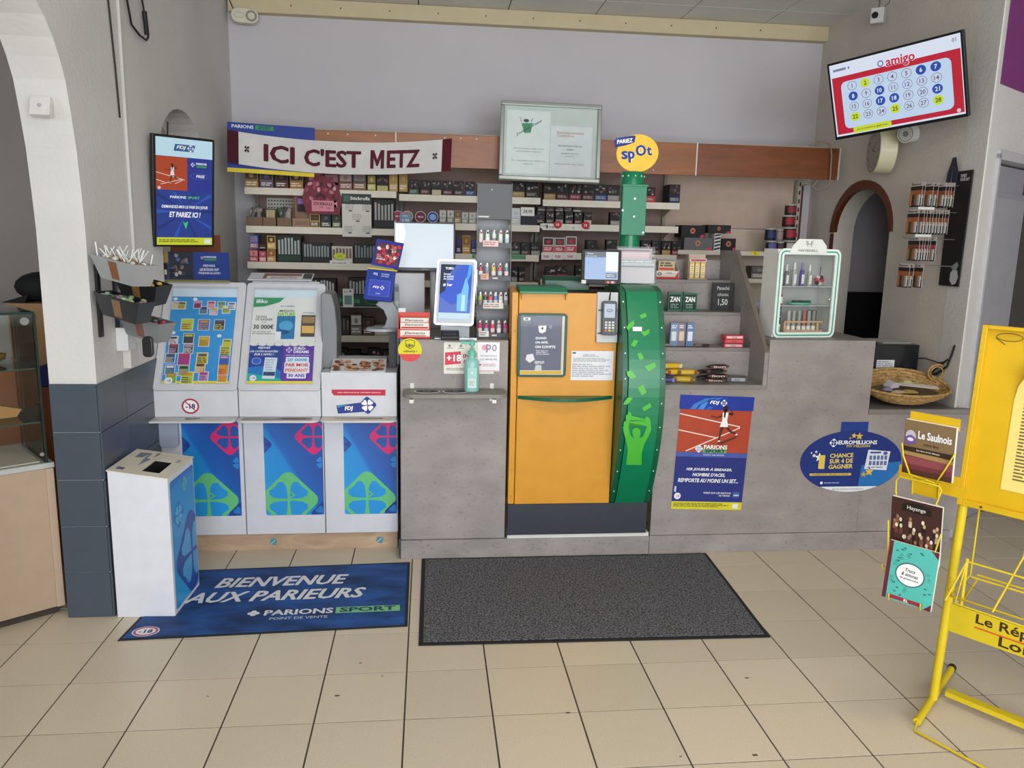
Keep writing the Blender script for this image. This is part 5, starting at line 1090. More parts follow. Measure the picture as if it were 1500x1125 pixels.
for px, k in ((800, 'leftmost'), (817, 'middle'), (835, 'rightmost')): ptag(px, 376, .065, .04, 'e4dcdc', '9,80', 'a83444', '%s red and white ticket under the red packs, third right rail' % k)
# end shelving goods
E1 = SY+.03; G = 'black cartons on the end shelf'
def bx(name, px0, px1, py0, py1, z, d, fn_c, lab, cat='box', Y=E1, group=G):
    x0, x1 = AX(px0, (py0+py1)/2, Y), AX(px1, (py0+py1)/2, Y); h = AZ(px0, py0, Y)-AZ(px0, py1, Y)
    T = frame(((x0+x1)/2, Y, z)); b = MB(T); carton(x1-x0-.003, h, d, *fn_c)(b); tag(b.build(name), lab, cat, group); return h
h = bx('black_carton', 1002, 1044, 348, 366, 1.5625, .15, ('6c6a6e', 'c8906c', '5c3a34', 3), 'grey carton with an orange emblem, bottom left of the end shelf pile')
bx('black_carton', 998, 1033, 329, 347, 1.5625+h+.001, .15, ('1e1c1e', 'c87a54', '5c3028', 3), 'black carton with an orange emblem lying on the grey one')
h2 = bx('striped_carton', 1046, 1056, 341, 366, 1.5625, .12, ('d8d8d4', '2c2c2c', '2c2c2c', 4), 'narrow black and white striped carton on the end shelf')
bx('black_carton', 1057, 1078, 348, 366, 1.5625, .14, ('1e1c1e', 'c07a5c', '5c3028', 3), 'small black carton with an orange emblem right of the striped one')
bx('black_carton', 1037, 1071, 328, 340, 1.5625+h2+.002, .14, ('242022', 'c07450', '4c2c24', 3), 'black carton balanced across the striped carton')
TN = 'tobacco tins stacked on the end shelf'
def tin(px, py0, py1, w_, c1, c2, lab, z, Y=E1+.04):
    x = AX(px, py1, Y); h = AZ(px, py0, Y)-AZ(px, py1, Y); r = w_/2
    o = thing('tobacco_tin', lab, 'tin', (x, Y, z), TN)
    b = MB(); b.lathe([(r, 0), (r, h-.012)], (x, Y, z+.0005), c1, 20); b.build('can', o)
    b = MB(); b.lathe([(r*1.02, 0), (r*1.02, .010), (r*.9, .011)], (x, Y, z+h-.011), 'b8b4ac/.3', 20); b.build('lid', o)
    b = MB(); vv = []; n = 7
    for i in range(n+1):
        a = math.radians(-90-50+100*i/n); vv += [(x+(r+.0008)*math.cos(a), Y+(r+.0008)*math.sin(a), z+h*.2), (x+(r+.0008)*math.cos(a), Y+(r+.0008)*math.sin(a), z+h*.78)]
    b.add(vv, [(2*i, 2*i+2, 2*i+3, 2*i+1) for i in range(n)], c2); b.build('wrap_label', o); return h
z = 1.5625
ha = tin(1129, 350, 366, .075, '2a2c34', '6a649c', 'violet labelled tobacco tin, bottom left of the stack', z); hb = tin(1142, 351, 366, .06, '242224', '5c4448', 'brown labelled tobacco tin in the middle of the bottom row', z, E1+.06)
hc = tin(1156, 349, 366, .088, '2a2628', 'c8c0b8', 'black and white labelled tobacco tin, bottom right of the stack', z)
tin(1128, 331, 349, .075, '1e2434', '34406a', 'navy tobacco tin on top of the violet one', z+ha+.002); hd = tin(1156, 328, 347, .090, '241e20', 'a83440', 'red and black tobacco tin in the second row of the stack', z+hc+.002)
tin(1141, 331, 349, .055, '8a7c78', 'a8948c', 'pale pink tobacco tin in the middle of the second row', z+hb+.002, E1+.06)
he = tin(1155, 310, 327, .088, '2c2224', 'a42c38', 'red and black tobacco tin in the third row of the stack', z+hc+hd+.004); tin(1158, 293, 309, .080, '342c2c', '8c3438', 'topmost dark tobacco tin of the stack', z+hc+hd+he+.006)
T = frame((AX(1106, 371, SY+.009), SY+.0095, AZ(1106, 371, SY+.009))); b = MB(T); b.box(-.03, .03, -.0008, 0, -.013, .013, 'e8d83a'); b.text('16', 0, 0, .014, -.0008, '4a4420', 1, bold=.03); tag(b.build('yellow_price_tag'), 'yellow price tag on the edge of the end shelf', 'price tag')
bx('glass_jar_box', 1100, 1125, 390, 408, 1.3755, .10, ('4c4644', '8c8680', '6a625e', 1), 'grey box of glass items on the lower end shelf', group=None)
bx('dark_box', 1126, 1140, 394, 408, 1.3755, .10, ('2c282a', '4a4648', '3a3638', 1), 'dark box at the right of the lower end shelf', group=None)
# candy tub behind the snack display
o = thing('sweet_tub', 'clear plastic tub with a white rim and yellow label behind the snack display', 'tub', (1.93, 4.47, 1.0795))
x, y = AX(1112, 450, 4.47), 4.47
b = MB(); b.lathe([(.055, 0), (.062, .02), (.062, .13), (.055, .15)], (x, y, 1.08), 'b0aca6/.3', 20); b.lathe([(.058, .15), (.058, .165), (.045, .17)], (x, y, 1.08), 'd8d4cc/.4', 20); b.build('tub', o)
b = MB(); vv = []
for i in range(9):
    a = math.radians(-150+120*i/8); vv += [(x+.0628*math.cos(a), y+.0628*math.sin(a), 1.12), (x+.0628*math.cos(a), y+.0628*math.sin(a), 1.18)]
b.add(vv, [(2*i, 2*i+2, 2*i+3, 2*i+1) for i in range(8)], 'd8a83a'); b.build('yellow_label', o)
b = MB(); b.box(x-.10, x+.10, 4.405, 4.54, 0, 1.079, '6a645e/.6'); tag(b.build('back_stand', bev=.002), 'grey stand behind the snack display carrying the sweet tub', 'stand')
# ================================================================== ON THE LEFT COUNTER
CT = 1.1186
# lighter stand
LX0, LX1, LY = .238, .402, 3.93
ls = thing('lighter_stand', 'black tiered lighter stand with clear sides and a dark board on top', 'lighter stand', (.32, LY, CT))
for x in (LX0-.003, LX1):
    b = MB(); b.box(x, x+.003, LY-.02, LY+.10, CT, 1.872, 'acrylic'); b.build('clear_side', ls)
    b = MB(); b.box(x-.0005, x+.0035, LY-.023, LY-.0205, CT, 1.872, '3c3e40/.3'); b.build('side_edge', ls)
b = MB(); b.box(LX0, LX1, LY-.018, LY-.012, 1.700, 1.868, '3f4043/.4'); b.rect(LX0+.0, LX0+.055, 1.708, 1.715, LY-.018, 'c8c8c8', 1); b.rect(LX0+.065, LX0+.07, 1.838, 1.843, LY-.018, 'e8e8e8', 1); b.build('top_board', ls)
b = MB(); b.box(LX0, LX1, LY+.10, LY+.103, CT, 1.70, '8c8e92/.4'); b.build('back_panel', ls)
tiers = [AZ(722, y, LY) for y in (362, 410, 452, 493)]
LC = [['c8d8cc', 'd4e0d0', 'c4dccc', 'd0e0d4', 'd8e4dc'], ['b04a5a', '8a94a0', 'c8b84a', 'c85a6a', '6a8494'], ['a8c84a', '4a4c50', 'e05a5a', '4a8ac8', 'd0d0d0', 'c8ccd0'], ['d83a7c', 'c8447c', 'e04a6a', 'b8bcc4', 'd83a8c']]
LN = [['pale mint'], ['red', 'grey', 'yellow', 'coral', 'slate'], ['lime', 'black', 'orange red', 'blue', 'white', 'silver'], ['pink', 'magenta', 'crimson', 'silver', 'hot pink']]
TNm = ['top tier', 'second tier', 'third tier', 'lowest tier']
for t, z in enumerate(tiers):
    z = max(z, CT+.0025)
    b = MB(); b.box(LX0+.001, LX1-.001, LY-.03, LY+.09, z-.002, z+.002, '2c2c30/.35'); b.box(LX0+.001, LX1-.001, LY-.034, LY-.030, z-.002, z+.022, '2e2e32/.35'); b.rect(.315, .34, z+.006, z+.014, LY-.034, 'c8c8c8', 1); b.build('tray', ls)
    n = len(LC[t])
    for k in range(n):
        x = LX0+.018+(LX1-LX0-.036)*k/(n-1); nm = LN[t][0] if t == 0 else LN[t][k]
        T = frame((x, LY-.016, z+.0022))
        lg = thing('lighter', '%s lighter, %s on the %s of the stand' % (nm, nth(k, n), TNm[t]), 'lighter', T, 'lighters on the counter stand')
        b = MB(T); b.lathe([(.0095, 0), (.0105, .002), (.0105, .062)], (0, 0, 0), LC[t][k]+'/.25', 12, 1, .62); b.lathe([(.0108, .022), (.0108, .042)], (0, 0, 0), ['e8c8d0', 'f0f0f0', '9c8a94', 'd8d8d0', 'b8ccd8'][(k+t) % 5], 12, 1, .62); b.build('body', lg)
        b = MB(T); b.lathe([(.0105, .0622), (.0105, .080), (.007, .083)], (0, 0, 0), 'c4c6ca/.25/.8', 12, 1, .62); b.build('metal_hood', lg)
        b = MB(T); b.box(-.004, .004, -.009, -.002, .0625, .071, ['c83a3a', '2c2c2c', 'd8d8d8'][(k+t) % 3]); b.build('thumb_button', lg)
for t, (w_, dx, l) in enumerate(((.075, -.018, 'pale pink price card before the pale mint lighters'), (.04, -.045, 'small orange price card on the second lighter tier'), (.10, -.0, 'long white price card on the third lighter tier'), (.05, -.045, 'white price card on the lowest lighter tier'))):
    b = MB(); z = max(tiers[t], CT+.0025); b.box(.32+dx-w_/2, .32+dx+w_/2, LY-.037, LY-.0345, z+.003, z+.032, ['e8c8c4', 'e0b09c', 'dcdcd4', 'e4e4e4'][t]); b.lines(.32+dx-w_/2+.004, .32+dx+w_/2-.004, z+.028, z+.008, 2, LY-.037, 'a87c78', 1); tag(b.build('price_card'), l, 'price tag')
# lit advertising tablet
T = frame((.122, 3.83, CT+.068), -13, -15)
sg = thing('advert_display', 'white rimmed glowing tablet display with a blue YUBO advert on the counter', 'display', T)
b = MB(T); b.rbox(-.098, .098, -.004, .018, 0, .325, .014, 'c8ccd4/.3'); b.build('housing', sg, bev=.002)
b = MB(T)
o_, i_ = rrect(-.0985, .0985, -.001, .326, .016, 5), rrect(-.090, .090, .008, .317, .012, 5); n = len(o_)
b.add([(p[0], -.0046, p[1]) for p in o_+i_], [(i, (i+1) % n, n+(i+1) % n, n+i) for i in range(n)], 'E:eaf2ff:2.2'); b.build('light_rim', sg)
b = MB(T); y = -.004
b.rect(-.078, .078, .030, .300, y, 'E:5c7cd8:.75', 2); b.poly([(-.078, .14), (-.02, .10), (.078, .16), (.078, .3), (.03, .3), (-.03, .22)], y, 'E:4468e0:.9', 3); b.poly([(-.078, .30), (-.0, .30), (-.045, .24), (-.05, .17), (-.078, .15)], y, 'E:35456c:.55', 4)
b.poly([(-.078, .06), (.078, .06), (.078, .13), (-.01, .10), (-.078, .14)], y, 'E:6a86e0:.85', 3)
b.poly([(.012, .07), (.062, .07), (.066, .19), (.05, .24), (.03, .16), (.010, .15)], y, 'E:7cc8f4:1.0', 5); b.poly([(.032, .07), (.052, .07), (.05, .15), (.035, .15)], y, 'E:bce4fc:1.1', 6); b.poly([(.05, .20), (.072, .25), (.078, .30), (.062, .3)], y, 'E:4fb0f4:1.0', 5)
b.rect(-.078, .078, .030, .060, y, 'E:cfe8f4:1.0', 6); b.text('YUBO', -.035, .280, .012, y, 'E:ffffff:1.2', 7, bold=.03, w_=.04); b.text('Saveur\net qualité\nde cristal', -.062, .240, .034, y, 'E:e8eeff:1.1', 7, al='l', bold=.03); b.text('# 1er', -.062, .198, .016, y, 'E:ffffff:1.2', 7, al='l', bold=.04)
b.build('screen', sg)
b = MB(); b.box(.03, .235, 3.826, 3.90, CT+.0005, CT+.006, 'b0b4ba/.25/.6'); b.prism([(3.828, CT+.006), (3.84, CT+.07), (3.86, CT+.07), (3.89, CT+.006)], 0, .06, .20, '8c9096/.3'); b.build('foot', sg, bev=.001, seg=1)
b = MB(); b.box(.228, .232, 3.78, 3.90, CT+.006, 1.46, 'acrylic'); b.build('clear_fin', sg)
# small black card reader lying on the counter
o = thing('card_reader', 'small black card reader lying at the counter edge under the glowing display', 'card reader', (.10, 3.785, CT))
b = MB(); b.prism([(3.765, CT+.001), (3.762, CT+.02), (3.80, CT+.045), (3.822, CT+.045), (3.822, CT+.001)], 0, .060, .148, '1b1c20/.4'); b.build('body', o, bev=.004)
b = MB(); b.prism([(3.768, CT+.0265), (3.795, CT+.0445), (3.795, CT+.046), (3.768, CT+.028)], 0, .072, .136, '34363c/.3'); b.build('keypad', o)
# white acrylic base plate
b = MB(); b.box(.00, .235, 3.778, 3.799, CT-.021, CT, 'd4dae8/.2') if False else b.box(.150, .234, 3.785, 3.7995, CT+.0005, CT+.012, 'b8c0c8/.2/.4'); tag(b.build('chrome_base_strip'), 'shiny silver strip at the counter edge beside the card reader', 'stand')
# red and white rolling paper box
x0, x1 = AX(583, 475, 3.86), AX(630, 475, 3.86); zz = CT
o = thing('red_display_box', 'red and white counter box of rolling papers left of the glowing display', 'box', ((x0+x1)/2, 3.85, zz))
b = MB(); b.box(x0, x1, 3.842, 3.845, zz+.001, zz+.045, 'c8281f/.5'); b.box(x0, x0+.003, 3.845, 3.93, zz+.001, zz+.11, 'd2372c/.5'); b.box(x1-.003, x1, 3.845, 3.93, zz+.001, zz+.09, 'd2372c/.5'); b.box(x0, x1, 3.93, 3.933, zz+.001, zz+.12, 'd84a3c/.5'); b.box(x0, x1, 3.845, 3.93, zz+.001, zz+.004, 'b02420/.5')
b.rect(x0+.012, x1-.002, zz+.010, zz+.040, 3.842, 'ece8e0', 1); b.text('Elements', (x0+x1)/2+.004, zz+.027, .012, 3.842, '4a3a34', 2, shear=.2, w_=.10); b.rect(x0+.02, x1-.02, zz+.012, zz+.016, 3.842, 'c8382c', 2); b.build('carton', o)
for k in range(2):
    b = MB(); b.box(x0+.012, x1-.006, 3.852+k*.025, 3.872+k*.025, zz+.006, zz+.075+k*.022, 'e4e0d8'); b.rect(x0+.016, x1-.01, zz+.048+k*.02, zz+.056+k*.02, 3.852+k*.025, 'c8302a', 1); b.text('Elements', (x0+x1)/2, zz+.066+k*.02, .010, 3.852+k*.025, '3c302c', 1, shear=.2, w_=.09); b.build('paper_booklets', o)
b = MB(); b.box(x0-.0, x0+.035, 3.934, 3.937, zz+.09, zz+.14, 'd8dce4'); b.build('white_flap', o)
# large white monitor on its post
T = frame((-.018, 4.30, 1.435), 0, -4)
mo = thing('large_monitor', 'large monitor seen with a bright pale screen behind the counter', 'monitor', T)
mx0, mx1, mz0, mz1 = AX(577, 360, 4.3)+.018, AX(667, 360, 4.3)+.018, AZ(620, 397, 4.3)-1.435, AZ(620, 325, 4.3)-1.435
b = MB(T); b.box(mx0, mx1, .001, .03, mz0, mz1, '2a2c30/.35'); b.build('housing', mo, bev=.002)
b = MB(T); b.rect(mx0+.007, mx1-.010, mz0+.018, mz1-.008, .001, 'E:dbe8f2:.80', 1); b.poly([(mx0+.012, mz1-.012), (mx0+.05, mz1-.012), (mx0+.062, mz1-.06), (mx0+.05, mz1-.12), (mx0+.012, mz1-.13)], .001, 'E:f6fafc:.95', 2); b.rect(mx0+.003, mx0+.007, mz0+.01, mz1, .001, 'd8dade', 1); b.lines(-.02, .02, mz0+.013, mz0+.006, 1, .001, 'b8bcc0', 1); b.build('screen', mo)
b = MB(); b.cyl((.03, 4.36, CT), (.03, 4.36, 1.46), .022, 'b8babc/.4'); b.cyl((.03, 4.36, 1.46), (.03, 4.33, 1.52), .018, 'b8babc/.4'); b.cyl((.03, 4.36, CT+.0005), (.03, 4.36, CT+.012), .06, '9c9ea2/.4', n=20); b.build('post', mo)
b = MB(); b.box(-.185, -.02, 4.30, 4.39, CT+.066, 1.415, 'd0d1d6/.5'); b.build('x', None) if False else tag(b.build('white_printer', bev=.006), 'white boxy printer under the large monitor', 'printer')
o = thing('receipt_printer', 'black box with small white buttons under the white printer', 'printer', (-.10, 4.34, CT))
b = MB(); b.box(-.185, -.03, 4.28, 4.39, CT+.0005, CT+.064, '1e1f22/.4'); b.build('body', o, bev=.003)
b = MB()
for k in range(4): b.box(-.17+k*.018, -.16+k*.018, 4.2785, 4.280, CT+.04, CT+.048, 'd0d0d0')
b.build('button', o, kind='stuff')
b = MB(); b.box(-.03, .0, 4.0, 4.12, CT+.0006, CT+.05, 'c8cad0/.5'); b.box(-.055, -.005, 3.99, 4.0, CT+.0006, CT+.08, 'd4d6da/.5'); tag(b.build('small_white_box', bev=.002), 'small white box behind the red paper box', 'box')
# blue leaflet stand and its top card
T = frame((-.255, 3.98, 1.290), -14, -14, 4)
st = thing('blue_payment_stand', 'tilted blue lottery payment stand with a framed logo on its front', 'stand', T)
w_ = .072
b = MB(T); b.rbox(-w_, w_, 0, .02, 0, .155, .010, '223a94/.35'); b.build('body', st, bev=.002)
b = MB(T); b.rect(-.052, .058, .022, .105, 0, '4a5cc8/.4', 1); b.rect(-.046, .052, .026, .10, 0, '3a4ab8/.4', 2); fdj_logo(b, -.002, .066, .022, 0, 3, '3a4ab8'); b.rect(-.012, .012, .034, .037, 0, 'c8d0f0', 4); b.text('FDJ', -.025, .132, .014, 0, 'e8ecf8', 2, bold=.03); b.text('Ici payez\nvos jeux', .025, .130, .022, 0, 'c8d0f0', 2); b.build('print', st)
b = MB(T); b.box(-w_, w_+.008, .004, .016, .156, .163, 'd8c43a/.4'); b.build('yellow_clip', st)
T2 = frame((-.225, 4.0, 1.458), -14, -18, 8); b = MB(T2); b.box(-.062, .078, 0, .003, 0, .135, '34348c'); b.rect(-.05, .07, .012, .118, 0, '5a3a4c', 1)
rnd = random.Random(9)
for k in range(30): b.ell(rnd.uniform(-.04, .062), rnd.uniform(.02, .11), .012, .009, 0, rnd.choice(['c83a44', 'e8dcd8', '34284c', 'b86a6c', '7c2c3c', 'd8a8a0']), 2+k % 3, 7, rnd.random()*3)
b.text('jouez ici', -.02, .035, .012, 0, 'f4e8ec', 7); tag(b.build('football_card'), 'purple edged card with a crowd picture above the blue stand', 'card')
# grey lottery scanner with curved arm
o = thing('ticket_scanner', 'grey ticket scanner with a curved arm and round plate behind the blue stand', 'scanner', (-.24, 4.02, .9455))
b = MB(); cx = -.235
P = [(4.12, .95), (4.12, 1.30), (4.10, 1.35), (4.05, 1.37), (4.04, 1.36), (4.08, 1.33), (4.095, 1.28), (4.095, .95)]
b.prism([(a, z) for a, z in P], 0, -.175, -.150, '9ca2aa/.35'); b.build('rear_column', o, bev=.003)
b = MB(); n = 10; pts = []
for i in range(n+1):
    a = PI/2*i/n; pts.append((-.285+.13*math.sin(a), 1.275-.115*(1-math.cos(a))))
P = [(AX(x, y, 4.05), AZ(x, y, 4.05)) for x, y in ((566, 438), (576, 443), (584, 455), (588, 470), (585, 480), (572, 484), (556, 481), (564, 476), (567, 466), (562, 454), (550, 446), (556, 440))]
b.prism(P, 1, 4.03, 4.09, '8c929a/.35'); b.build('curved_arm', o, bev=.005)
c = at(560, 480, 1, 4.03); b = MB(); b.cyl((c.x, 4.03, c.z-.012), (c.x, 4.03, c.z), .085, 'a8aeb6/.3', r1=.08, n=28); b.build('round_plate', o)
b = MB(); b.box(-.20, -.165, 4.02, 4.12, .9455, c.z-.013, '3c3e44/.5'); b.build('leg', o)
# grey rounded register panel between the stands
b = MB(); x0, x1 = AX(469, 500, 4.0), AX(492, 500, 4.0)
P = [(max(-.531, AX(x, y, 4.0)), max(.9465, AZ(x, y, 4.0))) for x, y in ((470, 552), (470, 432), (474, 428), (486, 431), (491, 450), (494, 480), (494, 540), (488, 548), (480, 552))]
b.prism(P, 1, 3.985, 4.20, '787c80/.35'); o = tag(b.build('register_housing', bev=.006), 'tall grey rounded terminal housing between the lottery stands', 'terminal')
b = MB(); P = [(AX(x, y, 4.25), AZ(x, y, 4.25)) for x, y in ((472, 446), (472, 436), (480, 432), (486, 436), (488, 452))]; b.prism(P, 1, 4.21, 4.3, '4a5458/.4'); tag(b.build('dark_terminal_cap', bev=.003), 'dark grey-green cap behind the tall grey housing', 'terminal')
b = MB(); T = frame((-.35, 4.18, .947)); b = MB(T); b.box(-.135, .15, 0, .12, 0, .006, '3a5c54/.3'); b.add([(-.13, 0, .0066), (.145, 0, .0066), (.145, .11, .0066), (-.13, .11, .0066)], [(0, 1, 2, 3)], '4f7a68/.2'); b.add([(-.11, .03, .0071), (-.04, .02, .0071), (-.02, .09, .0071), (-.10, .10, .0071)], [(0, 1, 2, 3)], '3f8a5c'); tag(b.build('money_mat'), 'glossy green and blue coin mat on the low lottery stand', 'mat')
b = MB(); b.box(-.52+.01, -.165, 4.30, 4.345, .9456, .953, 'c9c6be/.4'); b.build('z') if False else None
# leaflets on top of the second lottery stand
T = frame((-.745, 4.14, 1.376), 0, -74); b = MB(T); b.box(-.17, .15, 0, .004, 0, .11, 'c8ccd2'); b.rect(-.10, .09, .02, .10, 0, '8a6a5c', 1); b.rect(-.08, .12, .01, .06, 0, 'dcdcd8', 2); b.rect(.10, .145, .02, .10, 0, '4a4c54', 3); b.lines(-.06, .1, .05, .02, 3, 0, '9c9c9c', 4); tag(b.build('leaflets'), 'leaflets lying on the clear lid of the middle lottery stand', 'leaflet')
# ================================================================== SNACKS
G = 'snacks in the stepped display'
def swrap(name, x, y, z, rz, l, w_, h, c, c2, txt, lab, cat='chocolate bar', tc='ffffff'):
    T = frame((x, y, z), rz); b = MB(T); n = 8; vv = []
    for i in range(n+1):
        t = i/n; e = min(1, math.sin(PI*t)**.4+.12) if 0 < t < 1 else .12
        for a in range(8): q = 2*PI*a/8; vv.append((-l/2+l*t, w_/2*(.75+.25*e)*math.cos(q), h/2+h/2*e*math.sin(q)))
    b.add(vv, [(i*8+a, i*8+(a+1) % 8, (i+1)*8+(a+1) % 8, (i+1)*8+a) for i in range(n) for a in range(8)], c, True)
    if txt: b.text(txt, 0, h*.52, h*.55, -w_/2-.0008, tc, 1, bold=.03, w_=l*.55)
    if c2: b.rect(-l*.42, -l*.28, h*.2, h*.85, -w_/2-.0002, c2, 1); b.rect(l*.28, l*.42, h*.2, h*.85, -w_/2-.0002, c2, 1)
    return tag(b.build(name), lab, cat, G)
z = .9006
k = 0
for x, y, dz, rz, c, c2, l in ((1.315, 3.90, 0, 8, 'c8a21e/.4', '5c3a1c', 'yellow bar wrapper at the bottom right of the yellow pile'), (1.305, 3.865, .001, -14, 'd4ae28/.4', '8a5a2c', 'yellow bar wrapper at the front of the yellow pile'), (1.27, 3.90, .034, 12, 'd8b02a/.4', '9c3a2c', 'yellow bar wrapper in the middle of the yellow pile'), (1.33, 3.89, .034, -6, 'ccaa2a/.4', '7a4a24', 'yellow bar wrapper on the right of the yellow pile'), (1.25, 3.90, .066, 6, 'd8ae24/.4', 'c8c0b0', 'topmost yellow bar wrapper of the pile')):
    swrap('chocolate_bar', x, y, z+dz, rz, .12, .034, .030, c, c2, '', l)
for x, y, dz, rz, l in ((1.215, 3.865, 0, -8, 'purple bar wrapper at the far left of the lowest snack step'), (1.225, 3.90, .03, 10, 'purple bar wrapper lying on another one on the lowest step')): swrap('chocolate_bar', x, y, z+dz, rz, .095, .034, .028, '3a2c7c/.35', '8a84c8', '', l)
for j in range(4):
    swrap('chocolate_bar', 1.475+.012*(j % 2), 3.875, z+j*.024, -4+5*j, .125, .036, .022, '241c1c/.35', '5c3c30', 'lion' if j != 2 else '', ['lowest', 'second lowest', 'third', 'topmost'][j]+' dark brown bar in the stack beside the yellow pile', tc='d8b8b0')
for j in range(2): swrap('chocolate_bar', 1.425, 3.90, z+.01+j*.03, 20, .09, .034, .024, '2c2424/.35', '', '', ['lower', 'upper'][j]+' dark bar leaning behind the brown stack')
b = MB(frame((1.60, 3.90, z), -10)); b.box(-.055, .055, -.03, .03, 0, .028, '4c4a50/.4'); b.rect(-.03, .04, .006, .022, -.03, 'b8b4b8', 1); b.text('bueno', 0, .014, .009, -.03, '3a3438', 2); tag(b.build('grey_snack_box', bev=.003), 'flat dark grey snack packet at the right of the lowest step', 'snack')
# second step: sachets and red packs
z = 1.0656
T = frame((1.335, 4.02, z), 3); o = thing('sachet_bundle', 'upright bundle of blue and cream sachets on the second snack step', 'sachet', T)
for j, (dx, c, c2) in enumerate(((-.045, '7c94b4', 'd8dce4'), (0, '8c7c8c', 'e0c8a8'), (.045, '6a84ac', 'dfe4ec'))):
    b = MB(T); b.prism([(-.021+dx, .002), (.021+dx, .002), (.023+dx, .125), (-.019+dx, .125)], 1, .008*(j % 2), .02+.008*(j % 2), c); b.rect(-.013+dx, .013+dx, .03, .08, .008*(j % 2), c2, 1); b.lines(-.014+dx, .016+dx, .115, .095, 2, .008*(j % 2), 'f0f0f0', 1); b.build('sachet', o)
for x, l in ((1.255, 'small brown twisted sweet left of the sachets'), (1.43, 'small pinkish sweet right of the sachets'), (1.465, 'dark little sweet at the right of the sachets')): swrap('sweet', x, 4.02, z, 10, .05, .02, .016, {1.255: '9c8478', 1.43: '8c6c6c', 1.465: '4a3438'}[x]+'/.4', '', '', l, 'sweet')
for j in range(3): 
    b = MB(frame((1.615, 4.03, z+j*.022), j*3-3)); b.box(-.052, .052, -.03, .03, 0, .020, 'c83a40/.35'); b.rect(-.045, .045, .004, .016, -.03, 'e0686c' if j % 2 else 'f0c8c8', 1); b.text('SMARTIES' if False else 'fruits', 0, .010, .009, -.03, '8c1c28', 2); tag(b.build('red_snack_pack', bev=.002), ['lowest', 'middle', 'topmost'][j]+' red flat pack in the pile on the second snack step', 'snack', G)
# third step: ZAN packs, yellow box with a bag, slate
z = 1.2396
for j, px in enumerate((988, 1010)):
    T = frame((AX(px, 442, 4.16), 4.155, z)); b = MB(T); b.prism([(-.038, 0), (.040, 0), (.042, .10), (-.036, .105)], 1, 0, .02, '145c40/.35'); b.rect(-.032, .034, .012, .092, 0, '1c3028', 1); b.text('ZAN', .001, .066, .028, 0, 'eef2ee', 2, bold=.05, w_=.055); b.lines(-.022, .024, .044, .016, 3, 0, '8ca89c', 2); tag(b.build('liquorice_bag'), ['left', 'right'][j]+' green ZAN liquorice bag on the third snack step', 'sweets bag', G)
T = frame((1.212, 4.145, z)); b = MB(T); b.box(-.035, .03, 0, .05, 0, .05, 'd8a44a'); b.text('menthe', 0, .03, .008, 0, '6a4420', 1); b.prism([(-.035, .05), (.0, .05), (.01, .15), (-.045, .14)], 1, .01, .03, '5c8a64/.3'); b.lines(-.03, .0, .13, .06, 5, .01, 'd8dccc', 1, t=.5); tag(b.build('mint_box'), 'orange box with a green sweet bag beside the green column', 'box')
T = frame((AX(1059, 437, 4.25), 4.245, z), 0, -4); b = MB(T); b.box(-.062, .062, 0, .008, 0, .155, '2c2c2e/.7'); b.text('Panaché', 0, .125, .020, 0, 'b8b8b8', 1, w_=.07); b.text('choix', 0, .09, .018, 0, 'b8b8b8', 1, w_=.065); b.text('1,50', .0, .045, .040, 0, 'd0d0d0', 1, w_=.055); tag(b.build('price_slate'), 'small black slate with chalk price 1,50 on the third snack step', 'slate')
# fourth step
z = 1.4046
T = frame((AX(978, 392, 4.36), 4.36, z)); o = thing('biscuit_box', 'white and red open biscuit box at the left of the top snack step', 'box', T)
b = MB(T); b.box(-.075, .065, 0, .003, 0, .045, 'e0d4c8'); b.box(-.075, .065, 0, .10, 0, .003, 'd8ccc0'); b.box(-.077, -.075, 0, .1, 0, .12, 'dcc8a8'); b.prism([(0, 0), (.1, 0), (.1, .11), (0, .05)], 0, .065, .067, 'e4dcd4'); b.rect(-.075, .065, 0, .012, 0, 'c83430', 1); b.ell(-.045, .028, .013, .010, 0, '5c5040', 1, 10); b.text('30', -.045, .028, .010, 0, 'f0e8dc', 2); b.text('Kinder' if False else 'crêpes', .01, .033, .012, 0, '6a5c54', 1); b.poly([(.04, .0), (.065, .0), (.065, .045)], 0, 'c83430', 2); b.build('tray', o)
b = MB(T); b.box(-.05, .045, .012, .06, .004, .10, 'c0b08c'); b.rect(-.045, .04, .05, .062, .012, 'c8403c', 1); b.lines(-.04, .04, .095, .068, 2, .012, '6a604c', 1, t=.7); b.build('biscuit_pack', o)
T = frame((AX(1022, 392, 4.36), 4.36, z)); o = thing('snack_sticks_box', 'pale cardboard box of yellow and white snack sticks on the top step', 'box', T)
b = MB(T); b.box(-.055, .06, .05, .053, 0, .14, 'c8b0a0'); b.box(-.055, .06, 0, .05, 0, .004, 'c8b0a0'); b.box(-.055, -.052, 0, .05, 0, .14, 'b8a090'); b.build('carton', o)
for j in range(3): b = MB(T); b.box(-.045+j*.032, -.018+j*.032, .005, .025, .005, .098, 'd8b858/.3'); b.rect(-.041+j*.032, -.022+j*.032, .015, .085, .005, 'ece4cc', 1); b.lines(-.038+j*.032, -.024+j*.032, .08, .02, 5, .005, 'c89a30', 2); b.build('stick_pack', o)
b = MB(T); b.box(-.048, .05, .002, .028, .099, .118, 'd8c8c4'); b.rect(-.04, .045, .103, .113, .002, 'b84a58', 1); b.build('red_pack', o)
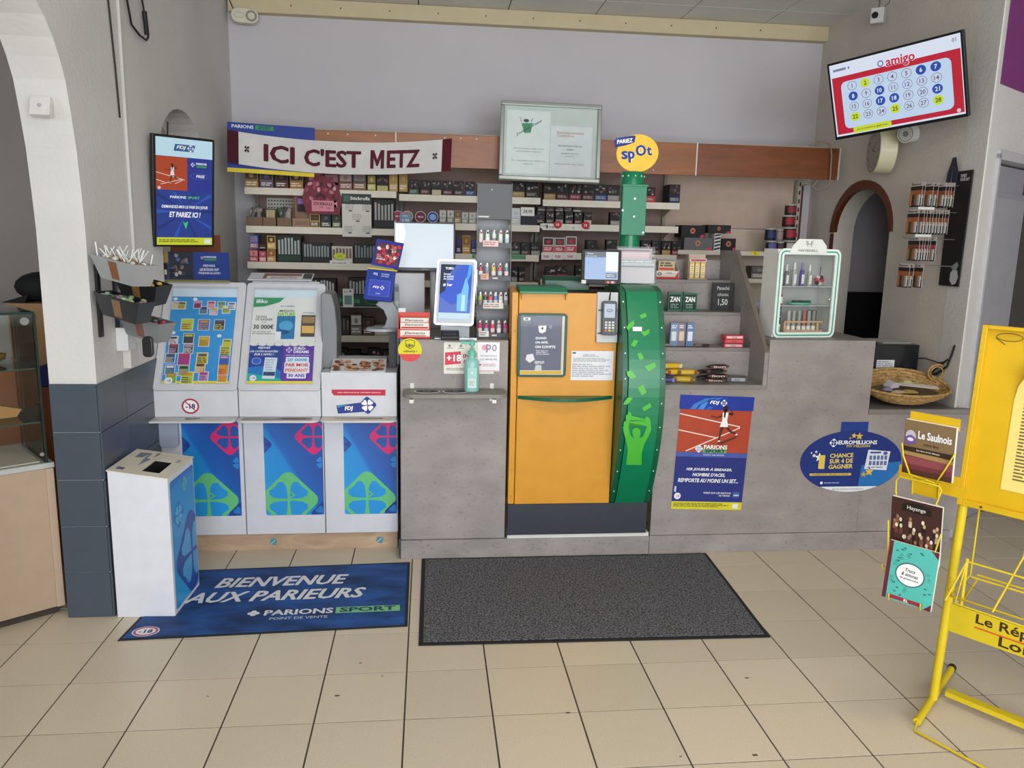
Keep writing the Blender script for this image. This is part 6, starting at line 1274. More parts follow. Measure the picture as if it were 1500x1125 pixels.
# ================================================================== CABINET WITH E-LIQUIDS
T = frame((1.955, 3.93, 1.1326), 7)
vt = thing('small_showcase', 'small white showcase with a green rimmed glass door on the counter', 'showcase', T)
W2, H_ = .178, .455
b = MB(T); D_ = .14
b.box(-W2, -W2+.012, .0, D_, 0, H_, 'e2e2dc/.4'); b.box(W2-.012, W2, .0, D_, 0, H_, 'e2e2dc/.4'); b.box(-W2+.012, W2-.012, 0, D_, 0, .012, 'e2e2dc/.4'); b.box(-W2+.012, W2-.012, 0, D_, H_-.012, H_, 'e2e2dc/.4'); b.box(-W2+.012, W2-.012, D_-.006, D_, .012, H_-.012, 'b8b6b4/.4'); b.build('case', vt, bev=.004)
for z0, z1, x0, x1 in ((0, 0, 0, 0),):
    n = 6; o_ = rrect(-W2-.002, W2+.002, -.003, H_+.003, .035, n); i_ = rrect(-W2+.028, W2-.028, .027, H_-.027, .008, n); N_ = len(o_)
    b = MB(T); vv = [(p[0], y, p[1]) for y in (-.012, 0) for p in o_+i_]; S = 2*N_; fs = []
    for i in range(N_):
        j = (i+1) % N_; fs += [(i, j, N_+j, N_+i), (S+i, S+N_+i, S+N_+j, S+j), (i, S+i, S+j, j), (N_+i, N_+j, S+N_+j, S+N_+i)]
    b.add(vv, fs, 'e4f0ea/.35'); b.build('door_frame', vt)
    o_ = rrect(-W2+.009, W2-.009, .008, H_-.008, .026, n); i_ = rrect(-W2+.016, W2-.016, .015, H_-.015, .020, n)
    b = MB(T); b.add([(p[0], -.0128, p[1]) for p in o_+i_], [(i, (i+1) % N_, N_+(i+1) % N_, N_+i) for i in range(N_)], '3f9f82/.35'); b.build('green_rim', vt)
b = MB(T); b.box(-W2+.028, W2-.028, -.006, -.003, .027, H_-.027, 'glass'); b.build('glass_door', vt)
b = MB(T); b.prism([(-.125, H_-.022), (.09, H_-.022), (.085, H_+.018), (.055, H_+.052), (-.075, H_+.052), (-.11, H_+.015)], 1, -.018, -.013, 'e6e8e2/.4'); y = -.018
b.text('HAVENELL', -.018, H_-.006, .012, y, '6a706c', 1, w_=.115); cx, cz = -.015, H_+.027
for sx_ in (-1, 1): b.line(cx+sx_*.010, cz-.014, cx+sx_*.010, cz+.015, .0025, y, '4a524e', 1); [b.line(cx+sx_*.010, cz+d_, cx+sx_*.022, cz+d_+.006, .002, y, '4a524e', 1) for d_ in (-.004, .004, .011)]
b.line(cx-.010, cz, cx+.010, cz, .0025, y, '4a524e', 1); b.build('name_plate', vt)
b = MB(T); b.ball((W2-.05, -.018, .20), .008, .008, .008, 'd0d2d4/.2/.8'); b.build('door_knob', vt)
shz = (.265, .165)
for z in shz: b = MB(T); b.box(-W2+.013, W2-.013, .01, D_-.008, z-.003, z, 'c4ccca/.2'); b.build('inner_shelf', vt)
def vial(x, z, h, r, c, c2, lab, y=.05):
    TV = T @ Matrix.Translation((x, y, z+.0006)); o = thing('vial', lab, 'bottle', TV, 'bottles in the small showcase')
    b = MB(TV); b.lathe([(r, 0), (r, h*.62), (r*.55, h*.70)], (0, 0, 0), c, 12); b.build('bottle', o); b = MB(TV); b.lathe([(r*.5, h*.70), (r*.42, h)], (0, 0, 0), c2, 10); b.build('cap', o)
    b = MB(TV); b.rect(-r*.6, r*.6, h*.1, h*.5, -r-.0004, 'e4e2dc', 1); b.build('bottle_label', o)
for i, (x, h, c, c2, l) in enumerate(((-.125, .10, '8c8a94', 'd0d0d4', 'grey'), (-.09, .11, '74727a', 'e0e0e4', 'smoky'), (-.045, .12, 'b8b4b0', 'f0f0f0', 'clear white capped'), (.0, .12, '5c50a8', '8a84c8', 'violet'), (.045, .11, 'a8a8a4', 'e8e8e4', 'pale'))): vial(x, shz[0], h, .012, c+'/.2', c2, '%s vial on the top shelf of the small showcase' % l)
TV = T @ Matrix.Translation((.105, .05, shz[0]+.0006)); o = thing('red_trinket', 'small red and dark ribbon trinket at the right of the showcase top shelf', 'trinket', TV); b = MB(TV)
for a in range(6): b.ball((.018*math.cos(a), 0, .03+.018*math.sin(a)), .013, .010, .011, ['b8344a', '3c2428', 'd8c0c0'][a % 3], 8, 5)
b.cyl((0, 0, .04), (.004, 0, .10), .0025, '5c5054', n=6); b.build('ribbon', o)
vial(-.115, shz[1], .085, .011, 'a83a3c/.3', '6a2c2c', 'dark red vial on the middle shelf of the small showcase'); vial(-.14, shz[1], .09, .012, '6a8a74/.3', 'c8d0cc', 'green vial on the middle shelf of the small showcase')
TV = T @ Matrix.Translation((.0, .05, shz[1]+.0006)); b = MB(TV); b.lathe([(.05, 0), (.075, .012), (.07, .014), (.045, .004)], (0, 0, 0), '6ab09c/.35', 20, 1, .5); tag(b.build('green_dish'), 'oval green dish on the middle shelf of the small showcase', 'dish')
TV = T @ Matrix.Translation((.01, .05, shz[1]+.012)); b = MB(TV)
for a in range(7): b.ball((-.045+.015*a, .004*(a % 2), .006), .012, .012, .007, '2c4a40/.4', 8, 4)
tag(b.build('dark_stone_string'), 'string of dark green stones lying in the oval green dish', 'stones')
TV = T @ Matrix.Translation((.01, .045, .0126)); o = thing('wooden_rack', 'pale wooden test tube rack at the bottom of the small showcase', 'rack', TV)
b = MB(TV); b.box(-.105, .125, -.02, .02, 0, .022, 'd2a888/.5'); b.text('Herbier', .0, .011, .010, -.02, '8a6448', 1); b.box(-.10, .125, -.014, .014, .060, .069, 'd2a888/.5'); b.box(-.10, -.088, -.01, .01, .022, .06, 'd2a888/.5'); b.box(.095, .107, -.01, .01, .022, .06, 'd2a888/.5'); b.build('frame', o, bev=.001, seg=1)
for i, (x, c, l) in enumerate(((-.07, 'b8b4ac', 'frosted'), (-.04, 'a8a49c', 'grey frosted'), (-.008, '9ca49c', 'greenish'), (.022, 'b06a64', 'pink stained'), (.05, 'a4a09a', 'dull grey'), (.078, '8c8c84', 'dark grey'))): 
    TV2 = TV @ Matrix.Translation((x, 0, .0226)); b = MB(TV2); b.lathe([(.008, 0), (.010, .006), (.010, .10)], (0, 0, 0), c+'/.15', 10); b.lathe([(.0108, .04), (.0108, .062)], (0, 0, 0), 'e8e4dc', 10) if False else b.lathe([(.0112, .0), (.0112, .02)], (0, 0, 0), 'e8e4dc', 10); tag(b.build('test_tube'), '%s test tube in the wooden rack' % l, 'test tube', 'tubes in the wooden rack')
for i, (x, y_, w_, h, c, c2, l) in enumerate(((-.135, .02, .03, .145, '4a4c58', 'e8e6ea', 'tall dark slim carton in the lower left corner of the showcase'), (-.098, .09, .03, .13, '9c3444', 'e0c0c8', 'red slim carton behind the wooden rack'), (.115, .09, .04, .12, '5a2c5c', 'c8788c', 'purple sachet behind the right of the wooden rack'))):
    TV = T @ Matrix.Translation((x, y_, .0126)); b = MB(TV); b.box(-w_/2, w_/2, 0, .02, 0, h, c); b.rect(-w_*.4, w_*.4, h*.05, h*.38, 0, c2, 1); b.lines(-w_*.4, w_*.4, h*.34, h*.1, 4, 0, c, 2); b.lines(-w_*.35, w_*.35, h*.9, h*.5, 4, 0, c2, 1); tag(b.build('slim_carton'), l, 'box')
# ================================================================== LOW END: black box, basket, cables
pb = thing('black_machine', 'black box shaped machine with a white sticker on the low counter end', 'machine', (2.55, 4.18, .7726))
b = MB(); b.box(2.36, 2.735, 4.10, 4.40, .7727, 1.075, '1c1f23/.2'); b.build('body', pb, bev=.006); b = MB(); b.box(2.42, 2.70, 4.12, 4.38, 1.0755, 1.085, 'c4c4c0/.4') if False else b.box(2.55, 2.72, 4.16, 4.36, 1.0755, 1.079, 'a8aaa4/.5'); b.build('paper', pb)
T = frame((AX(1296, 535, 4.10), 4.0995, AZ(1296, 535, 4.10))); b = MB(T); b.rect(-.05, .055, -.035, .03, 0, 'd4d6d8', 1); b.lines(-.045, .05, .025, -.03, 5, 0, '8c8e94', 2); b.T0 = None; b.build('sticker', pb)
# basket
c = Vector((2.552, 3.930, .800)); bk = thing('wicker_basket', 'oval wicker basket with small wrapped items on the low counter end', 'basket', c)
TB = frame((c.x, c.y, c.z), -8, 9)
def brim(t, k): # ellipse at level k
    rx, ry, z = ((.13, .09, .004), (.175, .12, .026), (.21, .145, .046), (.232, .163, .070))[k]; return (rx*math.cos(t), ry*math.sin(t), z+(.045*max(0, math.sin(t)) if k == 3 else .022*max(0, math.sin(t)) if k == 2 else 0))
b = MB(TB); n = 36
vv = [(0, 0, .003)]+[brim(2*PI*i/n, k) for k in range(4) for i in range(n)]
fs = [(0, 1+(i+1) % n, 1+i) for i in range(n)]+[(1+k*n+i, 1+k*n+(i+1) % n, 1+(k+1)*n+(i+1) % n, 1+(k+1)*n+i) for k in range(3) for i in range(n)]
b.add(vv, fs, 'wicker'); b.build('bowl', bk)
b = MB(TB)
for k in range(10):
    f = k/9*3; a, c2 = int(min(f, 2.999)), f-int(min(f, 2.999)); pts = []
    for i in range(48): t = 2*PI*i/48; p, q = Vector(brim(t, a)), Vector(brim(t, a+1)); v = p.lerp(q, c2); r = 1.0+.015*(1 if (i+k) % 2 else -1); pts.append((v.x*r, v.y*r, v.z))
    b.tube(pts, .0045, 'wicker', 4, True)
b.build('woven_strands', bk, kind='stuff')
b = MB(TB); b.tube([Vector(brim(2*PI*i/40, 3))*1.01+Vector((0, 0, .004)) for i in range(40)], .008, 'wicker', 6, True); b.build('rim', bk)
b = MB(TB); b.tube([(.20+.045*math.cos(a)-.0, .055+.03*math.sin(a)*0+.03, .13+.045*math.sin(a)) for a in [PI*2*i/16 for i in range(16)]], .006, 'wicker', 6, True); b.tube([(.20+.033*math.cos(a), .083, .13+.033*math.sin(a)) for a in [PI*2*i/16 for i in range(16)]], .004, 'wicker', 6, True); b.build('handle', bk)
b = MB(TB); b.lathe([(.16, .03), (.18, .045)], (0, 0, 0), '6a5a44/.8', 28, 1, .62); tag(b.build('paper_lining'), 'dark lining of small papers filling the bottom of the wicker basket', 'lining')
for l, x, y, z, rz, w_, d_, h, cc in (('long white paper slip lying across the wicker basket', .06, -.02, .085, -14, .20, .05, .003, 'dcd8d0'), ('crumpled white and violet wrapper at the left of the basket', -.07, -.0, .07, 20, .06, .05, .03, 'c4c0c8'), ('blue and white wrapped sweet in the basket', -.10, -.03, .06, -20, .05, .03, .018, '8c8ca4'), ('yellow printed wrapper in the basket', -.0, -.06, .06, 5, .09, .03, .012, 'b89c5c'), ('small cream wrapper at the front of the basket', -.06, -.07, .06, 12, .07, .025, .012, 'c8b898'), ('pale yellow wrapper behind the paper slip', .03, .05, .075, -10, .06, .04, .02, 'd0c088')):
    TI = TB @ frame((x, y, z), rz); b = MB(TI); b.prism([(-w_/2, 0), (-w_*.2, h*.9), (w_*.1, h), (w_/2, h*.5), (w_/2, 0)], 1, -d_/2, d_/2, cc); tag(b.build('wrapper'), l, 'wrapper', 'wrapped items in the basket')
for pts, r, l in (([(2.74, 4.12, .92), (2.765, 4.09, .90), (2.787, 4.0, .93), (2.79, 3.93, .98), (2.791, 3.905, 1.05), (2.791, 3.89, 1.10)], .006, 'thick black cable running up the right wall from the black machine'), ([(2.74, 4.2, .98), (2.77, 4.1, 1.0), (2.79, 4.0, .99), (2.792, 3.96, 1.0)], .0035, 'thin black cable beside the thick one on the right wall'), ([(2.79, 3.93, 1.02), (2.787, 4.02, .95), (2.78, 4.115, .86), (2.77, 4.135, .778)], .004, 'dark cable hanging down behind the wicker basket')):
    b = MB(); b.tube(pts, r, '242224/.6', 6); tag(b.build('cable'), l, 'cable')
# ================================================================== SCREENS AND FITTINGS
T = frame((2.605*.945, 4.406*.945, CAM_H+(2.487-CAM_H)*.945), -56, 14.8, -5)
tv = thing('wall_television', 'wide wall television high on the right showing the amigo number draw', 'television', T)
b = MB(T); b.rbox(-.352, .352, .001, .03, -.210, .206, .004, '101114/.3'); b.box(-.20, .20, .031, .06, -.15, .12, '1a1a1c/.5'); b.build('housing', tv, bev=.002)
em = lambda h, s=.85: 'E:%s:%s' % (h, s)
b = MB(T); y = .001; w_, h = .340, .194
b.rect(-w_, w_, -h, h, y, em('dfe6f6', .9), 1); b.rect(-w_+.008, w_-.004, -h+.010, h-.070, y, em('c81f38', .8), 2)
b.poly(rrect(-w_+.055, w_-.05, -h+.035, h-.100, .03, 4), y, em('c3d9f2', .9), 3)
b.text('amigo', .045, h-.060, .060, y, em('c8284a'), 6, w_=.15, bold=.03); b.text('amigo', .045, h-.060, .064, y, em('f4eef4', .9), 5, w_=.158, bold=.06); b.ring(-.058, h-.052, .016, .016, .005, y, em('3a4a9c'), 5); b.lines(-w_+.02, -.20, h-.02, h-.045, 1, y, em('8a94b4', .7), 4); b.text('01', w_-.03, h-.025, .018, y, em('6a7088', .7), 4)
blue, yel = {6, 7, 8, 10, 17, 18, 21}, {2, 22, 25, 28}
for n in range(28):
    cx = -.222+(n % 7)*.073; cz = .064-(n//7)*.055; c = n+1
    if c in blue: b.ell(cx, cz, .026, .024, y, em('2a52b4', .8), 4, 18)
    elif c in yel: b.ell(cx, cz, .026, .024, y, em('cfe43c', .85), 4, 18)
    else: b.ring(cx, cz, .026, .024, .0022, y, em('8c4a5c', .7), 4, 18)
    b.text(str(c), cx, cz, .022, y, em('f0f4fa', .9) if c in blue else em('3a4410' if c in yel else '8c4a64', .6), 5, bold=.015)
b.poly(rrect(-.24, -.03, -h+.005, -h+.038, .008, 3), y, em('d2e03c', .85), 5); b.text('Au 2 numéros gagnants', -.135, -h+.021, .011, y, em('5a6418', .5), 6, w_=.17); b.ell(w_-.03, -h+.022, .010, .010, y, em('e8d8e0', .8), 5, 12)
b.build('screen', tv)
b = MB(); b.cyl((2.66, 4.44, 2.48), (2.795, 4.52, 2.50), .022, '2a2a2c/.5'); b.box(2.785, 2.798, 4.44, 4.60, 2.40, 2.60, '2a2a2c/.5'); b.build('wall_mount', tv)
# portrait screen
S = .95; T = frame((-1.245*S, 4.299*S, CAM_H+(1.804-CAM_H)*S), 43.8, 6.3, -.4)
tv = thing('portrait_television', 'upright narrow screen on the left wall with a tennis betting advert', 'television', T)
w_, h = .1425, .2518
b = MB(T); b.rbox(-w_-.014, w_+.012, .001, .03, -h-.010, h+.012, .003, '121316/.3'); b.build('housing', tv, bev=.002)
b = MB(T); y = .001
b.rect(-w_, w_, -h, h, y, em('20409c', .7), 1); b.rect(-w_, w_, h-.085, h, y, em('bfe0ee', .85), 2); fdj_logo(b, .0, h-.042, .032, y, 3, '2c5c94', '.75')
b.rect(-w_, .012, .01, h-.086, y, em('b8441e', .75), 2); b.rect(.013, w_, .01, h-.086, y, em('24369c', .7), 2)
for p in ((-w_, .09, .0, .06), (-w_, .055, -.10, .045), (-.12, .035, -.01, .065), (-.012, .06, -.05, .04)): b.line(*p, .003, y, em('f0d8c8', .8), 3)
figure(b, -.065, .085, .042, y, 4, '.75'); b.ell(-.128, .018, .008, .008, y, em('e0c8d4', .8), 4, 12)
clover(b, .040, .135, .008, y, em('e8ecf8'), em('24369c', .7), 3); b.text('PARIONS', .085, .142, .010, y, em('f4f4f8'), 3, bold=.03, w_=.055); b.rect(.058, .112, .124, .134, y, em('3f9a5c', .7), 3); b.text('PRISE', .08, .082, .014, y, em('e8ecf8'), 3, bold=.03, shear=.2); b.ring(.075, .082, .045, .016, .0015, y, em('5a78d0', .7), 3)
for a in range(10):
    q = a*.63; b.poly([(0+.03*math.cos(q), -.09+.03*math.sin(q)), (min(w_, max(-w_, .17*math.cos(q-.05))), max(-h+.04, min(.0, -.09+.14*math.sin(q-.05)))), (min(w_, max(-w_, .17*math.cos(q+.08))), max(-h+.04, min(.0, -.09+.14*math.sin(q+.08))))], y, em('2f5cc4' if a % 2 else '182f80', .7), 2)
b.text('PARIONS', -.035, -.022, .012, y, em('f0f2f8'), 5, bold=.03, w_=.08); b.text('SPORT', .045, -.022, .012, y, em('5ac87c', .8), 5, bold=.03, w_=.06)
b.text('DEMANDEZ-MOI LE PARI DU JOUR', .0, -.070, .018, y, em('f4f6fa'), 5, w_=.235, bold=.03, shear=.2); b.text('ET PARIEZ ICI !', .0, -.105, .026, y, em('ffffff'), 5, w_=.16, bold=.03, shear=.2)
b.poly([(-.012, -.138), (.0, -.146), (.016, -.136), (.004, -.175)], y, em('3cd07c', .8), 5); b.rect(-w_, w_, -h, -h+.036, y, em('d2dc2c', .8), 4); b.lines(-w_+.01, .08, -h+.028, -h+.012, 2, y, em('5a6428', .4), 5); b.rect(.10, w_-.008, -h+.006, -h+.028, y, em('e8f0e8', .8), 5)
b.build('screen', tv)
b = MB(); b.cyl((-1.20, 4.12, 1.80), (-1.317, 4.24, 1.80), .02, '2a2a2c/.5'); b.box(-1.319, -1.31, 4.18, 4.30, 1.72, 1.88, '2a2a2c/.5'); b.build('wall_mount', tv)
T = frame((-1.20, 4.30, 1.335), 43.8); b = MB(T); b.box(-.135, .135, .0, .012, 0, .26, 'wood_red'); tag(b.build('wooden_board'), 'thin brown wooden board standing behind the upright screen', 'board')
x0, x1 = AX(230, 390, 4.16), AX(336, 390, 4.16); zb, zt = AZ(280, 413, 4.16), AZ(280, 369, 4.16)
T = frame(((x0+x1)/2, 4.16, zb), -1); ph = thing('poster_holder', 'clear holder with a blue football betting poster under the upright screen', 'poster holder', T)
W2 = (x1-x0)/2; H_ = zt-zb
b = MB(T); b.box(-W2, W2, -.004, -.002, 0, H_, 'acrylic'); b.box(-W2, W2, -.03, .04, -.004, 0, 'acrylic'); b.build('holder', ph)
b = MB(T); b.box(-W2, W2, 0, .002, 0, H_, '27408c'); y = 0
b.rect(-W2, -W2+.055, .02, H_, y, '5c4440', 1); b.rect(-W2, -W2+.055, H_-.055, H_, y, 'b08a4c', 2); b.ell(-W2+.022, H_-.028, .012, .016, y, 'e4d8c0', 3, 10); b.rect(-W2+.03, -W2+.05, .03, .09, y, '1c1a1c', 2); b.rect(-W2+.034, -W2+.046, .035, .06, y, 'd8d4d0', 3)
b.rect(-W2+.058, .0, .012, H_, y, '2c3040', 1); rnd = random.Random(4)
for k in range(26): b.ell(rnd.uniform(-W2+.07, -.015), rnd.uniform(.025, H_-.015), .011, .009, y, rnd.choice(['4a6ab0', '8c7468', '1c2438', 'c8c4c8', '5c4a44']), 2+k % 3, 7, rnd.random()*3)
clover(b, .045, H_-.028, .006, y, 'e8ecf8', '27408c', 2); b.text('PARIONS', .085, H_-.024, .010, y, 'f0f0f4', 2, w_=.06, bold=.03); b.rect(.055, .115, H_-.042, H_-.033, y, '3f9a5c', 2)
for i, t in enumerate(('CHEZ NOUS,', 'LES BUTEURS ONT', 'TOUJOURS LA COTE !')): b.text(t, .078, H_-.068-i*.019, .013, y, 'f4f4f8', 3, w_=(.06, .095, .11)[i], bold=.03, shear=.2)
b.rect(-W2, W2, 0, .010, y, 'd8cc3c', 4); b.build('poster', ph)
# wall clock, spot speaker, sensor, siren
T = frame((2.665, 4.66, 2.18), -104, 0, 0); ck = thing('wall_clock', 'round cream wall clock hanging below the number draw television', 'clock', T)
b = MB(T); b.disc(0, 0, .135, .135, 0, .10, 'cfc8a8/.4', 40); b.build('case', ck, bev=.006)
b = MB(T); b.ell(0, 0, .122, .122, 0, 'aaa69a', 1, 36); b.ring(0, 0, .127, .127, .008, 0, '8c887c', 2, 36)
for k in range(12): a = PI/6*k; b.text(str(k or 12), .095*math.sin(a), .095*math.cos(a), .022, 0, '4a4844', 2, bold=.02)
b.line(0, 0, .05, .04, .006, 0, '2c2a28', 3); b.line(0, 0, .07, -.02, .004, 0, '2c2a28', 4); b.line(-.02, .03, .02, -.085, .002, 0, '5c2c28', 5); b.ell(0, 0, .008, .008, 0, '2c2a28', 6, 10); b.build('dial', ck)
o = thing('wall_spotlight', 'small round white wall speaker tucked under the number draw television', 'speaker', (2.76, 4.43, 2.20))
T = frame((2.70, 4.40, 2.245), -60, 10); b = MB(T); b.cyl((0, .05, 0), (0, 0, 0), .055, 'c4c2bc/.4', r1=.05, n=20); b.T0 = None; b.build('body', o, bev=.002)
b = MB(T); b.ring(0, 0, .043, .043, .006, 0, '8a8884', 2); b.ring(0, 0, .030, .030, .004, 0, '9c9a96', 2); b.ell(0, 0, .018, .018, 0, '787672', 2); b.T0 = None; b.build('grille', o)
b = MB(); b.cyl((2.715, 4.42, 2.24), (2.798, 4.46, 2.24), .03, 'c8c6c0/.4'); b.build('mount', o)
c = at(1284, 22, 0, 2.70); T = frame((c.x, c.y, c.z), -40); o = thing('security_camera', 'small white box camera with a black lens at the right wall under the ceiling', 'camera', T)
b = MB(T); b.box(-.035, .04, 0, .06, -.045, .045, 'c8c6c2/.4'); b.build('body', o, bev=.005); b = MB(T); b.cyl((-.008, -.006, 0), (-.008, .001, 0), .019, '1c1c1e/.2', n=14); b.build('lens', o)
b = MB(T); b.tube([(0, .03, .045), (.005, .035, .075), (0, .05, CEIL-c.z-.002)], .006, '6a6864', 6); b.build('bracket', o)
b = MB(T); b.tube([(.03, .03, .045), (.06, .03, .07), (.055, .04, CEIL-c.z-.002)], .002, '3c3a38', 5); b.build('cable', o)
T = frame((-1.19, 5.60, 3.0), 10); o = thing('alarm_siren', 'white rounded alarm siren in the left back corner under the ceiling', 'siren', T)
b = MB(T); b.rbox(-.085, .085, 0, .05, -.045, .045, .042, 'd6d0bc/.4', 6); b.build('body', o, bev=.005)
b = MB(T)
for k in range(22): a = 2*PI*k/22; b.poly([(.04+r*math.cos(a+d_), r*math.sin(a+d_)) for r, d_ in ((.036, -.07), (.036, .07), (.022, .10), (.022, -.10))], 0, '3a3832', 1)
b.ring(-.035, 0, .035, .018, .003, 0, 'a8a290', 1); b.build('grille', o)
b = MB(T); b.tube([(-.07, .03, .04), (-.09, .04, .09), (-.09, .05, .128)], .004, '5c5a54', 5); b.build('cable', o)
# niche lamp
o = thing('hanging_lamp', 'small clear bulb holder hanging in the arched niche above the upright screen', 'lamp', (-1.41, 4.44, 2.0))
b = MB(); b.tube([(-1.41, 4.43, 2.235), (-1.41, 4.44, 2.16)], .004, '4a4846', 6); b.lathe([(.012, 0), (.022, .03), (.026, .07), (.018, .085)], (-1.41, 4.44, 2.075), 'b0aca6/.3', 14); b.build('holder', o)
b = MB(); b.lathe([(.006, 0), (.012, .01), (.008, .03), (.004, .05)], (-1.41, 4.44, 2.03), '3c3a3a/.4', 10); b.lathe([(.005, 0), (.04, .03), (.045, .045), (.02, .05)], (-1.41, 4.44, 1.98), 'c8c4c0/.3', 16); b.tube([(-1.33, 4.36, 2.16), (-1.34, 4.37, 2.06), (-1.36, 4.38, 1.99)], .005, '3a3634', 6); b.build('fitting', o)
# socket and sweets trays
o = thing('wall_socket', 'grey and white wall socket box above the dark tiles', 'socket', (-1.30, 3.60, 1.05))
b = MB(); b.box(-1.3195, -1.285, 3.53, 3.63, 1.015, 1.115, 'd0cec8/.4'); b.build('box', o, bev=.004); b = MB(); b.box(-1.3195, -1.27, 3.47, 3.56, 1.10, 1.20, 'dcdcde/.4'); b.build('adapter', o, bev=.004)
rk = thing('sweets_rack', 'black wall bracket carrying four sloping sweet trays beside the left pier', 'rack', (-1.30, 3.34, 1.2))
b = MB(); b.box(-1.3195, -1.309, 3.30, 3.33, 1.18, 1.47, '1c1c1e/.4'); b.box(-1.3195, -1.309, 3.475, 3.50, 1.12, 1.42, '1c1c1e/.4'); b.build('wall_bars', rk)
trays = [('grey', 'topmost pale grey sweet tray full of lollipops', (-1.307, 3.24, 1.514), (-1.08, 3.06, 1.479), (-1.03, 3.18, 1.474), 'a4a6a8/.5', 'lollipops'),
 ('black', 'black sweet tray under the topmost pale one with yellow sweets', (-1.306, 3.455, 1.421), (-1.078, 3.277, 1.384), (-1.048, 3.39, 1.390), '1e1f24/.45', 'yellow'),
 ('black', 'black sweet tray nearest the pier with green and white sweets', (-1.305, 3.24, 1.368), (-1.059, 3.02, 1.340), (-1.044, 3.162, 1.336), '26282c/.45', 'green'),
 ('grey', 'lowest grey sweet tray with red sweets', (-1.306, 3.47, 1.264), (-1.066, 3.249, 1.240), (-1.035, 3.364, 1.237), '8c8f90/.5', 'red')]
for ti, (cn, lab, p1, p2, p3, c_, kind) in enumerate(trays):
    p1, p2, p3 = Vector(p1), Vector(p2), Vector(p3); p4 = p1+p3-p2; cen = (p1+p2+p3+p4)/4; dz = Vector((0, 0, -.085))
    top = [p1, p2, p3, p4]; bot = [cen+(p-cen)*.72+dz for p in top]
    t_ = thing('sweet_tray', lab, 'tray', bot[0].lerp(bot[2], .5), 'sweet trays on the wall rack')
    inn = [cen+(p-cen)*.95 for p in top]; ib = [cen+(p-cen)*.66+dz+Vector((0, 0, .003)) for p in top]
    b = MB(); b.add(top+bot+inn+ib, [(0, 1, 5, 4), (1, 2, 6, 5), (2, 3, 7, 6), (3, 0, 4, 7), (4, 5, 6, 7), (0, 8, 9, 1), (1, 9, 10, 2), (2, 10, 11, 3), (3, 11, 8, 0), (8, 12, 13, 9), (9, 13, 14, 10), (10, 14, 15, 11), (11, 15, 12, 8), (12, 15, 14, 13)], c_); b.build('tray', t_)
    # round or square label on the long face
    q = [top[0].lerp(top[1], .38), top[0].lerp(top[1], .62), bot[0].lerp(bot[1], .66), bot[0].lerp(bot[1], .36)]; nrm = (top[1]-top[0]).cross(bot[0]-top[0]).normalized(); nrm = nrm if nrm.dot(Vector((0, 0, CAM_H))-cen) > 0 else -nrm
    q = [v.lerp(sum(q, Vector())/4, .22)+nrm*.001 for v in q]; b = MB()
    b.add(q, [(0, 1, 2, 3)], {'lollipops': '8c5a3c', 'yellow': '8c6a34', 'green': '8a6c50', 'red': '8c5c4a'}[kind]); b.build('picture_label', t_)
    rnd = random.Random(ti+5); cols = {'lollipops': ['e0dcd8', 'c8c4c0', '8a5c50', 'e8e4e0', 'b08a5c'], 'yellow': ['c89c34', 'b8742c', '4c3420', 'd8b04c', 'a83c5c'], 'green': ['4a6c50', 'a8b4a4', '2c4034', 'b87c94', '8cb06c', 'd0d4cc'], 'red': ['a83440', 'c8a8a4', '5c5450', 'b84a54', '6c6a68']}[kind]
    b = MB()
    for k in range(34):
        u, v = rnd.uniform(.08, .92), rnd.uniform(.12, .88); p = p1.lerp(p2, u).lerp(p4.lerp(p3, u), v)+Vector((0, 0, -.012+rnd.random()*.012)); b.ball(p, .012, .010, .008, rnd.choice(cols)+'/.35', 6, 4)
    b.build('sweets', t_, kind='stuff')
    if kind == 'lollipops':
        b = MB()
        for k in range(22):
            u, v = rnd.uniform(.15, .92), rnd.uniform(.15, .85); p = p1.lerp(p2, u).lerp(p4.lerp(p3, u), v)
            b.tube([p, p+Vector((rnd.uniform(-.035, .035), rnd.uniform(-.03, .03), rnd.uniform(.03, .055)))], .002, 'f0eeea', 5)
        b.tube([p1+Vector((.03, .0, -.01)), p1+Vector((.025, .0, .045))], .003, 'f0eeea', 5); b.build('lollipop_sticks', t_, kind='stuff')
c = at(217, 506, 0, -1.07); o = thing('hanging_sensor', 'small black oval device hanging under the lowest sweet tray', 'device', (c.x, c.y, c.z-.045))
b = MB(); b.rbox(c.x-.019, c.x+.019, c.y-.012, c.y+.012, c.z-.045, c.z+.035, .015, '1c1d20/.3', 5); b.build('body', o, bev=.004); b = MB(); b.tube([(c.x, c.y, c.z+.034), (c.x-.003, c.y, 1.166)], .003, '1c1d20', 6); b.build('cord', o)
# hanging blister display on the right wall
hb = thing('hook_display', 'black wall card with four long hooks of hanging blister packs', 'display', (2.79, 4.0, 1.41))
b = MB(); TBd = Matrix.Translation((2.785, 4.0, 1.41)) @ Matrix.Rotation(-PI/2, 4, 'Z'); b = MB(TBd)
b.prism([(-.075, 0), (.085, 0), (.09, .60), (-.075, .60)], 1, 0, .008, '17181b/.5'); b.T0 = None; b.build('back_card', hb)
b = MB(TBd); b.prism([(-.115, .50), (-.105, .60), (-.085, .645), (-.075, .675), (-.05, .675), (-.04, .645), (-.02, .60), (-.015, .50)], 1, -.004, -.001, '1f2438/.5'); b.ring(-.065, .575, .040, .055, .004, -.004, '4a5878', 1); b.poly([(-.068, .535), (-.062, .535), (-.065, .625)], -.004, '8a94ac', 1); b.text('TUNED\nYOUR DAY', .04, .565, .035, 0, 'e0e0e4', 2, bold=.03, shear=.2, w_=.075); b.T0 = None; b.build('emblem', hb)
